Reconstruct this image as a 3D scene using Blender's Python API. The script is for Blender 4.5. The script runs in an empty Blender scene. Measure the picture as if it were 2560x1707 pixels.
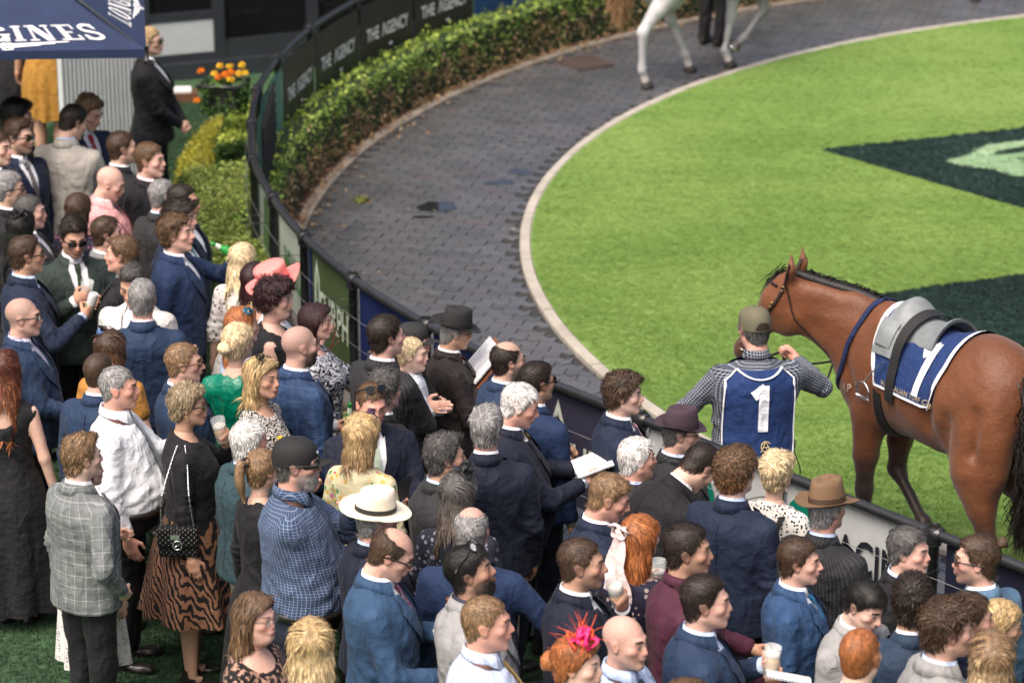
import bpy, math, random
import numpy as np
from mathutils import Vector, Matrix
R = math.radians
random.seed(7); RNG = np.random.default_rng(7)
sc = bpy.context.scene
COL = sc.collection

# ------------------------------------------------------------------ camera, sky, sun, exposure
PITCH = R(19.0); FPX = 7415.9; CAMH = 6.918          # photograph is 2560 px wide
cam = bpy.data.cameras.new('camera'); camo = bpy.data.objects.new('camera', cam); COL.objects.link(camo)
camo.location = (0, 0, CAMH); camo.rotation_euler = (R(90) - PITCH, 0, 0)
cam.sensor_width = 36.0; cam.lens = FPX * 36 / 2560; cam.clip_start = 0.5; cam.clip_end = 400
cam.dof.use_dof = True; cam.dof.focus_distance = 15.0; cam.dof.aperture_fstop = 2.5
sc.camera = camo
wd = bpy.data.worlds.new('World'); sc.world = wd; wd.use_nodes = True
wn = wd.node_tree.nodes; bg = wn['Background']
sky = wn.new('ShaderNodeTexSky'); sky.sky_type = 'NISHITA'; sky.sun_disc = False
SUN_EL, SUN_AZ = R(58), R(215)                        # azimuth measured from +Y towards +X
sky.sun_elevation = SUN_EL; sky.sun_rotation = SUN_AZ
sky.air_density = 0.6; sky.dust_density = 9.0; sky.ozone_density = 0.2
wd.node_tree.links.new(sky.outputs[0], bg.inputs[0]); bg.inputs[1].default_value = 0.15
sun = bpy.data.lights.new('sun', 'SUN'); sun.energy = 0.95; sun.angle = R(60); sun.color = (1.0, 0.96, 0.9)
suno = bpy.data.objects.new('sun', sun); COL.objects.link(suno)
sd = Vector((math.sin(SUN_AZ) * math.cos(SUN_EL), math.cos(SUN_AZ) * math.cos(SUN_EL), math.sin(SUN_EL)))
suno.rotation_euler = sd.to_track_quat('Z', 'Y').to_euler(); suno.location = sd * 60
sc.view_settings.view_transform = 'Standard'; sc.view_settings.look = 'None'
sc.view_settings.exposure = 0.80; sc.view_settings.gamma = 1.0
sc.render.engine = 'CYCLES'
sc.cycles.use_denoising = True
sc.cycles.max_bounces = 6; sc.cycles.transparent_max_bounces = 6
sc.cycles.caustics_reflective = False; sc.cycles.caustics_refractive = False

def at(px, py, z=0.0):
    """the point at height z that stands at a place of the photograph (survey of the site)"""
    x = (px - 1280) / FPX; y = -(py - 853.5) / FPX; c, s = math.cos(PITCH), math.sin(PITCH)
    d = np.array([x, c + y * s, -s + y * c]); t = (z - CAMH) / d[2]
    return d * t + np.array([0, 0, CAMH])

# ------------------------------------------------------------------ node helpers
class N:
    def __init__(s, name):
        s.m = bpy.data.materials.new(name); s.m.use_nodes = True; s.t = s.m.node_tree
        s.b = s.t.nodes['Principled BSDF']; s._tc = None
    def n(s, typ, **kw):
        nd = s.t.nodes.new(typ)
        for k, v in kw.items():
            if k.startswith('_'): setattr(nd, k[1:], v)
            else: s.inp(nd, k.replace('__', ' '), v)
        return nd
    def inp(s, nd, k, v):
        sk = nd.inputs[int(k[1:])] if k[0] == 'i' and k[1:].isdigit() else nd.inputs[k]
        if isinstance(v, bpy.types.NodeSocket): s.t.links.new(v, sk)
        else:
            if isinstance(v, (tuple, list)) and len(v) == 3 and sk.type == 'RGBA': v = (*v, 1)
            sk.default_value = v
    def obj(s):
        if not s._tc: s._tc = s.t.nodes.new('ShaderNodeTexCoord')
        return s._tc.outputs['Object']
    def pos(s): return s.t.nodes.new('ShaderNodeNewGeometry').outputs['Position']
    def island(s): return s.t.nodes.new('ShaderNodeNewGeometry').outputs['Random Per Island']
    def orand(s): return s.t.nodes.new('ShaderNodeObjectInfo').outputs['Random']
    def xyz(s, v):
        o = s.n('ShaderNodeSeparateXYZ', i0=v).outputs; return o[0], o[1], o[2]
    def cmb(s, x, y, z): return s.n('ShaderNodeCombineXYZ', i0=x, i1=y, i2=z).outputs[0]
    def map(s, v, scale=(1, 1, 1), rot=(0, 0, 0), loc=(0, 0, 0)):
        return s.n('ShaderNodeMapping', Vector=v, Scale=scale, Rotation=rot, Location=loc).outputs[0]
    def ma(s, op, a, b=0.0, c=0.0): return s.n('ShaderNodeMath', _operation=op, i0=a, i1=b, i2=c).outputs[0]
    def noise(s, v, scale, det=3, rough=0.55, col=False):
        o = s.n('ShaderNodeTexNoise', Vector=v, Scale=scale, Detail=det, Roughness=rough).outputs
        return o[1] if col else o[0]
    def ramp(s, f, stops, interp='LINEAR'):
        nd = s.n('ShaderNodeValToRGB', Fac=f); cr = nd.color_ramp; cr.interpolation = interp
        while len(cr.elements) < len(stops): cr.elements.new(0.5)
        for e, (p, c) in zip(cr.elements, stops):
            e.position = p; e.color = (*c, 1) if len(c) == 3 else c
        return nd.outputs[0]
    def rng(s, f, a, b, c, d): return s.n('ShaderNodeMapRange', i0=f, i1=a, i2=b, i3=c, i4=d).outputs[0]
    def mix(s, f, a, b, mode='MIX'):
        nd = s.t.nodes.new('ShaderNodeMix'); nd.data_type = 'RGBA'; nd.blend_type = mode
        for i, v in ((0, f), (6, a), (7, b)):
            if isinstance(v, bpy.types.NodeSocket): s.t.links.new(v, nd.inputs[i])
            else: nd.inputs[i].default_value = (*v, 1) if isinstance(v, (tuple, list)) and len(v) == 3 else v
        return nd.outputs[2]
    def bump(s, h, st=0.3, dist=0.01, normal=None):
        nd = s.n('ShaderNodeBump', Height=h, Strength=st, Distance=dist)
        if normal is not None: s.inp(nd, 'Normal', normal)
        return nd.outputs[0]
    def attr(s, name='Col'): return s.n('ShaderNodeAttribute', _attribute_name=name).outputs[0]
    def out(s, **kw):
        for k, v in kw.items(): s.inp(s.b, k.replace('__', ' '), v)
        return s.m
MATS = {}
def cached(fn):
    def w(*a, **k):
        key = (fn.__name__, a, tuple(sorted(k.items())))
        if key not in MATS: MATS[key] = fn(*a, **k)
        return MATS[key]
    return w

def srgb(r, g, b):
    f = lambda c: (c / 255 / 12.92) if c / 255 <= 0.04045 else ((c / 255 + 0.055) / 1.055) ** 2.4
    return (f(r), f(g), f(b))

@cached
def plain(name, color, rough=0.6, metal=0.0, var=0.12, bump=0.0, scale=6.0, coat=0.0):
    k = N(name); v = k.obj()
    n1 = k.noise(v, scale, 4)
    f = k.rng(n1, 0.3, 0.7, 1 - var, 1 + var)
    c = k.mix(1.0, color, k.cmb(f, f, f), 'MULTIPLY')
    if bump: k.out(Normal=k.bump(k.noise(v, scale * 8, 3), bump, 0.01))
    return k.out(Base__Color=c, Roughness=rough, Metallic=metal, Coat__Weight=coat)

@cached
def glassy(name, color=(0.9, 0.95, 0.93), alpha=0.25, rough=0.05):
    k = N(name)
    return k.out(Base__Color=color, Roughness=rough, Alpha=alpha, Specular__IOR__Level=0.8)

# ------------------------------------------------------------------ geometry helpers
class Geo:
    """collects pieces of ONE mesh"""
    def __init__(s): s.V = []; s.F = []; s.C = []; s.M = []; s.n = 0
    def add(s, V, F, mi=0, col=None):
        V = np.asarray(V, np.float32).reshape(-1, 3)
        s.V.append(V)
        Fs = F if isinstance(F, list) and F and isinstance(F[0], np.ndarray) else [np.asarray(F)]
        for f in Fs:
            if len(f): s.F.append(np.asarray(f, np.int64) + s.n); s.M.append(np.full(len(f), mi, np.int32))
        if col is None: col = (1, 1, 1)
        c = np.asarray(col, np.float32)
        s.C.append(np.broadcast_to(c, (len(V), 3)) if c.ndim == 1 else c)
        s.n += len(V); return s
    def join(s, o, mi=0):
        for V, C in zip(o.V, o.C): s.V.append(V); s.C.append(C)
        for F, M in zip(o.F, o.M): s.F.append(F + s.n); s.M.append(M + mi)
        s.n += o.n; return s
    def xf(s, M):
        M = np.array(M)
        s.V = [(V @ M[:3, :3].T + M[:3, 3]).astype(np.float32) for V in s.V]; return s
    def fn(s, f): s.V = [f(V).astype(np.float32) for V in s.V]; return s
    def mesh(s, name, mats, smooth=True, color=False):
        me = bpy.data.meshes.new(name)
        V = np.concatenate(s.V) if s.V else np.zeros((0, 3), np.float32)
        me.vertices.add(len(V)); me.vertices.foreach_set('co', V.ravel())
        nl = sum(f.size for f in s.F); npoly = sum(len(f) for f in s.F)
        me.loops.add(nl); me.loops.foreach_set('vertex_index', np.concatenate([f.ravel() for f in s.F]).astype(np.int32))
        tot = np.concatenate([np.full(len(f), f.shape[1], np.int32) for f in s.F])
        me.polygons.add(npoly)
        me.polygons.foreach_set('loop_start', np.concatenate([[0], np.cumsum(tot)[:-1]]).astype(np.int32))
        me.polygons.foreach_set('loop_total', tot)
        for m in (mats if isinstance(mats, (list, tuple)) else [mats]): me.materials.append(m)
        me.polygons.foreach_set('material_index', np.concatenate(s.M))
        me.polygons.foreach_set('use_smooth', np.full(npoly, smooth, bool))
        if color:
            a = me.color_attributes.new('Col', 'FLOAT_COLOR', 'POINT')
            C = np.concatenate(s.C); a.data.foreach_set('color', np.c_[C, np.ones(len(C))].astype(np.float32).ravel())
        me.update(calc_edges=True); me.validate()
        return me
    def build(s, name, mats, parent=None, smooth=True, color=False):
        return link(name, s.mesh(name, mats, smooth, color), parent)

def link(name, data, parent=None):
    o = bpy.data.objects.new(name, data); COL.objects.link(o)
    if parent is not None: o.parent = parent
    return o
def empty(name, loc=(0, 0, 0), rz=0.0, scale=1.0):
    o = bpy.data.objects.new(name, None); COL.objects.link(o); o.empty_display_size = 0.2
    o.location = loc; o.rotation_euler = (0, 0, rz); o.scale = (scale,) * 3
    return o
def tag(o, label=None, cat=None, group=None, kind=None):
    if label: o['label'] = label
    if cat: o['category'] = cat
    if group: o['group'] = group
    if kind: o['kind'] = kind
    return o
def gridF(m, n, cu=False, cv=False):
    i = np.arange(m if cu else m - 1)[:, None]; j = np.arange(n if cv else n - 1)[None, :]
    a = i * n + j; b = ((i + 1) % m) * n + j; c = ((i + 1) % m) * n + (j + 1) % n; d = i * n + (j + 1) % n
    return np.stack([a, b, c, d], -1).reshape(-1, 4)
def gbox(g, lo, hi, mi=0, col=None):
    x0, y0, z0 = lo; x1, y1, z1 = hi
    V = [(x0, y0, z0), (x1, y0, z0), (x1, y1, z0), (x0, y1, z0), (x0, y0, z1), (x1, y0, z1), (x1, y1, z1), (x0, y1, z1)]
    F = [(0, 3, 2, 1), (4, 5, 6, 7), (0, 1, 5, 4), (1, 2, 6, 5), (2, 3, 7, 6), (3, 0, 4, 7)]
    return g.add(V, np.array(F), mi, col)
def gtube(g, P, r, seg=8, mi=0, col=None, closed=False, caps=True, flat=1.0, up=(0, 0, 1)):
    P = np.asarray(P, float); n = len(P)
    T = np.gradient(P, axis=0) if not closed else np.roll(P, -1, 0) - np.roll(P, 1, 0)
    T /= np.linalg.norm(T, axis=1)[:, None] + 1e-9
    U = np.tile(np.asarray(up, float), (n, 1))
    bad = np.abs((U * T).sum(1)) > 0.97; U[bad] = (1, 0.05, 0)
    A = np.cross(T, U); A /= np.linalg.norm(A, axis=1)[:, None] + 1e-9
    B = np.cross(A, T)
    r = np.broadcast_to(np.asarray(r, float), (n,))
    th = np.linspace(0, 2 * math.pi, seg, endpoint=False)
    V = P[:, None] + r[:, None, None] * (np.cos(th)[None, :, None] * A[:, None] + flat * np.sin(th)[None, :, None] * B[:, None])
    V = V.reshape(-1, 3); F = [gridF(n, seg, closed, True)]
    if caps and not closed:
        V = np.concatenate([V, P[:1], P[-1:]]); k = n * seg; a = np.arange(seg)
        F.append(np.stack([a, (a + 1) % seg, np.full(seg, k)], 1)[:, ::-1] if False else np.stack([(a + 1) % seg, a, np.full(seg, k)], 1))
        o = (n - 1) * seg; F.append(np.stack([o + a, o + (a + 1) % seg, np.full(seg, k + 1)], 1))
    return g.add(V, F, mi, col)
def glathe(g, prof, seg=20, mi=0, col=None, M=None, sx=1.0, sy=1.0):
    prof = np.asarray(prof, float); th = np.linspace(0, 2 * math.pi, seg, endpoint=False)
    V = np.stack([prof[:, 0][:, None] * np.cos(th) * sx, prof[:, 0][:, None] * np.sin(th) * sy, np.repeat(prof[:, 1][:, None], seg, 1)], -1).reshape(-1, 3)
    if M is not None: M = np.array(M); V = V @ M[:3, :3].T + M[:3, 3]
    return g.add(V, gridF(len(prof), seg, False, True)[:, ::-1], mi, col)
def fan(g, P, mi=0, col=None):
    """flat polygon (fan about its centroid)"""
    P = np.asarray(P, float); n = len(P); V = np.concatenate([P, P.mean(0)[None]]); a = np.arange(n)
    return g.add(V, np.stack([a, (a + 1) % n, np.full(n, n)], 1), mi, col)
def prism(g, P, d, mi=0, col=None):
    """polygon P (3D, planar) extruded by vector d"""
    P = np.asarray(P, float); d = np.asarray(d, float); n = len(P); a = np.arange(n); b = (a + 1) % n
    V = np.concatenate([P, P + d, P.mean(0)[None], P.mean(0)[None] + d])
    F3 = np.concatenate([np.stack([b, a, np.full(n, 2 * n)], 1), np.stack([a + n, b + n, np.full(n, 2 * n + 1)], 1)])
    return g.add(V, [F3, np.stack([a, b, b + n, a + n], 1)], mi, col)
def text_geo(txt, size=1.0, depth=0.0, align='CENTER', xs=1.0, spacing=1.0, bold=0.0, shear=0.0):
    """lettering as a Geo in the XY plane"""
    cu = bpy.data.curves.new('t', 'FONT'); cu.body = txt; cu.size = size; cu.align_x = align; cu.align_y = 'CENTER'
    cu.extrude = depth; cu.space_character = spacing; cu.offset = bold; cu.shear = shear; cu.resolution_u = 3
    ob = bpy.data.objects.new('t', cu); COL.objects.link(ob)
    bpy.context.view_layer.update()
    dg = bpy.context.evaluated_depsgraph_get(); me = bpy.data.meshes.new_from_object(ob.evaluated_get(dg))
    V = np.zeros(len(me.vertices) * 3, np.float32); me.vertices.foreach_get('co', V); V = V.reshape(-1, 3); V[:, 0] *= xs
    me.calc_loop_triangles(); F = np.zeros(len(me.loop_triangles) * 3, np.int32); me.loop_triangles.foreach_get('vertices', F)
    bpy.data.objects.remove(ob); bpy.data.curves.remove(cu); bpy.data.meshes.remove(me)
    g = Geo(); g.add(V, F.reshape(-1, 3)); return g
def basis(x, y, z, o):
    M = np.eye(4); M[:3, 0] = x; M[:3, 1] = y; M[:3, 2] = z; M[:3, 3] = o; return M
def nrm(v): v = np.asarray(v, float); return v / (np.linalg.norm(v) + 1e-12)
def catmull(P, per=6):
    P = np.asarray(P, float); Q = np.concatenate([[2 * P[0] - P[1]], P, [2 * P[-1] - P[-2]]]); out = []
    for i in range(1, len(Q) - 2):
        t = np.linspace(0, 1, per, endpoint=False)[:, None]; p0, p1, p2, p3 = Q[i - 1:i + 3]
        out.append(0.5 * (2 * p1 + (p2 - p0) * t + (2 * p0 - 5 * p1 + 4 * p2 - p3) * t * t + (3 * p1 - p0 - 3 * p2 + p3) * t ** 3))
    return np.concatenate(out + [P[-1:]])

# ------------------------------------------------------------------ distance fields -> surface
_T = RNG.random((32, 32, 32)).astype(np.float32) * 2 - 1
def vnoise(X, Y, Z, s, seed=0):
    X, Y, Z = [np.asarray(a, np.float32) * s + seed * 7.31 for a in (X, Y, Z)]
    def sp(a):
        i = np.floor(a).astype(np.int32); f = a - i; return i & 31, (i + 1) & 31, f * f * (3 - 2 * f)
    x0, x1, fx = sp(X); y0, y1, fy = sp(Y); z0, z1, fz = sp(Z)
    def L(a, b, t): return a + (b - a) * t
    return L(L(L(_T[x0, y0, z0], _T[x1, y0, z0], fx), L(_T[x0, y1, z0], _T[x1, y1, z0], fx), fy),
             L(L(_T[x0, y0, z1], _T[x1, y0, z1], fx), L(_T[x0, y1, z1], _T[x1, y1, z1], fx), fy), fz)
def axes(lo, hi, h):
    ax = [np.arange(l, u + h, h, dtype=np.float32) for l, u in zip(lo, hi)]
    return ax
def mg(ax): return ax[0][:, None, None], ax[1][None, :, None], ax[2][None, None, :]
def cone(X, Y, Z, a, b, r1, r2):
    ba = np.asarray(b, float) - a; L = float(ba @ ba) + 1e-9
    px, py, pz = X - a[0], Y - a[1], Z - a[2]
    t = np.clip((px * ba[0] + py * ba[1] + pz * ba[2]) / L, 0, 1)
    return np.sqrt((px - t * ba[0]) ** 2 + (py - t * ba[1]) ** 2 + (pz - t * ba[2]) ** 2) - (r1 + (r2 - r1) * t)
def ell(X, Y, Z, c, r, rx=0.0, rz=0.0):
    px, py, pz = X - c[0], Y - c[1], Z - c[2]
    if rz: px, py = px * math.cos(rz) + py * math.sin(rz), -px * math.sin(rz) + py * math.cos(rz)
    if rx: py, pz = py * math.cos(rx) + pz * math.sin(rx), -py * math.sin(rx) + pz * math.cos(rx)
    k0 = np.sqrt((px / r[0]) ** 2 + (py / r[1]) ** 2 + (pz / r[2]) ** 2)
    k1 = np.sqrt((px / r[0] ** 2) ** 2 + (py / r[1] ** 2) ** 2 + (pz / r[2] ** 2) ** 2) + 1e-6
    return k0 * (k0 - 1) / k1
def smin(a, b, k):
    h = np.clip(0.5 + 0.5 * (b - a) / k, 0, 1); return b + (a - b) * h - k * h * (1 - h)
def smax(a, b, k): return -smin(-a, -b, k)
def nets(F, ax):
    """naive surface nets on a grid with axis coordinates ax; inside is negative"""
    F = np.asarray(F, np.float32); S = F < 0
    nx, ny, nz = F.shape
    cs = np.zeros((nx - 1, ny - 1, nz - 1), np.int8)
    for i in (0, 1):
        for j in (0, 1):
            for k in (0, 1): cs += S[i:nx - 1 + i, j:ny - 1 + j, k:nz - 1 + k]
    act = (cs > 0) & (cs < 8); I, J, K = np.nonzero(act)
    if len(I) == 0: return np.zeros((0, 3)), np.zeros((0, 4), int)
    idx = -np.ones(act.shape, np.int64); idx[I, J, K] = np.arange(len(I))
    acc = np.zeros((len(I), 3), np.float32); cnt = np.zeros(len(I), np.float32)
    for a in range(3):
        for u in (0, 1):
            for v in (0, 1):
                o = [0, 0, 0]; o[(a + 1) % 3] = u; o[(a + 2) % 3] = v; e = list(o); e[a] = 1
                f0 = F[I + o[0], J + o[1], K + o[2]]; f1 = F[I + e[0], J + e[1], K + e[2]]
                m = (f0 < 0) != (f1 < 0)
                t = np.where(m, f0 / np.where(m, f0 - f1, 1), 0)
                p = np.tile(np.array(o, np.float32), (len(I), 1)); p[:, a] = t
                acc += p * m[:, None]; cnt += m
    p = acc / cnt[:, None]
    V = np.stack([ax[d][q] + (ax[d][q + 1] - ax[d][q]) * p[:, d] for d, q in enumerate((I, J, K))], 1)
    Q = []
    for a in range(3):
        b, c = (a + 1) % 3, (a + 2) % 3
        s0 = [slice(None)] * 3; s1 = [slice(None)] * 3
        s0[a] = slice(0, -1); s1[a] = slice(1, None)
        ch = S[tuple(s0)] != S[tuple(s1)]; g = np.stack(np.nonzero(ch), 1)
        ok = (g[:, b] > 0) & (g[:, c] > 0) & (g[:, b] < F.shape[b] - 1) & (g[:, c] < F.shape[c] - 1); g = g[ok]
        ins = S[g[:, 0], g[:, 1], g[:, 2]]
        def cell(db, dc):
            q = g.copy(); q[:, b] += db; q[:, c] += dc; return idx[q[:, 0], q[:, 1], q[:, 2]]
        q = np.stack([cell(-1, -1), cell(0, -1), cell(0, 0), cell(-1, 0)], 1)
        q[~ins] = q[~ins][:, ::-1]; Q.append(q)
    Q = np.concatenate(Q); return V, Q[(Q >= 0).all(1)]
def vnormals(V, F):
    n = np.zeros_like(V); f = F[:, :4]
    fn = np.cross(V[f[:, 2]] - V[f[:, 0]], V[f[:, 3 if f.shape[1] > 3 else 1]] - V[f[:, 1 if f.shape[1] > 3 else 0]])
    for i in range(f.shape[1]): np.add.at(n, f[:, i], fn)
    return n / (np.linalg.norm(n, axis=1)[:, None] + 1e-9)
# ================================================================== THE SETTING
C0 = np.array([8.931, 22.407]); R_TURF, R_KERB, R_PATH, R_EDGE = 8.782, 8.87, 10.60, 10.70
def pol(r, deg): return np.array([C0[0] + r * math.cos(R(deg)), C0[1] + r * math.sin(R(deg))])
def project(P):
    P = np.asarray(P, float); c, s = math.cos(PITCH), math.sin(PITCH); z = P[:, 2] - CAMH
    d = P[:, 1] * c - z * s; u = P[:, 1] * s + z * c
    return 1280 + FPX * P[:, 0] / d, 853.5 - FPX * u / d
def near_view(P, m=260):
    x, y = project(P); return (x > -m) & (x < 2560 + m) & (y > -m) & (y < 1707 + m)

# --- materials of the ground
def m_turf(name, base, dark, light, mottled=1.0):
    k = N(name); v = k.pos()
    n1 = k.noise(v, 0.55, 4, 0.6); n2 = k.noise(k.map(v, (3.0, 9.0, 1)), 1.0, 4, 0.6); n3 = k.noise(v, 60, 2)
    c = k.mix(k.rng(n1, 0.38, 0.62, 0, 1), base, light); c = k.mix(k.rng(k.noise(k.map(v, (0.5, 1.6, 1)), 0.8, 3), 0.45, 0.62, 0, 0.45), c, dark)
    c = k.mix(k.ma('MULTIPLY', k.rng(n2, 0.42, 0.75, 0, 0.5), mottled), c, dark)
    c = k.mix(k.rng(n3, 0.35, 0.7, 0, 0.35), c, dark)
    return k.out(Base__Color=c, Roughness=0.75, Specular__IOR__Level=0.25, Normal=k.bump(k.noise(v, 140, 3), 0.6, 0.01))
M_turf = m_turf('turf_green', (0.142, 0.238, 0.050), (0.094, 0.178, 0.034), (0.190, 0.285, 0.070))
M_turf_dark = m_turf('turf_painted_dark_green', (0.015, 0.040, 0.034), (0.008, 0.022, 0.020), (0.024, 0.054, 0.045))
M_turf_pale = m_turf('turf_painted_pale', (0.28, 0.42, 0.25), (0.18, 0.30, 0.16), (0.34, 0.47, 0.30))
M_astro = m_turf('artificial_turf', (0.045, 0.096, 0.046), (0.026, 0.060, 0.030), (0.062, 0.125, 0.060))
k = N('soil'); M_soil = k.out(Base__Color=k.ramp(k.noise(k.pos(), 30, 5), [(0.3, (0.02, 0.012, 0.007)), (0.7, (0.075, 0.045, 0.026))]), Roughness=0.95)

def m_paver():
    k = N('wet_paver'); v = k.pos(); r = k.island(); r2 = k.orand()
    a = k.ma('FRACT', k.ma('ADD', r, r2))
    base = k.ramp(a, [(0.0, (0.052, 0.055, 0.058)), (0.45, (0.068, 0.070, 0.074)), (0.8, (0.082, 0.083, 0.086)), (0.95, (0.072, 0.065, 0.067)), (1.0, (0.078, 0.066, 0.067))])
    n = k.noise(v, 1.3, 4, 0.6); n2 = k.noise(v, 45, 4, 0.65)
    c = k.mix(k.rng(n2, 0.45, 0.75, 0, 0.5), base, (0.075, 0.075, 0.08))
    wet = k.rng(k.noise(k.map(v, (1.0, 0.6, 1)), 0.85, 3), 0.40, 0.62, 0, 1)
    rough = k.rng(wet, 0, 1, 0.46, 0.24)
    rough = k.ma('ADD', rough, k.rng(n2, 0.3, 0.7, -0.08, 0.08))
    return k.out(Base__Color=c, Roughness=rough, Specular__IOR__Level=0.62, Normal=k.bump(k.noise(v, 160, 3), 0.25, 0.004))
M_paver = m_paver()
k = N('paver_joint_sand'); M_joint = k.out(Base__Color=k.ramp(k.noise(k.pos(), 50, 4), [(0.3, (0.016, 0.016, 0.017)), (0.7, (0.034, 0.032, 0.030))]), Roughness=0.7)
def m_concrete(name, a, b):
    k = N(name); v = k.pos(); n = k.noise(v, 3.5, 5, 0.65); n2 = k.noise(v, 55, 3)
    c = k.mix(k.rng(n, 0.35, 0.7, 0, 1), a, b); c = k.mix(k.rng(n2, 0.5, 0.8, 0, 0.4), c, tuple(q * 0.55 for q in a))
    return k.out(Base__Color=c, Roughness=0.85, Normal=k.bump(n2, 0.4, 0.004))
M_kerb = m_concrete('kerb_concrete', (0.29, 0.265, 0.225), (0.41, 0.38, 0.33))
M_edge = m_concrete('edge_concrete', (0.16, 0.135, 0.105), (0.27, 0.235, 0.19))

def ring(name, r0, r1, z, m, a0=0, a1=360, seg=240):
    g = Geo(); th = np.radians(np.linspace(a0, a1, seg))
    V = np.stack([np.stack([C0[0] + r * np.cos(th), C0[1] + r * np.sin(th), np.full(seg, z)], -1) for r in (r0, r1)], 0)
    F = gridF(2, seg)[:, ::-1] if r1 < r0 else gridF(2, seg)
    return tag(g.add(V, F).build(name, m, smooth=False), kind='structure')
g = Geo(); g.add([(-150, -60, -0.06), (150, -60, -0.06), (150, 220, -0.06), (-150, 220, -0.06)], np.array([(0, 1, 2, 3)]))
tag(g.build('ground', M_soil, smooth=False), kind='structure')
ring('spectator_lawn', 11.05, 60, 0.0, M_astro)
ring('garden_bed', R_EDGE - 0.02, 11.10, -0.012, M_soil)
g = Geo(); th = np.radians(np.linspace(0, 360, 240, endpoint=False)); rr = np.linspace(R_TURF, 0.3, 24)
V = np.stack([np.stack([C0[0] + r * np.cos(th), C0[1] + r * np.sin(th), np.full(240, 0.028)], -1) for r in rr])
lawn = tag(g.add(V, gridF(24, 240, False, True)[:, ::-1]).add([(C0[0] - .35, C0[1] - .35, .027), (C0[0] + .35, C0[1] - .35, .027), (C0[0] + .35, C0[1] + .35, .027), (C0[0] - .35, C0[1] + .35, .027)], np.array([(0, 1, 2, 3)])).build('parade_ring_lawn', M_turf, smooth=False), kind='structure')

# --- path of interlocking pavers
path = tag(empty('path', (C0[0], C0[1], 0)), kind='structure')
pb = ring('bedding', R_KERB - 0.02, R_PATH + 0.02, -0.012, M_joint, 60, 300); pb.parent = path; pb.matrix_parent_inverse = Matrix.Translation((-C0[0], -C0[1], 0))
if 'kind' in pb: del pb['kind']
PL, PW, AMP = 0.215, 0.1075, 0.020
def paver_outline(gap=0.0032):
    xs = np.linspace(-PL / 2, PL / 2, 5); tri = lambda x: AMP * (2 * np.abs(2 * ((x / PW) % 1) - 1) - 1)
    t = [(x * (1 - 2 * gap / PL), PW / 2 - gap / 1.0 + tri(x)) for x in xs]; b = [(x * (1 - 2 * gap / PL), -PW / 2 + gap / 1.0 + tri(x)) for x in xs[::-1]]
    return np.array(t + b)
def paver_geo():
    g = Geo(); o = paver_outline(); n = len(o); c = o * 0.965
    V = np.concatenate([np.c_[o, np.full(n, -0.03)], np.c_[o, np.full(n, -0.003)], np.c_[c, np.zeros(n)]])
    m = n // 2; a = np.arange(n); b = (a + 1) % n
    F = [np.stack([b, a, a + n, b + n], 1)[:, ::-1], np.stack([b + n, a + n, a + 2 * n, b + 2 * n], 1)[:, ::-1]]
    i = np.arange(m - 1); F.append(np.stack([2 * n + i, 2 * n + i + 1, 2 * n + (n - 2 - i), 2 * n + (n - 1 - i)], 1)[:, ::-1])
    return g.add(V, F)
pg = paver_geo(); pme = pg.mesh('paver', M_paver, smooth=False)
pa = R(-14); cr, sr = math.cos(pa), math.sin(pa); spots = []
for i in range(-90, 90):
    for j in range(-150, 150):
        x = (i + 0.5 * (j & 1)) * PL; y = j * PW
        X, Y = 3.0 + x * cr - y * sr, 22.0 + x * sr + y * cr
        d = math.hypot(X - C0[0], Y - C0[1])
        if R_KERB + 0.045 < d < R_PATH - 0.03: spots.append((X, Y))
spots = np.array(spots); P3 = np.c_[spots, np.zeros(len(spots))]; spots = spots[near_view(P3, 60)]
# nearest first; the ones that the fence and the crowd hide come last
px_, py_ = project(np.c_[spots, np.zeros(len(spots))])
hid = (py_ > 470) & (px_ < 700 + (py_ - 560) * 1.45)
order = np.argsort(spots[:, 1] + 100 * hid + 100 * (px_ > 2450))
rest = Geo()
for q, ii in enumerate(order):
    X, Y = spots[ii]; rz = pa + RNG.normal(0, 0.006); dz = RNG.normal(0, 0.0018)
    tl = Matrix.Translation((X, Y, dz)) @ Matrix.Rotation(rz, 4, 'Z') @ Matrix.Rotation(RNG.normal(0, .008), 4, 'X') @ Matrix.Rotation(RNG.normal(0, .006), 4, 'Y')
    if q < 300:
        o = link('paver', pme, path); o.matrix_local = Matrix.Translation((-C0[0], -C0[1], 0)) @ tl
    else:
        p = Geo(); p.join(pg); rest.join(p.xf(tl))
o = rest.build('distant_pavers', M_paver, path, smooth=False); o.matrix_local = Matrix.Translation((-C0[0], -C0[1], 0)); o['kind'] = 'stuff'

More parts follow.
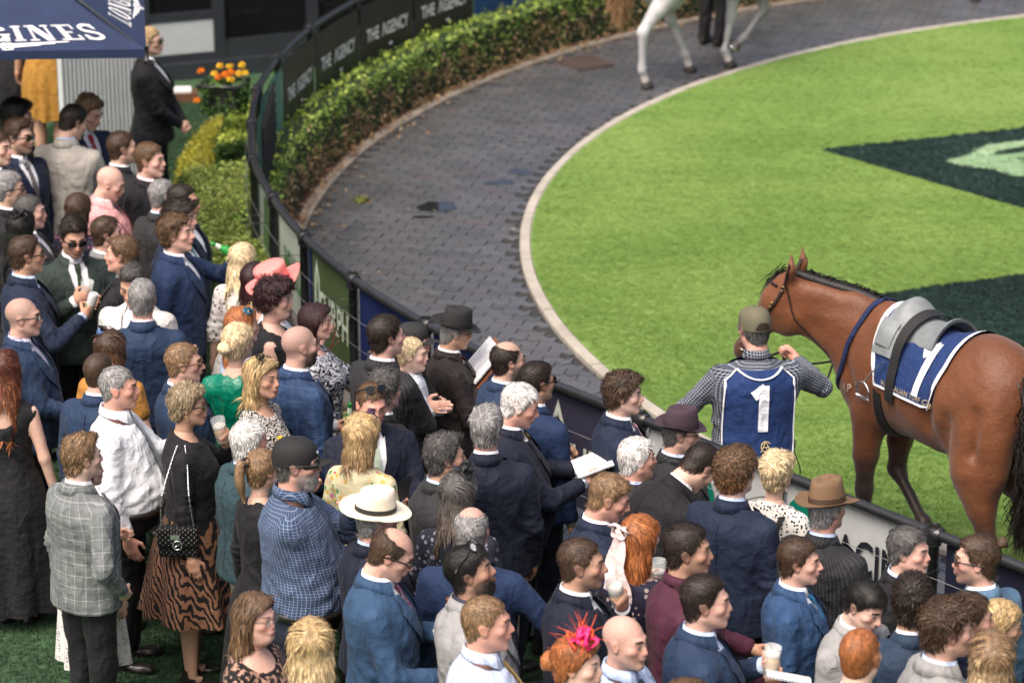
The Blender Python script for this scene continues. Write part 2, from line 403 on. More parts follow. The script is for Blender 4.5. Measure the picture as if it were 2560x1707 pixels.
# puddles and fallen leaves on the path
k = N('puddle_water'); M_pud = k.out(Base__Color=(0.012, 0.012, 0.012), Roughness=0.03, Specular__IOR__Level=0.8)
def blob(cx, cy, ax, ay, rot, seed, n=36, z=0.005):
    r = np.random.default_rng(seed); th = np.linspace(0, 2 * math.pi, n, endpoint=False)
    rad = 1 + sum(r.normal(0, 0.22 / k) * np.cos(k * th + r.random() * 6) for k in range(1, 6))
    x, y = ax * rad * np.cos(th), ay * rad * np.sin(th)
    return np.c_[cx + x * math.cos(rot) - y * math.sin(rot), cy + x * math.sin(rot) + y * math.cos(rot), np.full(n, z)]
for (px, py, ax, ay, sd_, lab) in [(1090, 512, .16, .14, 3, 'largest dark puddle in the middle of the wet paved path'), (1250, 456, .13, .07, 5, 'thin puddle on the paved path near the kerb bend'),
        (1310, 430, .10, .09, 8, 'small puddle beside the pale kerb on the wet path'), (905, 503, .07, .08, 11, 'small puddle with wet leaves near the leaf litter'), (1060, 543, .09, .03, 14, 'narrow sliver of water below the largest puddle')]:
    p = at(px, py); g = Geo(); fan(g, blob(p[0], p[1], ax, ay, 0.1, sd_)); tag(g.build('puddle', M_pud, smooth=False), lab, 'puddle', 'puddles on the path')
def leaf_cloud(P, nor, size, colors, seed=0, asp=0.55, tilt=0.9, g=None):
    """many small two-triangle leaves at points P leaning about the normals"""
    r = np.random.default_rng(seed); n = len(P); g = g or Geo()
    d = nor + r.normal(0, tilt, (n, 3)); d /= np.linalg.norm(d, axis=1)[:, None]
    u = np.cross(d, r.normal(0, 1, (n, 3))); u /= np.linalg.norm(u, axis=1)[:, None] + 1e-9; w = np.cross(d, u)
    s = size * r.uniform(0.6, 1.35, n)[:, None]
    bend = d * s * 0.18
    V = np.stack([P - u * s, P - w * s * asp + bend, P + u * s, P + w * s * asp + bend], 1).reshape(-1, 3)
    i = np.arange(n)[:, None] * 4; F = np.concatenate([i + np.array([[0, 1, 2]]), i + np.array([[0, 2, 3]])])
    ci = r.integers(0, len(colors), n); c = np.array(colors)[ci] * r.uniform(0.7, 1.25, n)[:, None]
    g.add(V, F, 0, np.repeat(c, 4, 0)); return g
def m_leaf(name, rough=0.5):
    k = N(name); c = k.attr()
    tr = k.n('ShaderNodeBsdfTranslucent', Color=c).outputs[0]
    mx = k.n('ShaderNodeMixShader', Fac=0.25, i1=k.b.outputs[0], i2=tr).outputs[0]
    k.t.links.new(mx, k.t.nodes['Material Output'].inputs[0])
    return k.out(Base__Color=c, Roughness=rough, Specular__IOR__Level=0.35)
M_leaf = m_leaf('foliage_leaf')
r_ = np.random.default_rng(5); n = 1500
aa = r_.uniform(112, 184, n); rd = R_PATH + 0.02 + np.abs(r_.normal(0, 0.10, n)) * np.where(r_.random(n) < .18, -1.6, 1)
P = np.stack([C0[0] + rd * np.cos(np.radians(aa)), C0[1] + rd * np.sin(np.radians(aa)), np.where(rd > R_EDGE, 0.0, 0.03) + 0.006 + r_.random(n) * .02], 1)
P2 = np.concatenate([at(905, 503)[None] + np.c_[r_.normal(0, .04, 60), r_.normal(0, .05, 60), r_.uniform(.004, .02, 60)]])
gl = leaf_cloud(P, np.tile([0, 0, 1.0], (n, 1)), 0.022, [(0.20, 0.11, 0.05), (0.28, 0.17, 0.08), (0.12, 0.06, 0.03), (0.33, 0.23, 0.12)], 2, tilt=.35)
leaf_cloud(P2, np.tile([0, 0, 1.0], (60, 1)), 0.02, [(0.12, 0.16, 0.03), (0.2, 0.2, 0.04)], 3, tilt=.4, g=gl)
q = np.array([at(x, y) for x, y in zip(r_.uniform(700, 1600, 60), r_.uniform(260, 900, 60))]); q[:, 2] = .008
dq = np.hypot(q[:, 0] - C0[0], q[:, 1] - C0[1]); q = q[(dq > R_KERB) & (dq < R_PATH)]
leaf_cloud(q, np.tile([0, 0, 1.0], (len(q), 1)), 0.014, [(0.5, 0.45, 0.33), (0.3, 0.22, 0.12)], 9, tilt=.3, g=gl)
tag(gl.build('leaf_litter', M_leaf, smooth=False, color=True), 'fallen brown leaves scattered along the outer edge of the path', 'leaves', kind='stuff')

# --- kerb stones (inner, pale) and edging (outer, dirty)
def kerbing(name, r0, r1, z0, z1, m, step, part, a0=98, a1=246):
    root = tag(empty(name, (C0[0], C0[1], 0)), kind='structure'); da = math.degrees(step / r0); a = a0; gap = math.degrees(0.006 / r0)
    while a < a1:
        g = Geo(); th = np.radians(np.linspace(a + gap, a + da - gap, 7)); bz = 0.012
        prof = [(r0, z0), (r0, z1 - bz), (r0 + bz, z1), (r1 - bz, z1), (r1, z1 - bz), (r1, z0)]; dz = RNG.normal(0, .002)
        V = np.stack([np.stack([r * np.cos(th), r * np.sin(th), np.full(7, z + dz)], -1) for r, z in prof])
        g.add(V, gridF(6, 7))
        for e in (0, 6):
            p = V[:, e]; fan(g, p if e else p[::-1])
        g.build(part, m, root, smooth=False); a += da
kerbing('inner_kerb', R_TURF, R_KERB, -0.05, 0.034, M_kerb, 0.62, 'kerb_stone')
kerbing('outer_kerb', R_PATH, R_EDGE, -0.05, 0.022, M_edge, 0.9, 'edging_stone')

# painted marks in the turf (outlines on the ground)
def poly(pix): return np.array([at(x, y)[:2] for x, y in pix])
PAINT = [poly([(2052, 383), (2620, 322), (2620, 548)]), poly([(2012, 832), (2180, 748), (2640, 685), (2640, 1010), (2300, 930)])]
PALE = [poly([(2362, 414), (2420, 398), (2470, 372), (2560, 362), (2640, 356), (2640, 372), (2560, 378), (2500, 386), (2470, 400), (2560, 392), (2640, 380), (2640, 398), (2540, 408), (2600, 424), (2640, 420), (2640, 450), (2530, 452), (2490, 436), (2400, 424)])]
def inside(P, poly):
    x, y = P[:, 0], P[:, 1]; c = np.zeros(len(P), bool); j = len(poly) - 1
    for i in range(len(poly)):
        (xi, yi), (xj, yj) = poly[i], poly[j]
        c ^= ((yi > y) != (yj > y)) & (x < (xj - xi) * (y - yi) / (yj - yi + 1e-12) + xi); j = i
    return c
def sheet(name, pts, z, m, lab):
    import mathutils
    P = [Vector((x, y, 0)) for x, y in pts]; tris = mathutils.geometry.tessellate_polygon([P])
    g = Geo(); g.add(np.c_[pts, np.full(len(pts), z)], np.array([t if (P[t[1]] - P[t[0]]).cross(P[t[2]] - P[t[0]]).z > 0 else t[::-1] for t in tris]))
    return tag(g.build(name, m, smooth=False), kind='structure')
sheet('painted_turf', PAINT[0], 0.032, M_turf_dark, ''); sheet('painted_turf', PAINT[1], 0.032, M_turf_dark, '')
sheet('painted_turf_emblem', PALE[0], 0.036, M_turf_pale, '')

# --- grass: tufts instanced on points
def tuft_mesh(name, m, n, h, w, spread, seed):
    r = np.random.default_rng(seed); g = Geo()
    for i in range(n):
        a = r.uniform(0, 6.28); b = np.array([math.cos(a), math.sin(a), 0]); o = np.array([r.normal(0, spread), r.normal(0, spread), 0])
        ln = h * r.uniform(.55, 1.2); d = np.array([r.normal(0, .45), r.normal(0, .45), 1.0]) * ln
        g.add([o - b * w, o + b * w, o + d * .55 + b * w * .6, o + d + np.array([d[0], d[1], 0]) * .5], np.array([(0, 1, 2), (0, 2, 3)]))
    return g.mesh(name, m, smooth=False)
def scatter(name, pts, tuft, label, smin_=0.7, smax_=1.3):
    g = bpy.data.meshes.new(name); g.vertices.add(len(pts)); g.vertices.foreach_set('co', np.asarray(pts, np.float32).ravel())
    o = link(name, g); src = bpy.data.objects.new(name + '_tuft', tuft)
    ng = bpy.data.node_groups.new(name, 'GeometryNodeTree')
    ng.interface.new_socket('Geometry', in_out='INPUT', socket_type='NodeSocketGeometry'); ng.interface.new_socket('Geometry', in_out='OUTPUT', socket_type='NodeSocketGeometry')
    nn = ng.nodes; gi = nn.new('NodeGroupInput'); go = nn.new('NodeGroupOutput'); ip = nn.new('GeometryNodeInstanceOnPoints'); oi = nn.new('GeometryNodeObjectInfo')
    oi.inputs['Object'].default_value = src; oi.inputs['As Instance'].default_value = True
    rv = nn.new('FunctionNodeRandomValue'); rv.data_type = 'FLOAT_VECTOR'; rv.inputs[0].default_value = (-.2, -.2, 0); rv.inputs[1].default_value = (.2, .2, 6.28)
    rs = nn.new('FunctionNodeRandomValue'); rs.inputs[2].default_value = smin_; rs.inputs[3].default_value = smax_
    L = ng.links.new; L(gi.outputs[0], ip.inputs['Points']); L(oi.outputs['Geometry'], ip.inputs['Instance']); L(rv.outputs[0], ip.inputs['Rotation']); L(rs.outputs[1], ip.inputs['Scale']); L(ip.outputs[0], go.inputs[0])
    md = o.modifiers.new('scatter', 'NODES'); md.node_group = ng
    return tag(o, label, 'grass', kind='stuff')
r_ = np.random.default_rng(3)
n = 330000; P = np.c_[r_.uniform(-.2, 6.6, n), r_.uniform(13.4, 32, n), np.full(n, .028)]
d = np.hypot(P[:, 0] - C0[0], P[:, 1] - C0[1]); P = P[(d < R_TURF - .012) & near_view(P, 60)]
P = P[(r_.random(len(P)) < np.clip((30 - P[:, 1]) / 9, .35, 1))]
dk = inside(P, PAINT[0]) | inside(P, PAINT[1]); pl = inside(P, PALE[0])
scatter('lawn_grass', P[~dk], tuft_mesh('grass_tuft', M_turf, 14, .008, .0014, .014, 1), 'bright green mown grass of the parade ring')
scatter('painted_grass', P[dk & ~pl], tuft_mesh('dark_grass_tuft', M_turf_dark, 14, .020, .0017, .012, 2), 'dark green painted patches of the mown grass')
scatter('pale_painted_grass', P[pl], tuft_mesh('pale_grass_tuft', M_turf_pale, 14, .020, .0017, .012, 4), 'pale painted emblem in the dark patch of grass')
n = 240000; P = np.c_[r_.uniform(-4.2, 2.6, n), r_.uniform(11.5, 27, n), np.zeros(n)]
d = np.hypot(P[:, 0] - C0[0], P[:, 1] - C0[1]); P = P[(d > 11.08) & near_view(P, 40)]
scatter('artificial_grass', P, tuft_mesh('artificial_tuft', M_astro, 14, .016, .0016, .010, 6), 'short dark green artificial grass under the crowd')

# ------------------------------------------------------------------ hedges
def slab(g, pts, h):
    from mathutils.geometry import tessellate_polygon
    P = [Vector((x, y, 0)) for x, y in pts]; n = len(P); a = np.arange(n); b_ = (a + 1) % n
    T = np.array([t if (P[t[1]] - P[t[0]]).cross(P[t[2]] - P[t[0]]).z > 0 else t[::-1] for t in tessellate_polygon([P])])
    g.add(np.concatenate([np.c_[pts, np.zeros(n)], np.c_[pts, np.full(n, h)]]), [T + n, np.stack([a, b_, b_ + n, a + n], 1)])
def hedge(name, label, foot, h, nleaf, colors, size=0.022, seed=0, core=(0.012, 0.03, 0.008), dry=None, rough_top=0.03):
    """foot: closed polygon of ground points"""
    foot = np.asarray(foot)[:, :2]; ctr = foot.mean(0); root = empty(name, (ctr[0], ctr[1], 0)); tag(root, label, 'hedge')
    r = np.random.default_rng(seed); F0 = foot - ctr
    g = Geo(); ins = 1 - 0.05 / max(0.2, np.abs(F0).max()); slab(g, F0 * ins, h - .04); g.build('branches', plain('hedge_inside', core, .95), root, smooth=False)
    area = 0.5 * abs(np.sum(F0[:, 0] * np.roll(F0[:, 1], -1) - F0[:, 1] * np.roll(F0[:, 0], -1)))
    E = np.roll(F0, -1, 0) - F0; Ln = np.linalg.norm(E, axis=1); side = Ln.sum() * h
    nt = int(nleaf * area / (area + side)); ns = nleaf - nt
    lo, hi = F0.min(0), F0.max(0); T = r.uniform(lo, hi, (nt * 4 + 50, 2)); T = T[inside(T, F0)][:nt]
    PT = np.c_[T, h + r.normal(0, rough_top, len(T)) + .03 * vnoise(T[:, 0], T[:, 1], 0 * T[:, 0], 6, seed)]; NT = np.tile([0, 0, 1.0], (len(T), 1))
    ei = r.choice(len(E), ns, p=Ln / Ln.sum()); t = r.random(ns)[:, None]
    nn = np.c_[E[ei, 1], -E[ei, 0]] / Ln[ei][:, None]; sgn = np.sign(np.sum(nn * (F0[ei] + E[ei] * .5), 1))[:, None]; nn = nn * np.where(sgn == 0, 1, sgn)
    z = r.random(ns) * h; o2 = F0[ei] + E[ei] * t + nn * (r.normal(0, .02, ns) + .025 * vnoise((F0[ei] + E[ei] * t)[:, 0], (F0[ei] + E[ei] * t)[:, 1], z, 9, seed))[:, None]
    PS = np.c_[o2, z]; NS = np.c_[nn, np.full(ns, .35)]
    g = leaf_cloud(PT, NT, size, colors, seed + 1)
    if dry is None: leaf_cloud(PS, NS, size, colors, seed + 2, g=g)
    else:
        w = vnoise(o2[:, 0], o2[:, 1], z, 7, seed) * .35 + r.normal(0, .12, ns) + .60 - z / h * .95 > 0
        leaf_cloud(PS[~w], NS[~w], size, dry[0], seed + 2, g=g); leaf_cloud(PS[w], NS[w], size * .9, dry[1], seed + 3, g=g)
    o = g.build('foliage', M_leaf, root, smooth=False, color=True); o['kind'] = 'stuff'
    return root
LIME = [(0.46, 0.56, 0.09), (0.38, 0.50, 0.08), (0.54, 0.62, 0.14), (0.26, 0.37, 0.05)]
MIDG = [(0.30, 0.40, 0.085), (0.38, 0.46, 0.11), (0.17, 0.25, 0.045), (0.46, 0.52, 0.16)]
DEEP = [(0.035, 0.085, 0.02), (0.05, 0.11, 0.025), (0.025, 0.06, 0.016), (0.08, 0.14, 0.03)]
# long hedge between the path and the banner fence
A = np.linspace(112, 184.5, 46); A2 = A[::-1]
foot = [pol(10.80, a) for a in A] + [pol(11.02 + 0.02 * math.sin(a), a) for a in A2]
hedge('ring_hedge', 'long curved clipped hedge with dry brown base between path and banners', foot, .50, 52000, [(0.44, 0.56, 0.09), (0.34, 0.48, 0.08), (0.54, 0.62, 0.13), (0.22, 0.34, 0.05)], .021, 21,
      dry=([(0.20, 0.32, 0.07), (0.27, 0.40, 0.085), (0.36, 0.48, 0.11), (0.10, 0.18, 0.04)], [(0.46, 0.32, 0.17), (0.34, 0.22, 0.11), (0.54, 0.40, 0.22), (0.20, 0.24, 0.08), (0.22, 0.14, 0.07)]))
b = lambda z, *pp: [at(x, y, z) for x, y in pp]
hedge('box_hedge', 'bright yellow-green clipped box hedge block beside the fence corner', b(.55, (545, 362), (628, 345), (628, 262), (600, 252), (575, 285)), .55, 9000, LIME, .018, 31, dry=(DEEP, DEEP))  # side leaves all deep green, darker than the top, none dry
hedge('low_hedge', 'low green hedge bed with a flat clipped top inside the fence', b(.42, (455, 436), (500, 418), (628, 410), (640, 500), (700, 600), (700, 660), (540, 690), (470, 520)), .42, 20000, MIDG, .018, 41, dry=(DEEP, DEEP))  # sides take one deep green set, darker than the clipped top
hedge('border_planting', 'lime yellow low border planting beside the artificial lawn', b(.2, (442, 455), (452, 395), (505, 325), (556, 282), (562, 320), (530, 352), (520, 405), (462, 440)), .2, 7000, [(0.36, 0.33, 0.03), (0.28, 0.29, 0.03), (0.40, 0.38, 0.05)], .014, 51)
# strip of low planting between the near fence and the crowd
near = [(-1.35, 18.9), (-.62, 17.3), (.0, 16.4), (.66, 15.6), (1.4, 14.75), (2.1, 13.95), (2.7, 13.3)]
nn_ = np.array(near); tng = np.gradient(nn_, axis=0); tng /= np.linalg.norm(tng, axis=1)[:, None]; out_ = np.c_[tng[:, 1], -tng[:, 0]]
hedge('verge_planting', 'strip of low green planting along the foot of the near fence', list(nn_ + out_ * .05) + list((nn_ + out_ * .32)[::-1]), .12, 9000, MIDG, .018, 61)
# ------------------------------------------------------------------ fence with pipe rails
M_pipe = plain('black_painted_pipe', (0.018, 0.019, 0.021), 0.32, 0.0, 0.2, 0.05, 9, coat=0.2)
M_wire = plain('galvanised_wire', (0.45, 0.46, 0.46), 0.4, 0.8)
far = [tuple(pol(11.14, a)) for a in (101.0, 106.75, 112.5, 118.25, 124, 129.75, 135.5, 141.25, 147.0, 152.7)]
POSTS = far + [(-1.43, 26.53), (-1.77, 25.42), (-1.97, 24.32), (-2.05, 23.25), (-2.01, 22.2), (-1.91, 21.16), (-1.69, 20.16), (-1.41, 19.22), (-1.03, 18.28), (-.53, 17.37), (.07, 16.50), (.73, 15.70), (1.44, 14.87), (2.16, 14.03), (2.88, 13.2), (3.6, 12.4)]
POSTS = np.array(POSTS); NP_ = len(POSTS)
def fence_curve(per=8): return catmull(POSTS, per)
cv = fence_curve(8); tn = np.gradient(cv, axis=0); tn /= np.linalg.norm(tn, axis=1)[:, None]; no = np.c_[tn[:, 1], -tn[:, 0]]   # outward (crowd side)
fence = tag(empty('rail_fence', (*POSTS[14], 0)), 'curved black pipe rail fence around the parade ring', 'fence')
OFF = Matrix.Translation(-Vector((*POSTS[14], 0)))
def fpart(g, name, m, parent=None, smooth=True):
    o = g.build(name, m, parent or fence, smooth=smooth)
    if parent is None: o.matrix_local = OFF
    return o
z3 = lambda P, z: np.c_[P, np.full(len(P), z)]
g = Geo(); gtube(g, z3(cv, 1.05), .029, 12); fpart(g, 'top_rail', M_pipe)
nearcv = cv[10 * 8:]; nearno = no[10 * 8:]
g = Geo(); gtube(g, z3(nearcv, .27), .024, 10); fpart(g, 'bottom_rail', M_pipe)
for z in (.46, .64, .83):
    g = Geo(); gtube(g, z3(nearcv + nearno * .05, z), .0022, 4); fpart(g, 'wire', M_wire)
for i, (x, y) in enumerate(POSTS):
    g = Geo(); gtube(g, [(x, y, 0), (x, y, 1.03)], .030, 12)
    p = fpart(g, 'post', M_pipe)
    j = min(i * 8, len(cv) - 1); t3 = np.array([*tn[j], 0])
    g = Geo(); c = np.array([x, y, 1.05]); gtube(g, [c - t3 * .05, c - t3 * .045, c + t3 * .045, c + t3 * .05], [.033, .042, .042, .033], 12)
    gtube(g, [(x, y, .99), (x, y, 1.0), (x, y, 1.085), (x, y, 1.10)], [.036, .042, .042, .024], 12); g.build('pipe_fitting', M_pipe, p)
    g = Geo(); gtube(g, [(x, y, 0), (x, y, .012)], .075, 14); gtube(g, [(x, y, .012), (x, y, .06)], .042, 12); g.build('base_plate', M_pipe, p)
    if i > 14:                                                   # thin hoops round the posts
        th = np.linspace(0, 2 * math.pi, 20, endpoint=False); ctr = np.array([x, y]) + no[j] * .12
        q = np.array([ctr + tn[j] * math.cos(t) * .10 + no[j] * math.sin(t) * .12 for t in th])
        g = Geo(); gtube(g, z3(q, .90), .003, 4, closed=True); g.build('hoop', M_pipe, p)

# ------------------------------------------------------------------ banners on the fence
def banner(i, inner, z0, z1, color, label, texts=(), blocks=(), margin=.035, off=.036, gloss=.45):
    """texts: (string, size, u, v, colour, xscale, mirrored); u along the panel 0..1 left to right as read, v height 0..1"""
    A, B = POSTS[i], POSTS[i + 1]; t = B - A; L = np.linalg.norm(t); t = t / L; nrm_ = np.array([t[1], -t[0]])   # outward
    face = -nrm_ if inner else nrm_
    rd = t if inner else -t            # reading direction (left to right seen from the face)
    rd = -rd if np.cross(np.array([*rd, 0]), (0, 0, 1))[:2] @ face < 0 else rd
    org = (A + B) / 2 - nrm_ * off
    root = tag(empty('banner', (*org, 0)), label, 'banner', 'banners hung on the rail fence')
    M = basis((*rd, 0), (0, 0, 1), (*face, 0), (0, 0, 0)); w = L / 2 - margin
    g = Geo(); n = 10; u = np.linspace(-w, w, n); sag = .006 * np.sin(np.linspace(0, 3.1, n) * 3)
    for s in (.003, -.003):
        V = np.stack([np.stack([u, np.full(n, z), s + sag], -1) for z in (z0, z1)]); g.add(V, gridF(2, n) if s < 0 else gridF(2, n)[:, ::-1])
    g.xf(M); g.build('panel', plain('banner_' + '%02x%02x%02x' % tuple(int(min(1, c) ** .45 * 255) for c in color), color, gloss, 0, .18, 0, 2.5), root, smooth=True)
    for (s, size, uu, v, c, xs, mir) in texts:
        tg = text_geo(s, size, 0, 'CENTER', xs, 1.0, size * .018)
        if mir: tg.fn(lambda V: V * np.array([-1, 1, 1]))
        tg.fn(lambda V: V + np.array([(uu - .5) * 2 * w, z0 + v * (z1 - z0), .013])); tg.xf(M)
        tg.build('lettering', plain('print_' + '%02x%02x%02x' % tuple(int(min(1, q) ** .45 * 255) for q in c), c, .5), root, smooth=False)
    for (pts, c) in blocks:
        g = Geo(); P = np.array([((uu - .5) * 2 * w, z0 + v * (z1 - z0), .011) for uu, v in pts]); fan(g, P); g.xf(M)
        g.build('print', plain('print_' + '%02x%02x%02x' % tuple(int(min(1, q) ** .45 * 255) for q in c), c, .5), root, smooth=False)
    return root
WH = (0.75, 0.76, 0.76); BLK = (0.016, 0.016, 0.018)
dash = lambda u=.56: ([(u - .028, .27), (u + .028, .27), (u + .028, .305), (u - .028, .305)], WH)
ag = lambda: [('THE', .165, .215, .52, WH, .80, False), ('\u039BGENCY', .165, .645, .52, WH, .80, False)]
nm = ['leftmost dark banner at the bend of the fence', 'second dark banner from the fence bend above the hedge', 'third dark banner from the fence bend above the hedge', 'fourth dark banner from the fence bend, cut by the top edge']
for q, i in enumerate((11, 10, 9, 8)):
    banner(i, True, .36, 1.0, BLK, nm[q] + ', white lettering', ag(), [dash()], .03)
for q, i in enumerate((7, 6, 5)):
    banner(i, True, .36, 1.0, (0.012, 0.05, 0.16), ['bright blue banner right of the dark ones', 'blue banner behind the grey horse', 'far blue banner at the top of the picture'][q], (), (), .03)
circ_ = lambda u, v, r, n=20, ar=1.55: [(u + r * math.cos(t) / ar, v + r * math.sin(t)) for t in np.linspace(0, 6.28, n, endpoint=False)]
OL = (0.055, 0.085, 0.035); PALEG = (0.42, 0.50, 0.40); NAVY = (0.010, 0.018, 0.075)
leafm = lambda u, c, c2: [([(u, .93), (u + .055, .72), (u + .06, .45), (u + .03, .25), (u, .18), (u - .03, .25), (u - .06, .45), (u - .055, .72)], c), ([(u, .82), (u + .032, .66), (u + .036, .47), (u, .30), (u - .036, .47), (u - .032, .66)], c2)]
banner(12, True, .34, 1.0, (0.08, 0.22, 0.20), 'teal panel on the side of the fence corner', (), (), .03)
banner(13, False, .34, 1.0, (0.09, 0.25, 0.22), 'teal panel seen edge on beside the clipped box hedge', (), (), .03)
banner(14, False, .34, 1.0, (0.30, 0.36, 0.32), 'pale panel seen edge on beside the low hedge', (), (), .03)
banner(15, False, .34, 1.0, (0.34, 0.40, 0.34), 'pale grey-green panel with dark shapes behind the blonde', (), [([(.2, .2), (.5, .2), (.62, .8), (.32, .8)], (0.07, 0.14, 0.06))], .03)
banner(16, False, .34, 1.0, (0.36, 0.42, 0.36), 'pale panel with green mirrored lettering behind the pink hat', [('ONIM', .34, .5, .45, (0.06, 0.16, 0.05), .62, True)], (), .03)
banner(17, False, .32, 1.0, OL, 'olive green panel with pale lettering and leaf mark beside the path', [('FURPHY', .30, .60, .44, PALEG, .66, False)], leafm(.17, PALEG, OL) + [([(.0, .0), (.06, .0), (.06, 1), (.0, 1)], NAVY)], .03)
banner(18, False, .32, 1.0, NAVY, 'navy panel between the olive panel and the black hat', (), [([(.0, .0), (1, .0), (1, .22), (.0, .10)], (0.025, 0.04, 0.02))], .03)
banner(19, False, .32, 1.0, (0.012, 0.02, 0.065), 'navy panel behind the man in the black hat', (), [([(.05, .06), (.4, .06), (.4, .9), (.05, .9)], OL)], .03)
banner(20, False, .32, 1.0, (0.032, 0.030, 0.055), 'dark plum panel with pale lettering behind the men in blue', [('FURPHY', .30, .66, .40, (0.46, 0.50, 0.46), .66, False)], leafm(.26, (0.46, 0.50, 0.46), (0.032, 0.030, 0.055)), .03)
GRN = (0.0, 0.17, 0.12)
banner(21, False, .32, 1.0, (0.46, 0.48, 0.48), 'light grey panel with green disc behind the purple hat', [('N', .34, .12, .5, GRN, .8, False)], [(circ_(.36, .58, .26), GRN), (circ_(.36, .66, .11), (0.46, 0.48, 0.48))], .03)
banner(22, False, .32, 1.0, (0.45, 0.47, 0.47), 'light grey panel with black and green lettering beside the brown hat', [('RACING', .275, .60, .60, (0.012, 0.014, 0.02), .70, False), ('T\u2022AB', .17, .72, .22, WH, .9, False)], [(circ_(.12, .74, .17), (0.0, 0.16, 0.11)), ([(.42, .06), (.98, .06), (.98, .38), (.42, .38)], (0.0, 0.22, 0.16))], .03)
banner(23, False, .32, 1.0, (0.012, 0.014, 0.03), 'black panel behind the man with the hair bun', (), (), .06)
banner(24, False, .32, 1.0, (0.012, 0.014, 0.03), 'black panel at the right edge of the fence', (), (), .03)
# dark net at the inside of the fence corner
g = Geo(); A, B = POSTS[12] * .35 + POSTS[13] * .65, POSTS[14]
for q in range(34):
    t = q / 33; p = A + (B - A) * t + np.array([.09, 0]); gtube(g, [(p[0], p[1], .05), (p[0] - .02, p[1] + .05, 1.02)], .006, 4)
for q in range(12):
    z = .08 + q * .085; gtube(g, [(*(A + np.array([.09, 0])), z), (*(B + np.array([.09, 0])), z)], .005, 4)
tag(g.build('windbreak_net', plain('black_net', (0.012, 0.012, 0.013), .7), smooth=False), 'black net screen inside the corner of the rail fence', 'net', kind='stuff')

# drain grate at the far edge of the path
p = at(1462, 160); dr = tag(empty('drain_grate', (p[0], p[1], .012), R(28)), 'rusty drain grate in the path by the long hedge', 'grate')
M_rust = plain('rusty_iron', (0.075, 0.055, 0.048), .8, .3, .3, .2, 20)
for s in (-1, 1):
    g = Geo(); gbox(g, (-.2, s * .22 - .012, -.01), (.2, s * .22 + .012, .008)); g.build('frame_bar', M_rust, dr, smooth=False)
for q in range(9):
    g = Geo(); gbox(g, (-.2 + q * .05 - .014, -.207, -.012), (-.2 + q * .05 + .014, .207, .005)); g.build('grate_bar', M_rust, dr, smooth=False)

# ------------------------------------------------------------------ glazed building at the back
M_frame = plain('dark_window_frame', (0.035, 0.04, 0.048), .35, .2, .1, 0, 3)
k = N('tinted_glass'); M_glass = k.out(Base__Color=(0.012, 0.013, 0.016), Roughness=.04, Alpha=.42, Specular__IOR__Level=.6)
FO = np.array([-3.58, 27.75]); FD = np.array([math.cos(R(22)), math.sin(R(22))]); FN = np.array([FD[1], -FD[0]])
bld = tag(empty('glazed_building', (*FO, 0), R(22)), 'dark glazed building front behind the fence at top left', 'building')
def bpart(lo, hi, name, m): g = Geo(); gbox(g, lo, hi); return g.build(name, m, bld, smooth=False)
X0, X1 = -2.2, 2.95; HB = 4.2
bpart((X0, 0, 0), (X1, 3.2, .15), 'floor_slab', plain('slab_dark', (.03, .03, .032), .7)); bpart((X0, -.02, HB), (X1, 3.2, HB + .3), 'roof', M_frame)
bpart((X0, 3.2, .15), (X1, 3.3, HB), 'rear_wall', plain('rear_wall_dark', (.02, .019, .02), .8))
bpart((X0 - .1, 0, 0), (X0, 3.2, HB), 'side_wall', M_frame); bpart((X1, -.02, 0), (X1 + .1, 3.2, HB), 'side_wall', M_frame)
bpart((X0, -.12, 0), (X1, -.004, .16), 'plinth', M_frame)
mull = [-2.15, -1.05, 0.06, .80, 1.75, 2.88]
for i, x in enumerate(mull): bpart((x - .055, -.05, .16), (x + .055, .09, HB), 'mullion', M_frame)
for i in range(5):
    a, b_ = mull[i] + .055, mull[i + 1] - .055
    lowp = i in (2,)
    zs = .62 if i <= 2 else .34
    if i <= 2:
        bpart((a, -.03, .24), (b_, .03, zs - .06), 'infill_panel', plain('pale_grey_panel', (.42, .45, .46), .45, 0, .05))
        bpart((a, -.04, .16), (b_, .06, .238), 'bottom_rail', M_frame); bpart((a, -.04, zs - .058), (b_, .06, zs + .02), 'sill', M_frame)
    else: bpart((a, -.04, .16), (b_, .06, .34), 'sill', M_frame)
    bpart((a, .0, zs + .02), (b_, .012, HB), 'window_pane', M_glass)
    bpart((a, -.03, 2.6), (b_, .05, 2.68), 'transom', M_frame)
def blossom(name, base, h, r, label, colors, seed, n=900):
    root = tag(empty(name, tuple(base)), label, 'plant'); rr = np.random.default_rng(seed)
    d = rr.normal(0, 1, (n, 3)); d /= np.linalg.norm(d, axis=1)[:, None]; P = d * r * rr.uniform(.5, 1, n)[:, None] * np.array([1, 1, .7]) + np.array([0, 0, h])
    leaf_cloud(P, d, .035, colors, seed).build('blossom', M_leaf, root, smooth=False, color=True)['kind'] = 'stuff'
    d = rr.normal(0, 1, (n, 3)); d /= np.linalg.norm(d, axis=1)[:, None]; P = d * r * .95 * rr.uniform(.4, 1, n)[:, None] * np.array([1, 1, .7]) + np.array([0, 0, h - r * .7])
    leaf_cloud(P, d, .04, DEEP, seed + 1).build('leaves', M_leaf, root, smooth=False, color=True)['kind'] = 'stuff'
    g = Geo(); glathe(g, [(.0, 0), (.14, 0), (.19, .34), (.2, .36), (.17, .36), (.16, .3), (0, .3)], 16); g.build('pot', plain('dark_pot', (.03, .03, .03), .6), root)
    g = Geo(); gtube(g, [(0, 0, .3), (0.01, 0, h - r * .5)], .015, 6); g.build('stem', plain('stem_brown', (.05, .035, .02), .9), root)
PINK = [(0.40, 0.03, 0.14), (0.5, 0.06, 0.2), (0.28, 0.02, 0.10)]
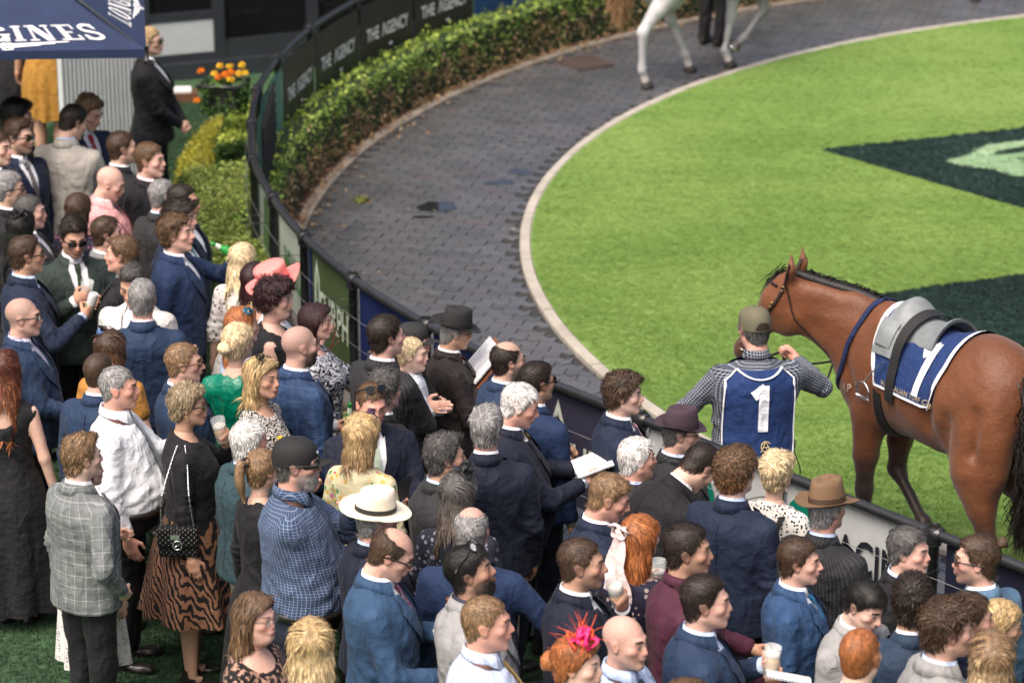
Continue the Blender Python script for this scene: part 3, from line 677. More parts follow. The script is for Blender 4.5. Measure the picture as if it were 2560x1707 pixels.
for (u, v, lab, sd_) in [(.35, .5, 'pink plant standing in for a reflection in the left window of the glazed building', 71), (1.25, .55, 'pink plant standing in for a reflection in the middle window of the glazed building', 72), (2.2, .5, 'pink plant standing in for a reflection in the window right above the banners', 73)]:
    q = FO + FD * u - FN * v; blossom('reflection_plant', (q[0], q[1], .15), 1.0, .28, lab, PINK, sd_)  # plants added indoors to stand in for pink reflections on the panes
# timber step with a white top in front of the plinth
p = at(452, 252); st = tag(empty('timber_step', (p[0], p[1], 0), R(8)), 'small timber step with white top at the building plinth', 'step')
g = Geo(); gbox(g, (-.16, -.1, 0), (.16, .1, .09)); g.build('timber_block', plain('brown_timber', (.10, .045, .022), .7, 0, .3), st, smooth=False)
g = Geo(); gbox(g, (-.14, -.08, .092), (.10, .09, .115)); g.build('white_board', plain('white_board', (.7, .7, .7), .5), st, smooth=False)

# ribbed white screen
p0, p1 = at(160, 490), at(352, 455); d3 = nrm(p1 - p0); L = np.linalg.norm(p1 - p0); scr = tag(empty('ribbed_screen', tuple(p0), math.atan2(d3[1], d3[0])), 'white vertically ribbed metal screen behind the men at left', 'screen')
M_rib = plain('white_ribbed_metal', (.56, .59, .60), .4, .1, .06)
nr = 19
for q in range(nr):
    x0 = L * q / nr; w = L / nr; g = Geo(); prof = [(0, 0), (.12, 0), (.3, .045), (.7, .045), (.88, 0), (1, 0)]
    V = np.stack([np.stack([[x0 + a * w for a, _ in prof], [-b2 for _, b2 in prof], np.full(6, z)], -1) for z in (.05, 2.1)]); g.add(V, gridF(2, 6)[:, ::-1])
    V2 = V.copy(); V2[:, :, 1] += .01; g.add(V2, gridF(2, 6)); g.build('rib_panel', M_rib, scr, smooth=False)
g = Geo(); gbox(g, (0, -.03, 0), (L, .03, .05)); g.build('bottom_track', M_rib, scr, smooth=False)

# ------------------------------------------------------------------ navy parasol
ZU = 2.25; c1 = at(366, 124, ZU); c2 = at(361, 22, ZU); e = nrm(c2 - c1); lft = np.array([-e[1], e[0], 0]); S = 2.3
cnr = [c1, c1 + e * S, c1 + e * S + lft * S, c1 + lft * S]; ctr = sum(cnr) / 4; apex = np.array([ctr[0], ctr[1], ZU + .72])
par = tag(empty('parasol', (ctr[0], ctr[1], 0)), 'square navy parasol with white lettering at the top left', 'parasol'); PO = np.array([ctr[0], ctr[1], 0])
k = N('navy_canvas'); M_canvas = k.out(Base__Color=k.mix(k.rng(k.noise(k.obj(), 5), .3, .7, 0, 1), (0.006, 0.016, 0.054), (0.009, 0.023, 0.070)), Roughness=.8, Normal=k.bump(k.noise(k.map(k.obj(), (4, 4, 1)), 2.5, 3), .25, .02))
M_pw = plain('white_print', (.78, .79, .8), .6)
nu, nv = 14, 10
def facept(i, u, v, off=0.0):
    A, B = cnr[i] , cnr[(i + 1) % 4]; b0 = A + (B - A) * u; p = b0 + (apex - b0) * v
    p = p - np.array([0, 0, 1]) * .07 * math.sin(math.pi * v) * (1 - .2 * abs(2 * u - 1)) - np.array([0, 0, 1]) * .05 * math.sin(math.pi * u) * (1 - v) ** 2 * -0.3
    n = nrm(np.cross(B - A, apex - A)); n = n if n[2] > 0 else -n
    return p + n * off - PO
for i in range(4):
    g = Geo(); V = np.array([[facept(i, u, v) for v in np.linspace(0, 1, nv)] for u in np.linspace(0, 1, nu)]); g.add(V, gridF(nu, nv))
    V = np.array([[facept(i, u, v, -.004) for v in np.linspace(0, 1, nv)] for u in np.linspace(0, 1, nu)]); g.add(V, gridF(nu, nv)[:, ::-1])
    V = np.array([[facept(i, u, 0) + np.array([0, 0, -h]) for h in (0, .06)] for u in np.linspace(0, 1, nu)]); g.add(V, gridF(nu, 2))
    pn = g.build('canopy_panel', M_canvas, par)
    g = Geo(); gtube(g, [cnr[i] - PO - np.array([0, 0, .02]), apex - PO - np.array([0, 0, .03])], .012, 6); g.build('rib', M_frame, par)
    g = Geo(); gtube(g, [cnr[i] - PO + np.array([0, 0, .02]), cnr[i] - PO - np.array([0, 0, .075])], .016, 8); g.build('corner_cap', M_frame, par)
g = Geo(); gtube(g, [(0, 0, 0), (0, 0, ZU + .7)], .03, 12); g.build('pole', M_frame, par)
g = Geo(); gbox(g, (-.3, -.3, 0), (.3, .3, .07)); g.build('base', M_frame, par, smooth=False)
def slab_word(word, h, lsp):
    """slab serif capitals built from bars"""
    g = Geo(); x = 0
    def bar(x0, y0, x1, y1): gbox(g, (x0, y0, 0), (x1, y1, .001))
    T, t = h * .24, h * .10
    for ch in word:
        w = h * {'I': .42, 'L': .78, 'E': .82, 'S': .74, 'O': .95, 'G': .95, 'N': 1.02}[ch]
        if ch in 'LEI': 
            cx = x + (w * .5 if ch == 'I' else w * .34); bar(cx - T / 2, 0, cx + T / 2, h); bar(x, 0, x + (w if ch != 'I' else w), t); bar(x, h - t, x + (w if ch == 'E' else (w if ch == 'I' else w * .68)), h)
            if ch == 'E': bar(cx, h * .46, x + w * .78, h * .56); bar(x + w - t, h - h * .30, x + w, h)
            if ch in 'LE': bar(x + w - t, 0, x + w, h * .32)
        elif ch == 'N':
            bar(x + w * .14, 0, x + w * .14 + t, h); bar(x + w * .80, 0, x + w * .80 + t, h); bar(x, 0, x + w * .34, t); bar(x, h - t, x + w * .3, h); bar(x + w * .68, h - t, x + w, h)
            g.add([(x + w * .12, h, 0), (x + w * .40, h, 0), (x + w * .9, 0, 0), (x + w * .62, 0, 0)], np.array([(0, 1, 2, 3)])[:, ::-1])
        else:
            cx, cy, rx, ry = x + w / 2, h / 2, w / 2, h / 2
            if ch in 'OG':
                th = np.linspace(0 if ch == 'O' else .55, 2 * math.pi - (0 if ch == 'O' else .1), 24)
                V = np.stack([np.c_[cx + (rx - k2 * T * abs(1)) * np.cos(th), cy + (ry - k2 * t) * np.sin(th), 0 * th] for k2 in (0, 1)]); g.add(V, gridF(2, 24))
                if ch == 'G': bar(cx + rx - T, 0, cx + rx, h * .48); bar(cx + rx * .0, h * .40, cx + rx * 1.12, h * .50)
            else:
                q = [(cx + rx * .8, h * .72), (cx + rx * .5, h * .92), (cx, h * .95), (cx - rx * .65, h * .82), (cx - rx * .55, h * .62), (cx, h * .52), (cx + rx * .6, h * .40), (cx + rx * .68, h * .18), (cx, h * .05), (cx - rx * .55, h * .08), (cx - rx * .85, h * .30)]
                gtube(g, [(a, b2, 0) for a, b2 in catmull(np.array(q), 4)], [t * .75] * 41, 6, flat=.05)
                bar(cx + rx * .72, h * .66, cx + rx * .9, h); bar(cx - rx * .95, 0, cx - rx * .77, h * .34)
        x += w + h * lsp
    return g, x
def on_face(g, i, mapf, name):
    def f(V):
        return np.array([facept(i, *mapf(p[0], p[1]), .006) for p in V])
    g.fn(f); return g.build(name, M_pw, par, smooth=False)
slope = np.linalg.norm(apex - (cnr[3] + cnr[0]) / 2)
for face in (3, 0):
    g, wtot = slab_word('LONGINES', .185, .16)
    mf = (lambda x, y: (.5 + (.10 if face == 3 else 0) + (x - wtot / 2) / S / .93, .085 + y / slope))
    on_face(g, face, mf, 'lettering')
    g = Geo()                                                       # winged emblem below the word
    for s in (-1, 1):
        for q in range(3):
            y0 = -.035 - .018 * q; Lw = .42 - .1 * q; V = [(s * .03, y0, 0), (s * Lw, y0 + .02, 0), (s * Lw, y0 + .03, 0), (s * .03, y0 + .012, 0)]; g.add(V, np.array([(0, 1, 2, 3)]))
    for a, b2 in (((-.03, -.095), (.03, -.095)), ((-.03, -.015), (.03, -.015)), ((-.03, -.095), (.03, -.015)), ((.03, -.095), (-.03, -.015)), ((-.03, -.095), (-.03, -.015)), ((.03, -.095), (.03, -.015))):
        gtube(g, [(*a, 0), (*b2, 0)], .006, 4, flat=.1)
    mf2 = (lambda x, y: (.5 + (.10 if face == 3 else 0) + x / S / .93, .08 + y / slope))
    on_face(g, face, mf2, 'emblem')

# ------------------------------------------------------------------ flower box hung on the rail
p = at(560, 207, .98); fb = tag(empty('flower_box', (p[0], p[1], 0), R(-6)), 'black rail planter full of orange and yellow marigolds', 'planter')
g = Geo(); q = [(-.18, -.17), (.15, -.17), (.18, .14), (-.13, .17)]; gtube(g, [(x, y, .98) for x, y in q], .02, 8, closed=True); g.build('rim', M_pipe, fb)
g = Geo(); prism(g, [(x * .8, y * .8, .80) for x, y in q], (0, 0, .14)); g.build('trough', plain('dark_trough', (.02, .02, .02), .6), fb, smooth=False)
rr = np.random.default_rng(9); n = 1500
P = np.c_[rr.uniform(-.2, .2, n), rr.uniform(-.2, .2, n), rr.uniform(.74, 1.0, n)]; leaf_cloud(P, np.tile([0, 0, 1.], (n, 1)), .022, DEEP + [(.1, .2, .03)], 4).build('leaves', M_leaf, fb, smooth=False, color=True)['kind'] = 'stuff'
fl = [(-.2, .06, 1.05), (-.06, .15, 1.07), (.02, .16, 1.07), (.12, .17, 1.08), (-.03, -.08, 1.03), (.03, -.06, 1.05), (.08, -.09, 1.02), (.05, .05, 1.05), (.12, .04, 1.04), (.17, .03, 1.05), (-.19, -.18, .86), (-.08, .02, 1.04)]
for q, (x, y, z) in enumerate(fl):
    g = Geo(); c = (.75, .22, .01) if q in (0, 4, 5, 7, 10) else (.75, .48, .02)
    n = 46; i = np.arange(n); ph = i * 2.39996; zz = (i / n) ** .8; rad = .033 * (1.3 if q == 5 else 1)
    d = np.c_[np.sin(zz * 1.5) * np.cos(ph), np.sin(zz * 1.5) * np.sin(ph), np.cos(zz * 1.5)]
    leaf_cloud(np.array([x, y, z]) + d * rad * .8, d, rad * .5, [c, tuple(v * .8 for v in c)], q, .8, .3, g=g); g.build('marigold', M_leaf, fb, smooth=False, color=True)
# ================================================================== PEOPLE: the kit
# ---- fabrics
def _fold(k, v, amt=0.5):
    n = k.noise(k.map(v, (1.0, 1.0, 0.5)), 8, 2, 0.5); w = k.noise(v, 420, 2)
    rg = k.ma('POWER', k.ma('SUBTRACT', 1.0, k.ma('MULTIPLY', k.ma('ABSOLUTE', k.ma('SUBTRACT', n, 0.5)), 5.0)), 2.0)
    n2 = k.noise(k.map(v, (1.0, 1.0, 1.6), (0.4, 0.3, 0)), 15, 2, 0.5)
    b1 = k.bump(rg, amt * 0.8, 0.018); b1 = k.bump(n2, amt * 0.9, 0.02, b1)
    return k.bump(w, 0.10, 0.001, b1)
def _fin(k, c, rough, sheen, v, amt=0.5, spec=0.25):
    k.out(Base__Color=c, Roughness=rough, Sheen__Weight=sheen, Sheen__Roughness=0.5, Specular__IOR__Level=spec, Normal=_fold(k, v, amt)); return k.m
def _var(k, v, c, a=0.10):
    f = k.rng(k.noise(v, 7, 3), 0.3, 0.7, 1 - a, 1 + a); return k.mix(1.0, c, k.cmb(f, f, f), 'MULTIPLY')
@cached
def cloth(c, pat='plain', c2=(0.5, 0.5, 0.5), sc=1.0, rough=0.72, sheen=0.03):
    nm = {'plain': 'woven_cloth', 'pin': 'pinstripe_cloth', 'check': 'checked_cloth', 'gingham': 'gingham_cloth', 'plaid': 'plaid_cloth', 'zebra': 'zebra_print_cloth', 'floral': 'floral_cloth', 'mono': 'monochrome_print_cloth', 'dots': 'dotted_cloth', 'lace': 'lace_cloth', 'satin': 'satin_cloth', 'cord': 'corduroy_cloth', 'stripe': 'striped_cloth', 'arc': 'arc_print_cloth', 'bright': 'bright_floral_cloth', 'tieStripe': 'striped_silk'}[pat]
    k = N(nm); v = k.obj(); x, y, z = k.xyz(v)
    if pat in ('pin', 'check', 'gingham', 'plaid', 'stripe', 'cord'): u, z, y_ = k.xyz(k.attr())
    else: u = x
    FR = lambda a, f: k.ma('FRACT', k.ma('MULTIPLY', k.ma('ADD', a, 5.0), f))
    line = lambda a, f, w: k.ma('LESS_THAN', FR(a, f), w)
    amt = 0.5
    if pat == 'plain':
        w = k.noise(k.map(v, (260, 260, 90)), 1.0, 2); col = k.mix(k.rng(w, .35, .65, 0, .35), c, tuple(q * 1.5 + .004 for q in c))
    elif pat == 'pin': col = k.mix(k.ma('MULTIPLY', line(u, 62 * sc, .13), .55), c, c2)
    elif pat == 'check':
        f = k.ma('MAXIMUM', line(u, 55 * sc, .16), line(z, 55 * sc, .16)); col = k.mix(k.ma('MULTIPLY', f, .75), c, c2)
    elif pat == 'gingham':
        f = k.ma('MULTIPLY', k.ma('ADD', line(u, 70 * sc, .5), line(z, 70 * sc, .5)), .5); col = k.mix(f, c2, c)
    elif pat == 'plaid':
        f = k.ma('MULTIPLY', k.ma('ADD', line(u, 19 * sc, .10), line(z, 15 * sc, .08)), .45)
        f2 = k.ma('MULTIPLY', k.ma('ADD', line(k.ma('ADD', u, .02), 19 * sc, .3), line(k.ma('ADD', z, .03), 15 * sc, .3)), .10); col = k.mix(k.ma('ADD', f, f2), c, c2)
    elif pat == 'stripe': col = k.mix(line(u, 90 * sc, .5), c, c2)
    elif pat == 'tieStripe': col = k.mix(line(k.ma('ADD', k.ma('MULTIPLY', x, 1.2), z), 32 * sc, .3), c, c2)
    elif pat == 'zebra':
        w = k.n('ShaderNodeTexWave', _wave_type='BANDS', _bands_direction='DIAGONAL', Vector=k.map(v, (1, 1, .8)), Scale=9.0 * sc, Distortion=7.5, Detail=2.0, Detail__Scale=1.1).outputs['Fac']; col = k.mix(k.ma('GREATER_THAN', w, .5), c, c2); amt = .3
    elif pat in ('floral', 'bright'):
        vo = k.n('ShaderNodeTexVoronoi', Vector=v, Scale=26.0 * sc, Randomness=1.0); d = vo.outputs['Distance']; cc = vo.outputs['Color']
        nn = k.noise(v, 60 * sc, 2); f = k.ma('LESS_THAN', k.ma('ADD', d, k.ma('MULTIPLY', nn, .35)), .46)
        if pat == 'floral': pc = k.mix(k.ma('GREATER_THAN', k.xyz(cc)[0], .55), c2, tuple(min(1, q * .5 + .05) for q in c2))
        else: pc = k.ramp(k.xyz(cc)[0], [(0, (.45, .33, .08)), (.25, (.42, .06, .10)), (.45, (.12, .24, .12)), (.62, (.55, .42, .25)), (.8, (.35, .12, .2)), (1, (.08, .12, .2))], 'CONSTANT'); f = k.ma('LESS_THAN', k.ma('ADD', d, k.ma('MULTIPLY', nn, .35)), .58)
        col = k.mix(f, c, pc); amt = .35
    elif pat == 'mono':
        w = k.n('ShaderNodeTexWave', _wave_type='BANDS', _bands_direction='Z', Vector=v, Scale=13.0 * sc, Distortion=14.0, Detail=3.0, Detail__Scale=2.5).outputs['Fac']
        q = k.n('ShaderNodeTexVoronoi', Vector=v, Scale=48.0 * sc).outputs['Distance']; f = k.ma('GREATER_THAN', k.ma('MULTIPLY', w, k.ma('ADD', q, .45)), .42); col = k.mix(f, c, c2); amt = .3
    elif pat in ('dots', 'arc'):
        vo = k.n('ShaderNodeTexVoronoi', Vector=v, Scale=52.0 * sc, Randomness=.35); d = vo.outputs['Distance']
        f = k.ma('LESS_THAN', d, .30)
        if pat == 'arc': f = k.ma('MULTIPLY', k.ma('LESS_THAN', d, .42), k.ma('GREATER_THAN', k.noise(v, 58 * sc, 1), .47))
        col = k.mix(f, c, c2); amt = .3
    elif pat == 'lace': col = k.mix(k.rng(k.noise(v, 38 * sc, 3), .50, .56, 0, 1), c, c2)
    elif pat == 'satin': col = c; rough = .32; sheen = 0
    elif pat == 'cord':
        f = k.ma('ABSOLUTE', k.ma('SINE', k.ma('MULTIPLY', u, 300.0))); col = k.mix(f, tuple(q * .7 for q in c), c)
    return _fin(k, _var(k, v, col), rough, sheen, v, amt, .5 if pat == 'satin' else .2)
@cached
def skin_mat():
    k = N('skin'); c = k.attr(); v = k.obj()
    f = k.rng(k.noise(v, 55, 3), .3, .7, .93, 1.07); c = k.mix(1.0, c, k.cmb(f, f, f), 'MULTIPLY')
    return k.out(Base__Color=c, Roughness=.58, Specular__IOR__Level=.35, Subsurface__Weight=.12, Subsurface__Radius=(.012, .005, .003), Subsurface__Scale=.6, Normal=k.bump(k.noise(v, 160, 3), .15, .003))
@cached
def hair_mat():
    k = N('hair'); c = k.attr(); v = k.obj(); f = k.ma('MULTIPLY', k.rng(k.noise(k.map(v, (120, 120, 30)), 1.0, 3), .3, .7, .62, 1.4), k.rng(k.noise(k.map(v, (55, 40, 14)), 1.0, 2), .3, .7, .70, 1.32))
    return k.out(Base__Color=k.mix(1.0, c, k.cmb(f, f, f), 'MULTIPLY'), Roughness=.50, Specular__IOR__Level=.32, Normal=k.bump(k.noise(k.map(v, (130, 90, 40)), 1.0, 3), .45, .006))
M_shoe = plain('polished_leather', (.018, .015, .014), .3, 0, .2)
M_tan = plain('tan_leather', (.12, .045, .02), .4, 0, .2)
M_lens = plain('dark_lens', (.006, .006, .007), .06, 0, 0)
M_gold = plain('gold_metal', (.45, .33, .14), .3, .9)
M_steel = plain('polished_steel', (.55, .56, .57), .22, .9)
M_black = plain('black_felt', (.012, .012, .013), .8, 0, .15)

SKIN = {'fair': (.60, .385, .30), 'pink': (.61, .375, .30), 'tan': (.48, .285, .20), 'olive': (.43, .255, .175), 'pale': (.68, .46, .37), 'red': (.57, .315, .245)}
HAIR = {'black': (.010, .009, .008), 'dark': (.022, .015, .011), 'brown': (.055, .033, .020), 'lbrown': (.105, .062, .034), 'sandy': (.20, .125, .068), 'blond': (.42, .295, .145), 'pale': (.58, .46, .28), 'grey': (.24, .235, .23), 'dgrey': (.075, .072, .070), 'white': (.60, .585, .56), 'ginger': (.30, .105, .035), 'auburn': (.070, .020, .012), 'wine': (.026, .009, .010), 'mixb': (.26, .20, .125)}

# ---- head
HX = np.concatenate([np.arange(-.102, .104, .0092)]).astype(np.float32)
HY = np.concatenate([np.arange(-.130, 0, .015), np.arange(0, .135, .0074)]).astype(np.float32)
HZ = np.concatenate([np.arange(-.235, -.128, .018), np.arange(-.128, .055, .0072), np.arange(.055, .142, .0125)]).astype(np.float32)
def head_geo(r, sex='m', fat=0.0, skin='fair', brow='brown', beard=None, bcol='brown', stubble=0.0, lips=None, scalp=None, scal_t=.35, eyes=True):
    """r: random generator. returns verts, faces, colours in head space (origin between the ears, +Y forward)"""
    X, Y, Z = mg((HX, HY, HZ)); f = sex == 'f'; u = lambda a: r.uniform(-a, a)
    sx = 1 + u(.03) + .05 * fat; X = X / sx; A = np.abs(X)
    jw = .052 + u(.003) - (.007 if f else 0) + .006 * fat; ch = -.097 + u(.004) + (.005 if f else 0)
    d = ell(X, Y, Z, (0, -.014, .032), (.076, .096, .087))
    d = smin(d, ell(X, Y, Z, (0, .026, -.03), (.060 + .004 * fat, .066, .082)), .03)
    d = smin(d, cone(A, Y, Z, (jw, -.002, -.048), (.016, .068, ch), .019 + .004 * fat, .016), .028)
    d = smin(d, ell(X, Y, Z, (0, .071 + u(.003), ch), (.022, .018, .018)), .018)
    d = smin(d, ell(A, Y, Z, (.044, .056, -.016), (.021, .021, .017)), .022)
    d = smin(d, cone(A, Y, Z, (.012, .084, .026), (.042, .072, .026), .010 if f else .012, .010), .014)
    d = smax(d, -ell(A, Y, Z, (.031, .097, .007), (.017, .016, .0105)), .012)
    nl = .107 + u(.006) - (.005 if f else 0)
    d = smin(d, cone(X, Y, Z, (0, .086, .020), (0, nl, -.027 + u(.003)), .0075, .0115 + u(.001)), .010)
    d = smin(d, ell(A, Y, Z, (.012, nl - .012, -.030), (.0075, .011, .0075)), .006)
    d = smin(d, ell(X, Y, Z, (0, .086, -.050), (.025, .014, .016)), .012)
    d = smin(d, ell(X, Y, Z, (0, .0945, -.0575), (.022, .010, .0050)), .004)
    d = smin(d, ell(X, Y, Z, (0, .0930, -.0670), (.019, .010, .0058)), .004)
    d = smax(d, -ell(X, Y, Z, (0, .1055, -.0622), (.024, .008, .0022)), .004)
    d = np.minimum(d, np.sqrt((A - .031) ** 2 + (Y - .0755) ** 2 + (Z - .006) ** 2) - .0132)
    ear = ell(A, Y, Z, (.079, -.010, .0), (.0105, .019, .031), rx=.25); ear = smax(ear, -ell(A, Y, Z, (.090, -.004, .004), (.009, .010, .017)), .006)
    d = smin(d, ear, .008)
    nr = (.047 if f else .057) + .008 * fat; neck = cone(X, Y, Z, (0, -.020, -.05), (0, -.042, -.22), nr, nr + .006)
    if fat > .5: neck = smin(neck, ell(X, Y, Z, (0, .03, -.105), (.045, .045, .03)), .03)
    d = smin(d, neck, .03)
    V, F = nets(d, (HX, HY, HZ))
    x, y, z = np.abs(V[:, 0]), V[:, 1], V[:, 2]
    base = np.array(SKIN[skin]) * r.uniform(.93, 1.07); C = np.tile(base, (len(V), 1))
    sm = lambda a, b, t: np.clip((t - a) / (b - a), 0, 1)
    def blend(w, col): C[:] = C * (1 - w[:, None]) + np.array(col) * w[:, None]
    g = lambda cx, cy, cz, s: np.exp(-(((x - cx) ** 2 + (y - cy) ** 2 + (z - cz) ** 2) / s ** 2))
    red = base * np.array([1.02, .70, .66]); blend(np.clip(.75 * g(.04, .075, -.025, .028) + .8 * g(0, nl, -.028, .016) + .55 * g(.082, -.01, 0, .03) + .3 * g(0, .07, .06, .03), 0, .8), red)
    blend(.35 * sm(-.10, -.16, z), base * np.array([.95, .80, .76]))
    if scalp: blend(scal_t * sm(.0, .02, z - np.interp(y, [-.1, -.02, .01, .045, .075], [-.08, -.045, -.01, .035, .085])), HAIR[scalp])
    jaw = sm(-.020, -.045, z) * sm(-.01, .02, y) * sm(-.15, -.13, z) * (1 - sm(.018, .012, np.hypot(V[:, 0], (z + .061) * 1.5)))
    if stubble: blend(stubble * jaw, np.array(HAIR[bcol]) * .9)
    if beard: blend(.72 * np.clip(jaw * 1.4, 0, 1), HAIR[bcol])
    lp = np.clip(1.6 - ((V[:, 0] / .021) ** 2 + ((z + .0622) / .0095) ** 2) * 1.3, 0, 1) * (y > .085); blend(lp * (.9 if lips else .55), lips or base * np.array([.80, .50, .48]))
    pass
    bz = .030 + np.clip((x - .02) * .15, -.002, .004); blend(.35 * (np.abs(z - bz) < .0060) * (x > .010) * (x < .052) * (y > .055), HAIR[brow])
    e = np.sqrt((x - .031) ** 2 + (y - .0755) ** 2 + (z - .006) ** 2) < .0142
    e &= y > .078
    ex = Geo(); t = np.linspace(0, 2 * math.pi, 12, endpoint=False); ic = [(.05, .035, .025), (.10, .13, .16), (.08, .09, .06)][int(r.integers(3))]; hb = HAIR[brow]
    for s in (-1, 1):
        al = np.c_[s * (.031 + .0125 * np.cos(t)), .0888 - .0035 * np.cos(t) ** 2 - .002 * np.cos(t), .0058 + .0046 * np.sin(t) + .0012 * np.cos(t)]
        fan(ex, al if s < 0 else al[::-1], 0, (.42, .37, .35)); fan(ex, (np.c_[s * .031 + .0052 * np.cos(t), np.full(12, .0900), .0058 + .0046 * np.sin(t)])[::-1], 0, ic)
        q = np.linspace(-1, 1, 6); gtube(ex, np.c_[s * (.031 + .0135 * q), .0897 - .0045 * q ** 2 - .0022 * q, .0108 - .0035 * q ** 2 + .0005 * q], .0013 if not f else .0019, 4, 0, base * (.22 if f else .4))
        q = np.linspace(0, 1, 7); gtube(ex, np.c_[s * (.012 + .040 * q), .0945 - .018 * q ** 1.8 - (.004 if f else 0), .0275 + .0055 * np.sin(q * 2.2) + u(.001)], np.interp(q, [0, .3, 1], [.0030, .0040, .0018]) * (.8 if f else 1.1), 5, 0, hb, flat=1.1)
    q = np.linspace(-1, 1, 9); cur = r.uniform(-.002, .004); gtube(ex, np.c_[.0215 * q, .1015 - .0105 * q ** 2, -.0624 + cur * q ** 2], .0012, 4, 0, base * np.array([.35, .2, .2]))
    n0 = len(V); V = np.concatenate([V] + ex.V); C = np.concatenate([C] + ex.C); F = [F] + [f_ + n0 for f_ in ex.F]
    return V, F, C

# ---- hair
def zline(y, fore=.062):
    return np.interp(y, [-.12, -.075, -.03, -.004, .012, .030, .05, .075, .105], [-.080, -.076, -.046, -.002, -.014, .016, .048, fore, fore + .004])
def hair_geo(r, style='short', col='brown', sex='m', part=0.0, length=.25, col2=None, bald=0.0, fore=.062, strands=1.0, under=None):
    fore = fore + (.011 if sex == 'm' and style not in ('fringe', 'curly', 'curlyf', 'bun') else 0)
    base = np.array(HAIR[col]); g = Geo(); long_ = style in ('bob', 'long', 'wave', 'fringe_long')
    P_ = {'short': (.0045, .014, .008, .005), 'crop': (.0035, .008, .004, .003), 'buzz': (.002, .003, .0, .001), 'quiff': (.004, .020, .018, .008), 'slick': (.0055, .014, .006, .004), 'messy': (.010, .022, .014, .013),
          'curly': (.008, .024, .020, .013), 'full': (.013, .020, .010, .008), 'thin': (.004, .006, .002, .003), 'shoe': (.005, .005, .0, .003), 'pixie': (.010, .024, .016, .010), 'bun': (.014, .020, .012, .006), 'tail': (.010, .014, .008, .005), 'manbun': (.004, .016, .008, .005),
          'curlyf': (.030, .045, .030, .020), 'bob': (.018, .018, .012, .008), 'long': (.014, .015, .010, .007), 'wave': (.016, .018, .012, .012), 'fringe_long': (.016, .018, .022, .007), 'fringe': (.004, .017, .017, .006)}[style]
    ts, tt, tf, na = [q * .78 for q in P_]; h = .0102 if not long_ else .0128
    lo = (-.125, -.15, -.11 if not long_ else -.10 - length); hi = (.125, .13, .17)
    ax = axes(lo, hi, h); X, Y, Z = mg(ax); A = np.abs(X)
    cran = ell(X, Y, Z, (0, -.014, .032), (.077, .097, .088)); cran = smin(cran, ell(X, Y, Z, (0, -.03, -.04), (.062, .06, .06)), .03)
    up = np.clip((Z - .02) / .08, 0, 1); fr = np.clip((Y - .02) / .07, 0, 1) * np.clip((Z - .05) / .03, 0, 1)
    t = ts + (tt - ts) * up + tf * fr
    XX, YY, ZZ = np.broadcast_arrays(X, Y, Z); sd_ = r.integers(0, 50)
    nz = vnoise(XX, YY, ZZ, 38, sd_) * na * .7 + vnoise(XX, YY, ZZ, 85 if style in ('curly', 'curlyf') else 62, sd_ + 3) * na * .6
    m = Z - zline(Y + 0 * X, fore) - (0.0 if sex == 'f' else 1.0) * .024 * np.exp(-((A - .050) / .020) ** 2) * np.clip((Y - .02) / .03, 0, 1) * (style not in ('fringe', 'curly'))
    if style == 'shoe' or bald > 0:
        top = ell(X, Y, Z, (0, .03, .125), (.060 + .03 * bald, .085 + .035 * bald, .045 + .02 * bald)); m = np.minimum(m, top * 1.0)
    t = t * np.clip(m / .022, 0, 1) + nz * np.clip(m / .03, 0, 1)
    if style == 'fringe': t = np.where((Y > .05) & (Z > .045), t, t)
    d = smax(cran - t, -m * .8, .004)
    if long_:
        zb = -length; w = .088 if style != 'wave' else .10
        wz = np.interp(Z, [zb, -.12, 0, .06], [w * (.80 if style != 'bob' else .9), w * 1.08, w * 1.08, w]); cz = np.interp(Z, [zb, -.16, 0], [-.075 - .09 * (length > .27), -.060 - .02 * (length > .27), -.025]); bz = np.interp(Z, [zb, -.12, .0, .06], [.050 if style != 'bob' else .070, .072, .092, .095])
        cur = (np.sqrt((X / wz) ** 2 + ((Y - cz) / bz) ** 2) - 1) * .075 + nz * .8
        cur = smax(cur, Z - .07, .03); cur = np.maximum(cur, -(Z - zb - .03 * vnoise(XX * 1., YY, ZZ * 0, 30, sd_)))
        yf = np.interp(Z, [zb, -.10, .03, .06], [.02, .048, .055, .03]) if style != 'bob' else np.interp(Z, [-.13, .0, .06], [.062, .060, .03]); fc = np.maximum(yf - (Y - .0) - 0.0, A - .062 - .0 * Z); d = smin(d, smax(cur, -np.maximum(-(Y - .01), A - .066), .012), .015)
        d = np.maximum(d, -np.maximum(-(Y - np.interp(Z, [zb, -.11, .045], [.06, .045, .070])), A * 0 + Z - .058))
    if style in ('bun', 'tail', 'manbun'):
        bc = {'bun': (0, -.125, .0), 'tail': (0, -.115, .075), 'manbun': (0, -.115, .10)}[style]; br = {'bun': .044, 'tail': .026, 'manbun': .028}[style]
        ax2 = axes((-.06, -.19, -.06), (.06, -.06, .15), .0088); x2, y2, z2 = mg(ax2); b3 = np.broadcast_arrays(x2, y2, z2)
        V, F = nets(ell(x2, y2, z2, bc, (br * 1.1, br, br)) + vnoise(*b3, 70, sd_) * .007, ax2); g.add(V, F, 0, base * 1.0)
        if style == 'tail':
            q = np.array([(0, -.12, .08), (0, -.155, .06), (.005, -.165, -.02), (0, -.15, -.10), (0, -.135, -.17)]); gtube(g, catmull(q, 4), np.interp(np.arange(17), [0, 4, 10, 16], [.018, .03, .028, .008]), 10, 0, base)
    if under is not None: d = np.maximum(d, Z - under)
    V, F = nets(d, ax)
    if len(V) == 0: return g
    shade = r.uniform(.85, 1.12, len(V))
    C = base * shade[:, None]
    if col2: w = np.clip((-V[:, 2] + .02) / max(length, .1) * 1.0 + r.normal(0, .2, len(V)), 0, 1)[:, None]; C = C * (1 - w) + np.array(HAIR[col2]) * w
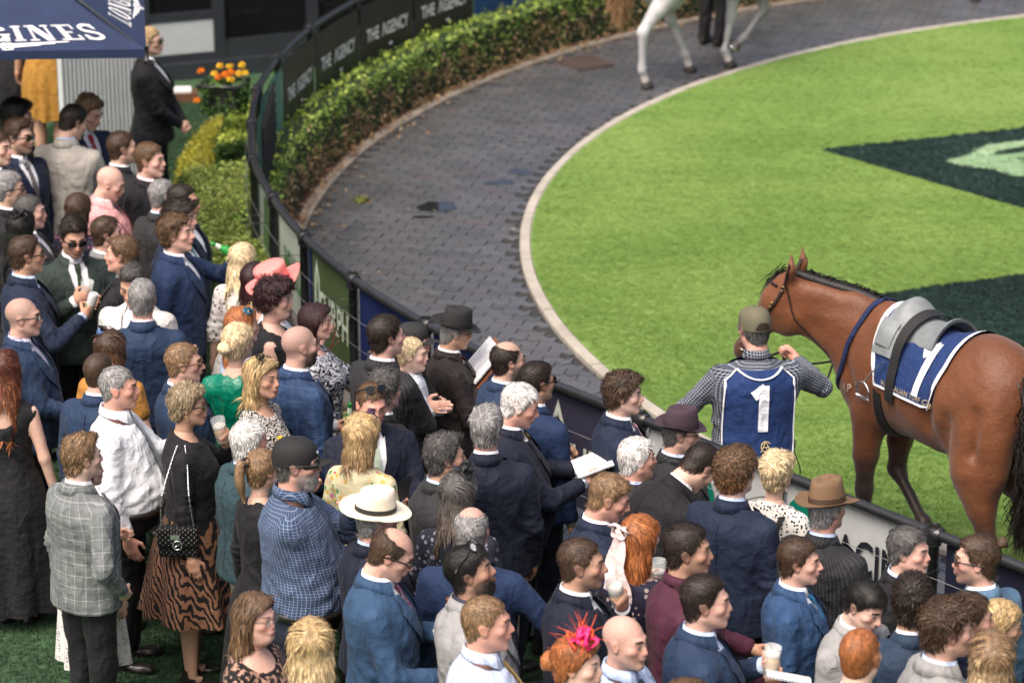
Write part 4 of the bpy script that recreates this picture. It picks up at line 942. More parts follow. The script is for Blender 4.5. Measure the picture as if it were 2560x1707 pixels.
    if not long_: wk = np.clip((V[:, 2] - zline(V[:, 1], fore)) / .035, 0, 1)[:, None]; C = C * (.62 + .38 * wk) + np.array([.30, .19, .14]) * .30 * (1 - wk) * (.4 if style in ('full', 'messy', 'curly', 'curlyf', 'pixie') else 1)
    g.add(V, F, 0, C * .8)
    n_ = vnormals(V, F); cnt = int({True: 3000, False: 1700}[long_] * strands * (1.3 if style in ('messy', 'curly', 'curlyf', 'pixie') else 1)); cnt = 0 if style == 'buzz' else cnt
    if cnt:
        ii = r.integers(0, len(V), cnt); P = V[ii]; nn = n_[ii]
        upn = np.clip((P[:, 2] - .04) / .06, 0, 1)[:, None]; comb = {'slick': (-.1, -1, .1), 'quiff': (.2, .3, .8), 'fringe': (0, 1, 0)}.get(style, (.45 if part >= 0 else -.45, .9, .15))
        if sex == 'f': comb = (0, .1, 0)
        f = np.array([0, -.25 if not long_ else -.05, -1.0]) * (1 - upn) + np.array(comb) * upn
        if sex == 'f': f = f + np.c_[np.sign(P[:, 0]) * .9, 0 * P[:, 0], 0 * P[:, 0]] * upn
        if style in ('messy', 'curly', 'curlyf'): f = f + r.normal(0, .7, f.shape)
        f = f + r.normal(0, .13 if not long_ else .10, f.shape); f = f - nn * (f * nn).sum(1)[:, None]; f /= np.linalg.norm(f, axis=1)[:, None] + 1e-9
        Ls = (r.uniform(.025, .055, cnt) if not long_ else r.uniform(.05, .11, cnt)) * (.7 if style in ('crop', 'thin', 'shoe') else 1); Ls = Ls[:, None]
        lift = {'messy': .012, 'curly': .012, 'curlyf': .014, 'quiff': .008, 'pixie': .010}.get(style, .0020 if not long_ else .0015) * r.uniform(.3, 1.3, cnt)[:, None]
        if under is not None: keep = P[:, 2] < under - .012; f = f * keep[:, None]; lift = lift * keep[:, None]; Ls = Ls * keep[:, None]
        sd2 = np.cross(f, nn); w = r.uniform(.0011, .0027, cnt)[:, None] * (1.3 if long_ else 1)
        p0 = P - nn * .002; cw = np.clip((P[:, 2] + .03) / .04, 0, 1)[:, None] * (.9 if style not in ('messy', 'curly', 'curlyf') else .4); p1 = P + f * Ls * .55 + nn * (lift + .002 - cw * (.55 * Ls) ** 2 / .2); p2 = P + f * Ls + nn * (lift * .5 - cw * Ls ** 2 / .19) - np.array([0, 0, 1]) * Ls * .05
        VV = np.stack([p0 - sd2 * w, p0 + sd2 * w, p1 - sd2 * w * .8, p1 + sd2 * w * .8, p2], 1).reshape(-1, 3); i5 = np.arange(cnt)[:, None] * 5
        cc = C[ii] * r.uniform(.45, 1.7, cnt)[:, None]; g.add(VV, [i5 + np.array([[0, 1, 3, 2]]), i5 + np.array([[2, 3, 4]])], 0, np.repeat(cc, 5, 0))
    return g
def beard_geo(r, col, full=1.0):
    base = np.array(HAIR[col]); cnt = 1300; g = Geo(); th = r.uniform(-1.25, 1.25, cnt); zz = r.uniform(-.118, -.040, cnt)
    rx = .064; x = rx * np.sin(th) * np.interp(zz, [-.12, -.09, -.04], [.62, .9, 1.05]); y = .004 + np.cos(th) * np.interp(zz, [-.12, -.095, -.06, -.04], [.066, .086, .096, .088])
    ok = ~((np.abs(x) < .024) & (zz > -.074) & (zz < -.050)) & ~((np.abs(x) < .05) & (zz > -.043)); P = np.c_[x, y, zz][ok]; n = len(P); nn = np.c_[np.sin(th), np.cos(th), 0 * th][ok]
    f = np.array([0, .1, -1]) + r.normal(0, .3, (n, 3)); f -= nn * (f * nn).sum(1)[:, None]; f /= np.linalg.norm(f, axis=1)[:, None]; L = r.uniform(.010, .022, n)[:, None] * full; s = np.cross(f, nn); w = .0022
    VV = np.stack([P - s * w - nn * .006, P + s * w - nn * .006, P + f * L + nn * .005 * full], 1).reshape(-1, 3); i3 = np.arange(n)[:, None] * 3
    return g.add(VV, i3 + np.array([[0, 1, 2]]), 0, np.repeat(base * r.uniform(.7, 1.4, n)[:, None], 3, 0))

# ---- hands (X along the fingers, Y towards the thumb, palm faces -Z)
def hand_verts(kind):
    ax = axes((-.03, -.07, -.085), (.20, .085, .045), .0096); X, Y, Z = mg(ax)
    d = ell(X, Y, Z, (.045, 0, 0), (.052, .042, .017)); d = smin(d, cone(X, Y, Z, (-.03, 0, 0), (.02, 0, 0), .026, .028), .02)
    curl = {'relax': (.35, .5, .4), 'grip': (1.0, 1.1, .6), 'flat': (.12, .15, .1), 'fist': (1.35, 1.5, .9), 'point': (.35, .5, .4)}[kind]
    for i, (y, L, r_) in enumerate(((.030, .042, .0092), (.010, .047, .0096), (-.011, .044, .0092), (-.031, .034, .0082))):
        p = np.array([.085 - .006 * abs(i - 1.2), y, -.001]); a = 0
        for s, (c, l) in enumerate(zip(curl, (L, L * .62, L * .5))):
            a += c * (1.0 + .06 * i); q = p + np.array([math.cos(a), (y * .10) * (1 - min(1, a)), -math.sin(a)]) * l
            d = smin(d, cone(X, Y, Z, p, q, r_ * (1 - .08 * s), r_ * (.93 - .08 * s)), .0035); p = q
    t0 = np.array([.018, .030, -.006])
    tp = {'relax': [(.05, .058, -.02), (.080, .062, -.030)], 'grip': [(.048, .052, -.034), (.072, .040, -.062)], 'flat': [(.05, .062, .002), (.080, .070, .006)], 'fist': [(.05, .048, -.032), (.072, .026, -.044)], 'point': [(.05, .05, -.03), (.085, .03, -.04)]}[kind]
    for q, r_ in zip(tp, (.0115, .0100)): d = smin(d, cone(X, Y, Z, t0, np.array(q), r_ + .001, r_), .005); t0 = np.array(q)
    return nets(d, ax)
HANDS = {k2: hand_verts(k2) for k2 in ('relax', 'grip', 'flat', 'fist')}

# ---- body proportions (for a 1.78 m figure)
TZ = np.array([.70, .80, .90, 1.00, 1.10, 1.20, 1.30, 1.38, 1.44, 1.48, 1.515, 1.56])
TAB = {'m': (np.array([.208, .208, .204, .194, .188, .196, .206, .202, .158, .106, .072, .060]), np.array([.160, .162, .160, .152, .146, .150, .154, .142, .114, .086, .068, .060]), np.array([-.008, -.006, -.003, 0, .006, .008, .003, -.012, -.022, -.024, -.022, -.02])),
       'f': (np.array([.212, .206, .192, .160, .138, .148, .162, .158, .124, .086, .060, .050]), np.array([.165, .162, .156, .136, .122, .134, .148, .124, .096, .074, .058, .050]), np.array([-.010, -.012, -.008, 0, .004, .012, .014, -.008, -.022, -.026, -.024, -.02]))}
def torso_fn(sex, wid=1.0, belly=0.0, infl=0.0):
    a, b, yo = [t.copy() for t in TAB[sex]]; a = a * wid + infl; b = b * (.5 + .5 * wid) + infl
    bl = belly * np.exp(-((TZ - 1.06) / .15) ** 2); b += bl * .5; yo = yo + bl * .45; a += bl * .25
    return (lambda z: np.interp(z, TZ, a)), (lambda z: np.interp(z, TZ, b)), (lambda z: np.interp(z, TZ, yo))
def ik(S, W, l1, l2, pole):
    S, W = np.array(S, float), np.array(W, float); v = W - S; D = min(np.linalg.norm(v), (l1 + l2) * .995); v = nrm(v)
    if np.linalg.norm(W - S) > D: W = S + v * D
    a = (l1 * l1 - l2 * l2 + D * D) / (2 * D); hh = math.sqrt(max(0, l1 * l1 - a * a)); p = np.array(pole, float); p = nrm(p - v * (p @ v)); return S + v * a + p * hh, W
ARM = {  # wrist target and elbow direction for the right arm (x to the right, y forward)
 'down': ((.275, .03, .86), (.3, -1, 0), 'relax', (0, 1, 0)), 'hang': ((.25, .08, .88), (.5, -1, 0), 'relax', (0, 1, .2)), 'pocket': ((.225, .07, .96), (.7, -1, 0), 'fist', (0, 1, 0)),
 'bent': ((.15, .30, 1.10), (.6, -.6, -1), 'grip', (0, .1, 1)), 'read': ((.10, .31, 1.17), (.7, -.3, -1), 'flat', (.3, .0, 1)), 'chest': ((.13, .27, 1.30), (.8, -.2, -1), 'grip', (0, .2, 1)), 'phone': ((.08, .27, 1.22), (.8, -.3, -1), 'grip', (0, .3, 1)),
 'drink': ((.09, .20, 1.41), (.6, .7, -1), 'grip', (-.2, .5, 1)), 'bottle': ((.12, .36, 1.47), (.8, .0, -.9), 'grip', (-.4, .3, 1)), 'chin': ((.03, .20, 1.43), (.6, .4, -1), 'fist', (-.3, -.6, 1)), 'cross': ((-.12, .20, 1.17), (.8, .2, -1), 'fist', (0, -.2, 1)), 'clasp': ((.035, .21, .98), (1, -.5, 0), 'grip', (-.4, .6, .3)),
 'rail': ((.20, .40, 1.10), (.8, -.4, -.6), 'grip', (-.6, .5, .3)), 'carry': ((-.02, .27, 1.18), (.9, -.2, -.8), 'flat', (0, .3, 1)), 'hold_out': ((.30, .42, 1.02), (.8, -.4, -.8), 'grip', (0, .4, 1)), 'lead': ((.30, .30, 1.36), (1, -.3, -.8), 'fist', (-.3, .3, 1)), 'out': ((.45, .18, 1.02), (.5, -1, 0), 'grip', (0, 1, .3)), 'behind': ((.06, -.20, .98), (1, -.6, 0), 'grip', (0, -.5, 1))}
# ================================================================== PEOPLE: assembly
SHOE = None
def shoe_mesh(heel=False):
    ax = axes((-.06, -.12, -.01), (.06, .22, .13), .017); X, Y, Z = mg(ax)
    d = smin(ell(X, Y, Z, (0, .10, .022), (.044, .095, .036)), ell(X, Y, Z, (0, -.03, .035), (.037, .06, .05)), .04)
    d = smin(d, cone(X, Y, Z, (0, -.03, .05), (0, -.03, .12), .042, .046), .03); d = smax(d, -(Z - .0), .004); V, F = nets(d, ax)
    return Geo().add(V, F).mesh('shoe', M_shoe)
def strip(tf, zs, x0, x1, off, n=3, sgn=1, back=False):
    """piece of cloth lying on the front (or back) of the torso between x0(z) and x1(z)"""
    a, b, yo = tf; V = []
    for z in zs:
        xx = np.linspace(x0(z), x1(z), n) * sgn; aa, bb = a(z) + off, b(z) + off; q = np.clip(xx / aa, -.985, .985)
        V.append(np.c_[xx, yo(z) + (-1 if back else 1) * bb * np.sqrt(1 - q * q), np.full(n, z)])
    V = np.array(V); F = gridF(len(zs), n)
    return V.reshape(-1, 3), (F if (sgn > 0) != back else F[:, ::-1])
def two_sided(g, V, F, t, mi=0):
    """thin sheet with thickness t inwards along y"""
    n = vnormals(V, F); g.add(V, F, mi); g.add(V - n * t, F[:, ::-1], mi); return g
def collar_geo(r0, r1, zc, zt, ang, yc, drop=0.0, ry=1.0, spread=.03, n=25):
    """band round the neck: ang = half opening at the front in degrees"""
    ph = np.radians(np.linspace(ang, 360 - ang, n)); bk = (1 - np.cos(ph)) / 2      # 0 front, 1 back
    fr = np.clip(1 - bk * 3.2, 0, 1)
    rows = []
    for rr, zz, dr in ((r0, zc, 0), (r0 * .97, zt, 0), (r0 * 1.03, zt + .003, 0), (r1, zc - .004, drop), (r1 * .97, zc - .006, drop)):
        z = zz + spread * bk - dr * fr; rad = rr + dr * fr * .35
        rows.append(np.c_[rad * np.sin(ph), yc - .012 * bk + ry * rad * np.cos(ph), z])
    V = np.array(rows); return V.reshape(-1, 3), gridF(5, n)
PEOPLE = {}; SPEC = []
def rotm(yaw, pitch, roll):
    return np.array(Matrix.Rotation(yaw, 3, 'Z') @ Matrix.Rotation(pitch, 3, 'X') @ Matrix.Rotation(roll, 3, 'Y'))
def person(label, px, py, H=1.77, th=0.0, hd=None, nod=0.0, roll=0.0, lean=0.0, sex='m', wid=1.0, belly=0.0, top=('suit', None, None, None), bottom=None, hair=('short', 'brown'), hkw={}, face={}, R_='down', L_='down', Radj=(0, 0, 0), Ladj=(0, 0, 0), acc=(), seed=0, hat_h=0.0, group=None, key=None, shoes=None, stance=(0, 0), xy=None, cut=1.22, fat=0.0, zoff=0.0, hs=None):
    """px, py: where the crown of the head shows in the photograph; th/hd: body and head heading, degrees (0 = picture right, 90 = away)"""
    r = np.random.default_rng(1000 + seed); hd = th if hd is None else hd; s = H / 1.78; f = sex == 'f'
    skin = face.get('skin', 'fair'); sk = np.array(SKIN[skin]); kind = top[0]; a_jk = kind in ('suit', 'blazer')
    tf = torso_fn(sex, wid, belly, .0); hr_ = .0
    # skeleton
    shx = (.190 if not f else .158) * (.6 + .4 * wid); shz = 1.408 if not f else 1.400; arms = {}
    for sd_, nm, adj in ((1, R_, Radj), (-1, L_, Ladj)):
        W, pole, hk, tu = ARM[nm]; adj = np.array(adj)
        W = (np.array(W) + adj) * np.array([sd_, 1, 1]); 
        if belly or wid > 1.1: W[1] += .05 * (W[1] > .15) ; W[0] += sd_ * .03 * (nm in ('down', 'hang', 'pocket'))
        S = np.array([sd_ * shx, -.012, shz]); E_, W = ik(S, W, .295, .255, np.array(pole) * np.array([sd_, 1, 1])); fd = nrm(W - E_)
        y = np.array(tu, float) * np.array([sd_, 1, 1]); y = nrm(y - fd * (y @ fd)); arms[sd_] = (S, E_, W, fd, y, hk)
    # deformation
    yaw = R(hd - th); Rh = rotm(yaw, R(-nod), R(roll)); hc = np.array([0, .012, 1.662]); piv = np.array([0, -.012, 1.565])
    def D(V):
        V = np.array(V, float)
        if lean:
            w = np.clip((V[:, 2] - .90) / .30, 0, 1); w = w * w * (3 - 2 * w); an = -R(lean) * w; y, z = V[:, 1].copy(), V[:, 2] - .95
            V[:, 1] = y * np.cos(an) - z * np.sin(an); V[:, 2] = y * np.sin(an) + z * np.cos(an) + .95
        return V
    HS = hs or (1.0 if not f else .97)
    def HD(V):
        V = np.asarray(V, float); P = V * HS + hc; Q = (P - piv) @ Rh.T + piv; w = np.clip((V[:, 2] + .215) / .12, 0, 1)[:, None]; w = w * w * (3 - 2 * w)
        return D(P * (1 - w) + Q * w)
    crown = HD(np.array([[0, -.01, .118 + hat_h]]))[0]
    if xy is None:
        zt = crown[2] * s + zoff; g0 = at(px, py, zt); c_, s_ = math.cos(R(th - 90)), math.sin(R(th - 90)); ox, oy = crown[0] * s, crown[1] * s
        loc = (g0[0] - (ox * c_ - oy * s_), g0[1] - (ox * s_ + oy * c_), zoff)
    else: loc = (*xy, 0)
    SPEC.append((px, py, H, th, sex, tuple(float(v) for v in crown), zoff))
    root = empty('person', loc, R(th - 90), s); tag(root, label, 'person', group)
    def B(g, name, mats, smooth=True, color=False, fn=D):
        if not color: g.C = [c if getattr(g, 'uv', False) else np.c_[v[:, 0] * 1.0, v[:, 2], 0 * v[:, 0]] for v, c in zip(g.V, g.C)]
        return g.fn(fn).build(name, mats, root, smooth, True)
    # ---- body (one mesh): head, neck, arms, hands, legs
    body = Geo(); fkw = {k2: v for k2, v in face.items() if k2 != 'skin'}
    if hair and 'scalp' not in fkw and hair[0] not in ('shoe', 'thin'): fkw.update(scalp=hair[1], scal_t=.75 if hair[0] != 'buzz' else .9)
    V, F, C = head_geo(r, sex, fat=fat or max(0, belly * 3), skin=skin, **fkw); body.add(HD(V), F, 0, C)
    bare = kind in ('dress', 'top'); slv = top[2] if bare else 'long'
    kd = dict(col=sk)
    body2 = Geo()
    if bare:
        lo_, hi_ = np.array([-.36, -.2, 1.02]), np.array([.36, .24, 1.54]); pts = [q for sd_ in (1, -1) for q in arms[sd_][:3]]; lo_ = np.minimum(lo_, np.min(pts, 0) - .06); hi_ = np.maximum(hi_, np.max(pts, 0) + .06)
        ax = axes(lo_, hi_, .017); X, Y, Z = mg(ax); a, b, yo = torso_fn(sex, wid, belly, -.010); z1 = ax[2]
        d = (np.sqrt((X / a(z1)) ** 2 + ((Y - yo(z1)) / b(z1)) ** 2) - 1) * np.minimum(a(z1), b(z1)); d = np.maximum(d, Z - 1.53); d = np.maximum(d, 1.05 - Z)
        m_ = .85 + .3 * (wid - 1) if f else 1
        for sd_ in (1, -1):
            S, E_, W, fd, y, hk = arms[sd_]; arm = smin(cone(X, Y, Z, S, E_, .054 * m_, .043 * m_), cone(X, Y, Z, E_, W, .043 * m_, .029), .02); d = smin(d, arm, .03)
        V, F = nets(d, ax); body2.add(V, F, 0, sk * r.uniform(.95, 1.03, (len(V), 1)))
    else:
        gtube(body2, [(0, -.03, 1.50), (0, -.01, 1.3), (0, 0, 1.0), (0, 0, .92)], [.05, .09, .09, .08], 8, **kd)
        for sd_ in (1, -1):
            S, E_, W, fd, y, hk = arms[sd_]; gtube(body2, [(0, -.02, 1.40), S, E_, W], [.05, .035, .03, .028], 7, **kd)
    for sd_ in (1, -1):
        S, E_, W, fd, y, hk = arms[sd_]; V, F = HANDS[hk]; V = V * (.93 if f else 1.0); 
        if sd_ < 0: V = V * np.array([1, 1, -1]); F = F[:, ::-1]
        M = basis(fd, y, np.cross(fd, y), W); body2.add(V @ M[:3, :3].T + M[:3, 3], F, 0, sk * np.array([1.0, .93, .90]) * r.uniform(.96, 1.04, (len(V), 1)))
    fx = .095 if not f else .08
    ft = [np.array([fx, stance[0], .0]), np.array([-fx, stance[1], .0])]
    for i, sd_ in enumerate((1, -1)):
        gtube(body2, [(0, 0, .95), (sd_ * .085, 0, .86), (sd_ * .09, .015 + ft[i][1] * .5, .48), (sd_ * .09, -.02 + ft[i][1] * .8, .34), (ft[i][0], -.02 + ft[i][1], .06), (ft[i][0], .03 + ft[i][1], .03)], np.array([.08, .075, .052, .056, .034, .03]) * (1 if bottom and bottom[0] == 'skirt' else .62), 10, **kd)
    body2.fn(D); body.join(body2); body.build('body', skin_mat(), root, True, True)
    # ---- hair
    hg = None
    if hair:
        hg = hair_geo(r, hair[0], hair[1], sex, **hkw)
        if hg.n: B(hg, 'hair', hair_mat(), True, True, HD)
    if face.get('beard'): B(beard_geo(r, face.get('bcol', 'brown'), face['beard']), 'beard', hair_mat(), False, True, HD)
    # ---- upper garment
    def garment(name, mat_, tf, z0, ra, slv, infl, h=.0185, carve=None, neck=None, wr=1.0, extra=None, slack=0.0):
        pts = []; 
        for sd_ in (1, -1):
            S, E_, W, fd, y, hk = arms[sd_]; end = {'long': W - fd * .012, 'half': E_ + (W - E_) * .35, 'short': S + (E_ - S) * .55, 'none': S + (E_ - S) * .12}[slv]; pts += [S, E_ if slv in ('long', 'half') else end, end]
        pts = np.array(pts); lo = np.minimum(pts.min(0) - .09, [-.27, -.22, z0 - .03]); hi = np.maximum(pts.max(0) + .09, [.27, .26 + belly * .8, 1.58]); lo[2] = max(lo[2], min(z0 - .03, pts.min(0)[2] - .08))
        ax = axes(lo, hi, h); X, Y, Z = mg(ax); z1 = ax[2]; a, b, yo = tf
        d = (np.sqrt((X / (a(z1) + infl)) ** 2 + ((Y - yo(z1)) / (b(z1) + infl)) ** 2) - 1) * np.minimum(a(z1) + infl, b(z1) + infl)
        sx = shx * .80; d = smin(d, cone(np.abs(X), Y, Z, np.array([.035, -.024, shz + .040]), np.array([sx, -.014, shz - .012]), .042, .052 + infl * .5), .05)
        XX, YY, ZZ = np.broadcast_arrays(X, Y, Z)
        d = d + wr * (vnoise(XX, YY, ZZ * .5, 13, seed) * .0090 + vnoise(XX, YY, ZZ * .8, 25, seed + 9) * .0050 + .0045 * np.sin((ZZ * 1.0 + np.abs(XX) * .9) * 70 + 4 * vnoise(XX, YY, ZZ, 9, seed + 2)) * np.exp(-((ZZ - 1.10) / .12) ** 2))
        d = np.maximum(d, z0 - Z)
        for sd_ in (1, -1):
            S, E_, W, fd, y, hk = arms[sd_]; r0, r1_, r2 = ra
            if slv == 'none': arm = cone(X, Y, Z, S - np.array([sd_ * .02, 0, 0]), S + (E_ - S) * .02, .05, .05) + .004
            elif slv == 'short': arm = cone(X, Y, Z, S, S + (E_ - S) * .55, r0, r0 * .95)
            else:
                e2 = W - fd * .012 if slv == 'long' else E_ + (W - E_) * .35
                arm = smin(cone(X, Y, Z, S, E_, r0, r1_), cone(X, Y, Z, E_, e2, r1_, r2), .018)
                ds = np.sqrt((X - E_[0]) ** 2 + (Y - E_[1]) ** 2 + (Z - E_[2]) ** 2); ph = (X - E_[0]) * fd[0] + (Y - E_[1]) * fd[1] + (Z - E_[2]) * fd[2]
                nz = vnoise(XX, YY, ZZ, 16, seed + 4); arm = arm + wr * (.0085 * np.exp(-(ds / .14) ** 2) * np.sin(ph * 130 + nz * 3.5) + nz * .0055)
                arm = np.maximum(arm, (X - e2[0]) * fd[0] + (Y - e2[1]) * fd[1] + (Z - e2[2]) * fd[2])
            d = smin(d, arm, .032)
        d = np.maximum(d, Z - (1.494 - .38 * np.clip(Y + .02, -.07, .08)))
        if neck is not None: d = smax(d, -neck(X, Y, Z), .008)
        if carve is not None: d = np.maximum(d, -carve(X, Y, Z))
        V, F = nets(d, ax); yo_ = yo(V[:, 2]); uu = np.arctan2(V[:, 0], -(V[:, 1] - yo_)) * .165; vv = V[:, 2].copy()
        bd = np.abs(np.sqrt((V[:, 0] / (a(V[:, 2]) + infl)) ** 2 + ((V[:, 1] - yo_) / (b(V[:, 2]) + infl)) ** 2) - 1) * .12 + .004
        for sd_ in (1, -1):
            S, E_, W, fd, y, hk = arms[sd_]
            for (p, q) in ((S, E_), (E_, W)):
                ba = q - p; L2 = ba @ ba; t = np.clip(((V - p) @ ba) / L2, 0, 1); w = V - p - t[:, None] * ba; dd = np.abs(np.linalg.norm(w, axis=1) - .054); ax_ = nrm(ba)
                e1 = np.array([-sd_, 0, 0]) - ax_ * (-sd_ * ax_[0]); e1 = nrm(e1); e2 = np.cross(ax_, e1); k5 = (dd < bd) & (np.abs(V[:, 0]) > shx * .72) & (t > (.04 if p is S else -1)); bd = np.where(k5, dd, bd)
                uu = np.where(k5, np.arctan2(w @ e2, -(w @ e1)) * .055 + .3, uu); vv = np.where(k5, t * math.sqrt(L2) + (0 if p is S else .295), vv)
        g = Geo().add(V, F, 0, np.c_[uu, vv, 0 * uu]); g.uv = True; return B(g, name, mat_)
    neckcut = lambda rr, zc, yy=.0: (lambda X, Y, Z: ell(X, Y, Z, (0, yy, zc), (rr, rr, .10)))
    nkr = (.056 if not f else .047) + .008 * (fat > .5 or belly > .1)
    if a_jk:
        jm, sm_, tm = top[1:4]; hem = .845 if kind == 'suit' else .86; infl = .014; w0 = lambda z: float(np.interp(z, [cut, 1.36, 1.49], [.0, .052, .070])); vw = lambda Z: np.interp(Z, [cut, 1.36, 1.49, 1.6], [.0, .052, .070, .08])
        garment('jacket', jm, tf, hem, (.064, .057, .046) if not f else (.053, .048, .038), 'long', infl, carve=lambda X, Y, Z: np.maximum(np.maximum(np.abs(X) - vw(Z), .02 - Y), cut - .01 - Z), neck=lambda X, Y, Z: cone(X, Y, Z, np.array([0, .0, 1.50]), np.array([0, -.02, 1.60]), nkr + .016, nkr + .02))
        zs = np.linspace(cut - .03, 1.525, 14); V, F = strip(tf, zs, lambda z: -min(w0(z) + float(np.interp(z, [1.38, 1.45], [.04, .0])), .8 * tf[0](z)), lambda z: min(w0(z) + float(np.interp(z, [1.38, 1.45], [.04, .0])), .8 * tf[0](z)), -.004, 9); g = Geo(); two_sided(g, V, F, .004); B(g, 'shirt_front', sm_)
        g = Geo()
        for sg in (1, -1):
            zs = np.linspace(cut - .01, 1.475, 12); lw = lambda z: float(np.interp(z, [cut - .01, 1.30, 1.40, 1.43, 1.475], [.012, .070, .080, .052, .030]))
            V, F = strip(tf, zs, lambda z: w0(z) - .004, lambda z: w0(z) + lw(z), infl + .012, 4, sg); two_sided(g, V, F, .006)
        B(g, 'lapels', jm)
        V, F = collar_geo(nkr + .016, nkr + .044, 1.468, 1.518, 34, -.014, .040, 1.0, .034); B(Geo().add(V, F), 'jacket_collar', jm)
        V, F = collar_geo(nkr + .005, nkr + .015, 1.504, 1.534, 10 if tm else 17, -.010, .014, 1.0, .028); B(Geo().add(V, F), 'shirt_collar', sm_)
        if tm:
            tw = lambda z: float(np.interp(z, [cut - .02, 1.25, 1.44, 1.462, 1.49], [.030, .030, .014, .019, .017])); zs = np.concatenate([np.linspace(cut - .02, 1.44, 6), [1.455, 1.47, 1.492]])
            V, F = strip(tf, zs, lambda z: -tw(z), lambda z: tw(z), .008, 5); V[:, 1] += .012 * np.exp(-((V[:, 2] - 1.47) / .02) ** 2); g = Geo(); two_sided(g, V, F, .012); B(g, 'tie', tm)
        if kind == 'suit' or True:
            for zb in (cut - .045, cut - .15):
                g = Geo(); V, F = strip(tf, [zb - .008, zb + .008], lambda z: -.008, lambda z: .008, infl + .012, 3); two_sided(g, V, F, .006); B(g, 'button', plain('horn_button', (.02, .018, .018), .4), False)
        V, F = strip(tf, np.linspace(.85, 1.45, 18), lambda z: -.0022, lambda z: .0022, infl + .0045, 3, 1, True); g = Geo(); two_sided(g, V, F, .006); B(g, 'back_seam', jm)
        for sd_ in (1, -1):
            S, E_, W, fd, y, hk = arms[sd_]; g = Geo(); gtube(g, [W - fd * .03, W + fd * .006, W + fd * .008], [.038, .038, .030], 12) if not f else None
            if g.n: B(g, 'shirt_cuff', sm_)
    elif kind == 'shirt':
        sm_, tm = top[1], top[2]; slv = top[3] if len(top) > 3 else 'long'
        garment('shirt', sm_, tf, .99, (.066, .057, .042), slv, .006, neck=lambda X, Y, Z: cone(X, Y, Z, np.array([0, .0, 1.49]), np.array([0, -.02, 1.60]), nkr + .004, nkr + .012), wr=1.25)
        V, F = collar_geo(nkr + .008, nkr + .024, 1.500, 1.538, 12 if tm else 24, -.010, .034, 1.0, .028); B(Geo().add(V, F), 'shirt_collar', sm_)
        V, F = strip(tf, np.linspace(1.0, 1.47, 12), lambda z: -.016, lambda z: .016, .011, 3); g = Geo(); two_sided(g, V, F, .01); B(g, 'button_placket', sm_)
        if tm:
            tw = lambda z: float(np.interp(z, [.98, 1.02, 1.25, 1.44, 1.462, 1.49], [.004, .036, .032, .015, .020, .017])); zs = np.concatenate([np.linspace(.98, 1.44, 10), [1.455, 1.47, 1.492]])
            V, F = strip(tf, zs, lambda z: -tw(z), lambda z: tw(z), .022, 5); g = Geo(); two_sided(g, V, F, .008); B(g, 'tie', tm)
    else:
        m_ = top[1]; z0 = top[3].get('hem', .93); nk = top[3].get('neck', (.085, 1.52, .02)); fl = top[3].get('infl', .004)
        ncut = (lambda X, Y, Z: ell(X, Y, Z, (0, nk[2], nk[1]), (nk[0], nk[0] * .95, nk[3] if len(nk) > 3 else .09)))
        if top[3].get('strapless'): zz_ = top[3]['strapless']; ncut = lambda X, Y, Z: zz_ - Z + 0 * X + 0 * Y
        sl = {'long': (.056, .050, .038), 'half': (.058, .056, .056), 'short': (.062, .06, .06), 'none': (.05, .05, .05)}[slv] if f else (.066, .060, .046)
        garment('bodice' if kind == 'dress' else 'blouse', m_, tf, z0, sl, slv, fl, neck=ncut, wr=1.2)
    # ---- lower garment
    if bottom is None: bottom = ('trousers', cloth((.012, .013, .016)))
    if bottom[0] == 'trousers':
        ax = axes((-.22, -.25, .03), (.22, .25, 1.03), .031); X, Y, Z = mg(ax); a, b, yo = tf; z1 = ax[2]
        d = (np.sqrt((X / (a(z1) - .004)) ** 2 + ((Y - yo(z1)) / (b(z1) - .004)) ** 2) - 1) * np.minimum(a(z1), b(z1)); d = np.maximum(d, .84 - Z); 
        for i, sd_ in enumerate((1, -1)):
            k3 = np.array([sd_ * .098, .02 + ft[i][1] * .5, .50]); a3 = np.array([ft[i][0], -.02 + ft[i][1], .05]); d = smin(d, smin(cone(X, Y, Z, np.array([sd_ * .10, 0, .86]), k3, .098, .075), cone(X, Y, Z, k3, a3, .074, .062), .03), .03)
        XX, YY, ZZ = np.broadcast_arrays(X, Y, Z); d = d + vnoise(XX, YY, ZZ, 14, seed) * .006; d = np.maximum(d, Z - 1.005); d = np.maximum(d, .045 - Z); V, F = nets(d, ax); B(Geo().add(V, F), 'trousers', bottom[1])
        if kind == 'shirt':
            a, b, yo = tf; t_ = np.linspace(0, 2 * math.pi, 30, endpoint=False); g = Geo(); V = np.stack([np.c_[(a(.99) + o) * np.cos(t_), yo(.99) + (b(.99) + o) * np.sin(t_), np.full(30, z)] for z, o in ((.972, .008), (.972, .014), (1.008, .014), (1.008, .008))]); g.add(V, gridF(4, 30, True, True)[:, ::-1]); B(g, 'belt', M_shoe)
    else:
        zh = bottom[2]; fla = bottom[3] if len(bottom) > 3 else .10; a, b, yo = tf; nz_, na_ = 16, 60; t_ = np.linspace(0, 2 * math.pi, na_, endpoint=False); g = Geo(); rows = []
        for q, z in enumerate(np.linspace(1.03, zh, nz_)):
            k4 = q / (nz_ - 1); fo = 1 + .10 * k4 ** 1.2 * np.sin(t_ * 9 + seed + 1.5 * np.sin(t_ * 2 + seed)) + .03 * k4 * np.sin(t_ * 17 + seed); zz = max(z, .72); aa = (a(zz) + .008 + fla * k4) * fo; bb = (b(zz) + .008 + fla * k4) * fo
            rows.append(np.c_[aa * np.cos(t_), yo(zz) + bb * np.sin(t_), np.full(na_, z) + .02 * k4 * np.sin(t_ * 3 + seed)])
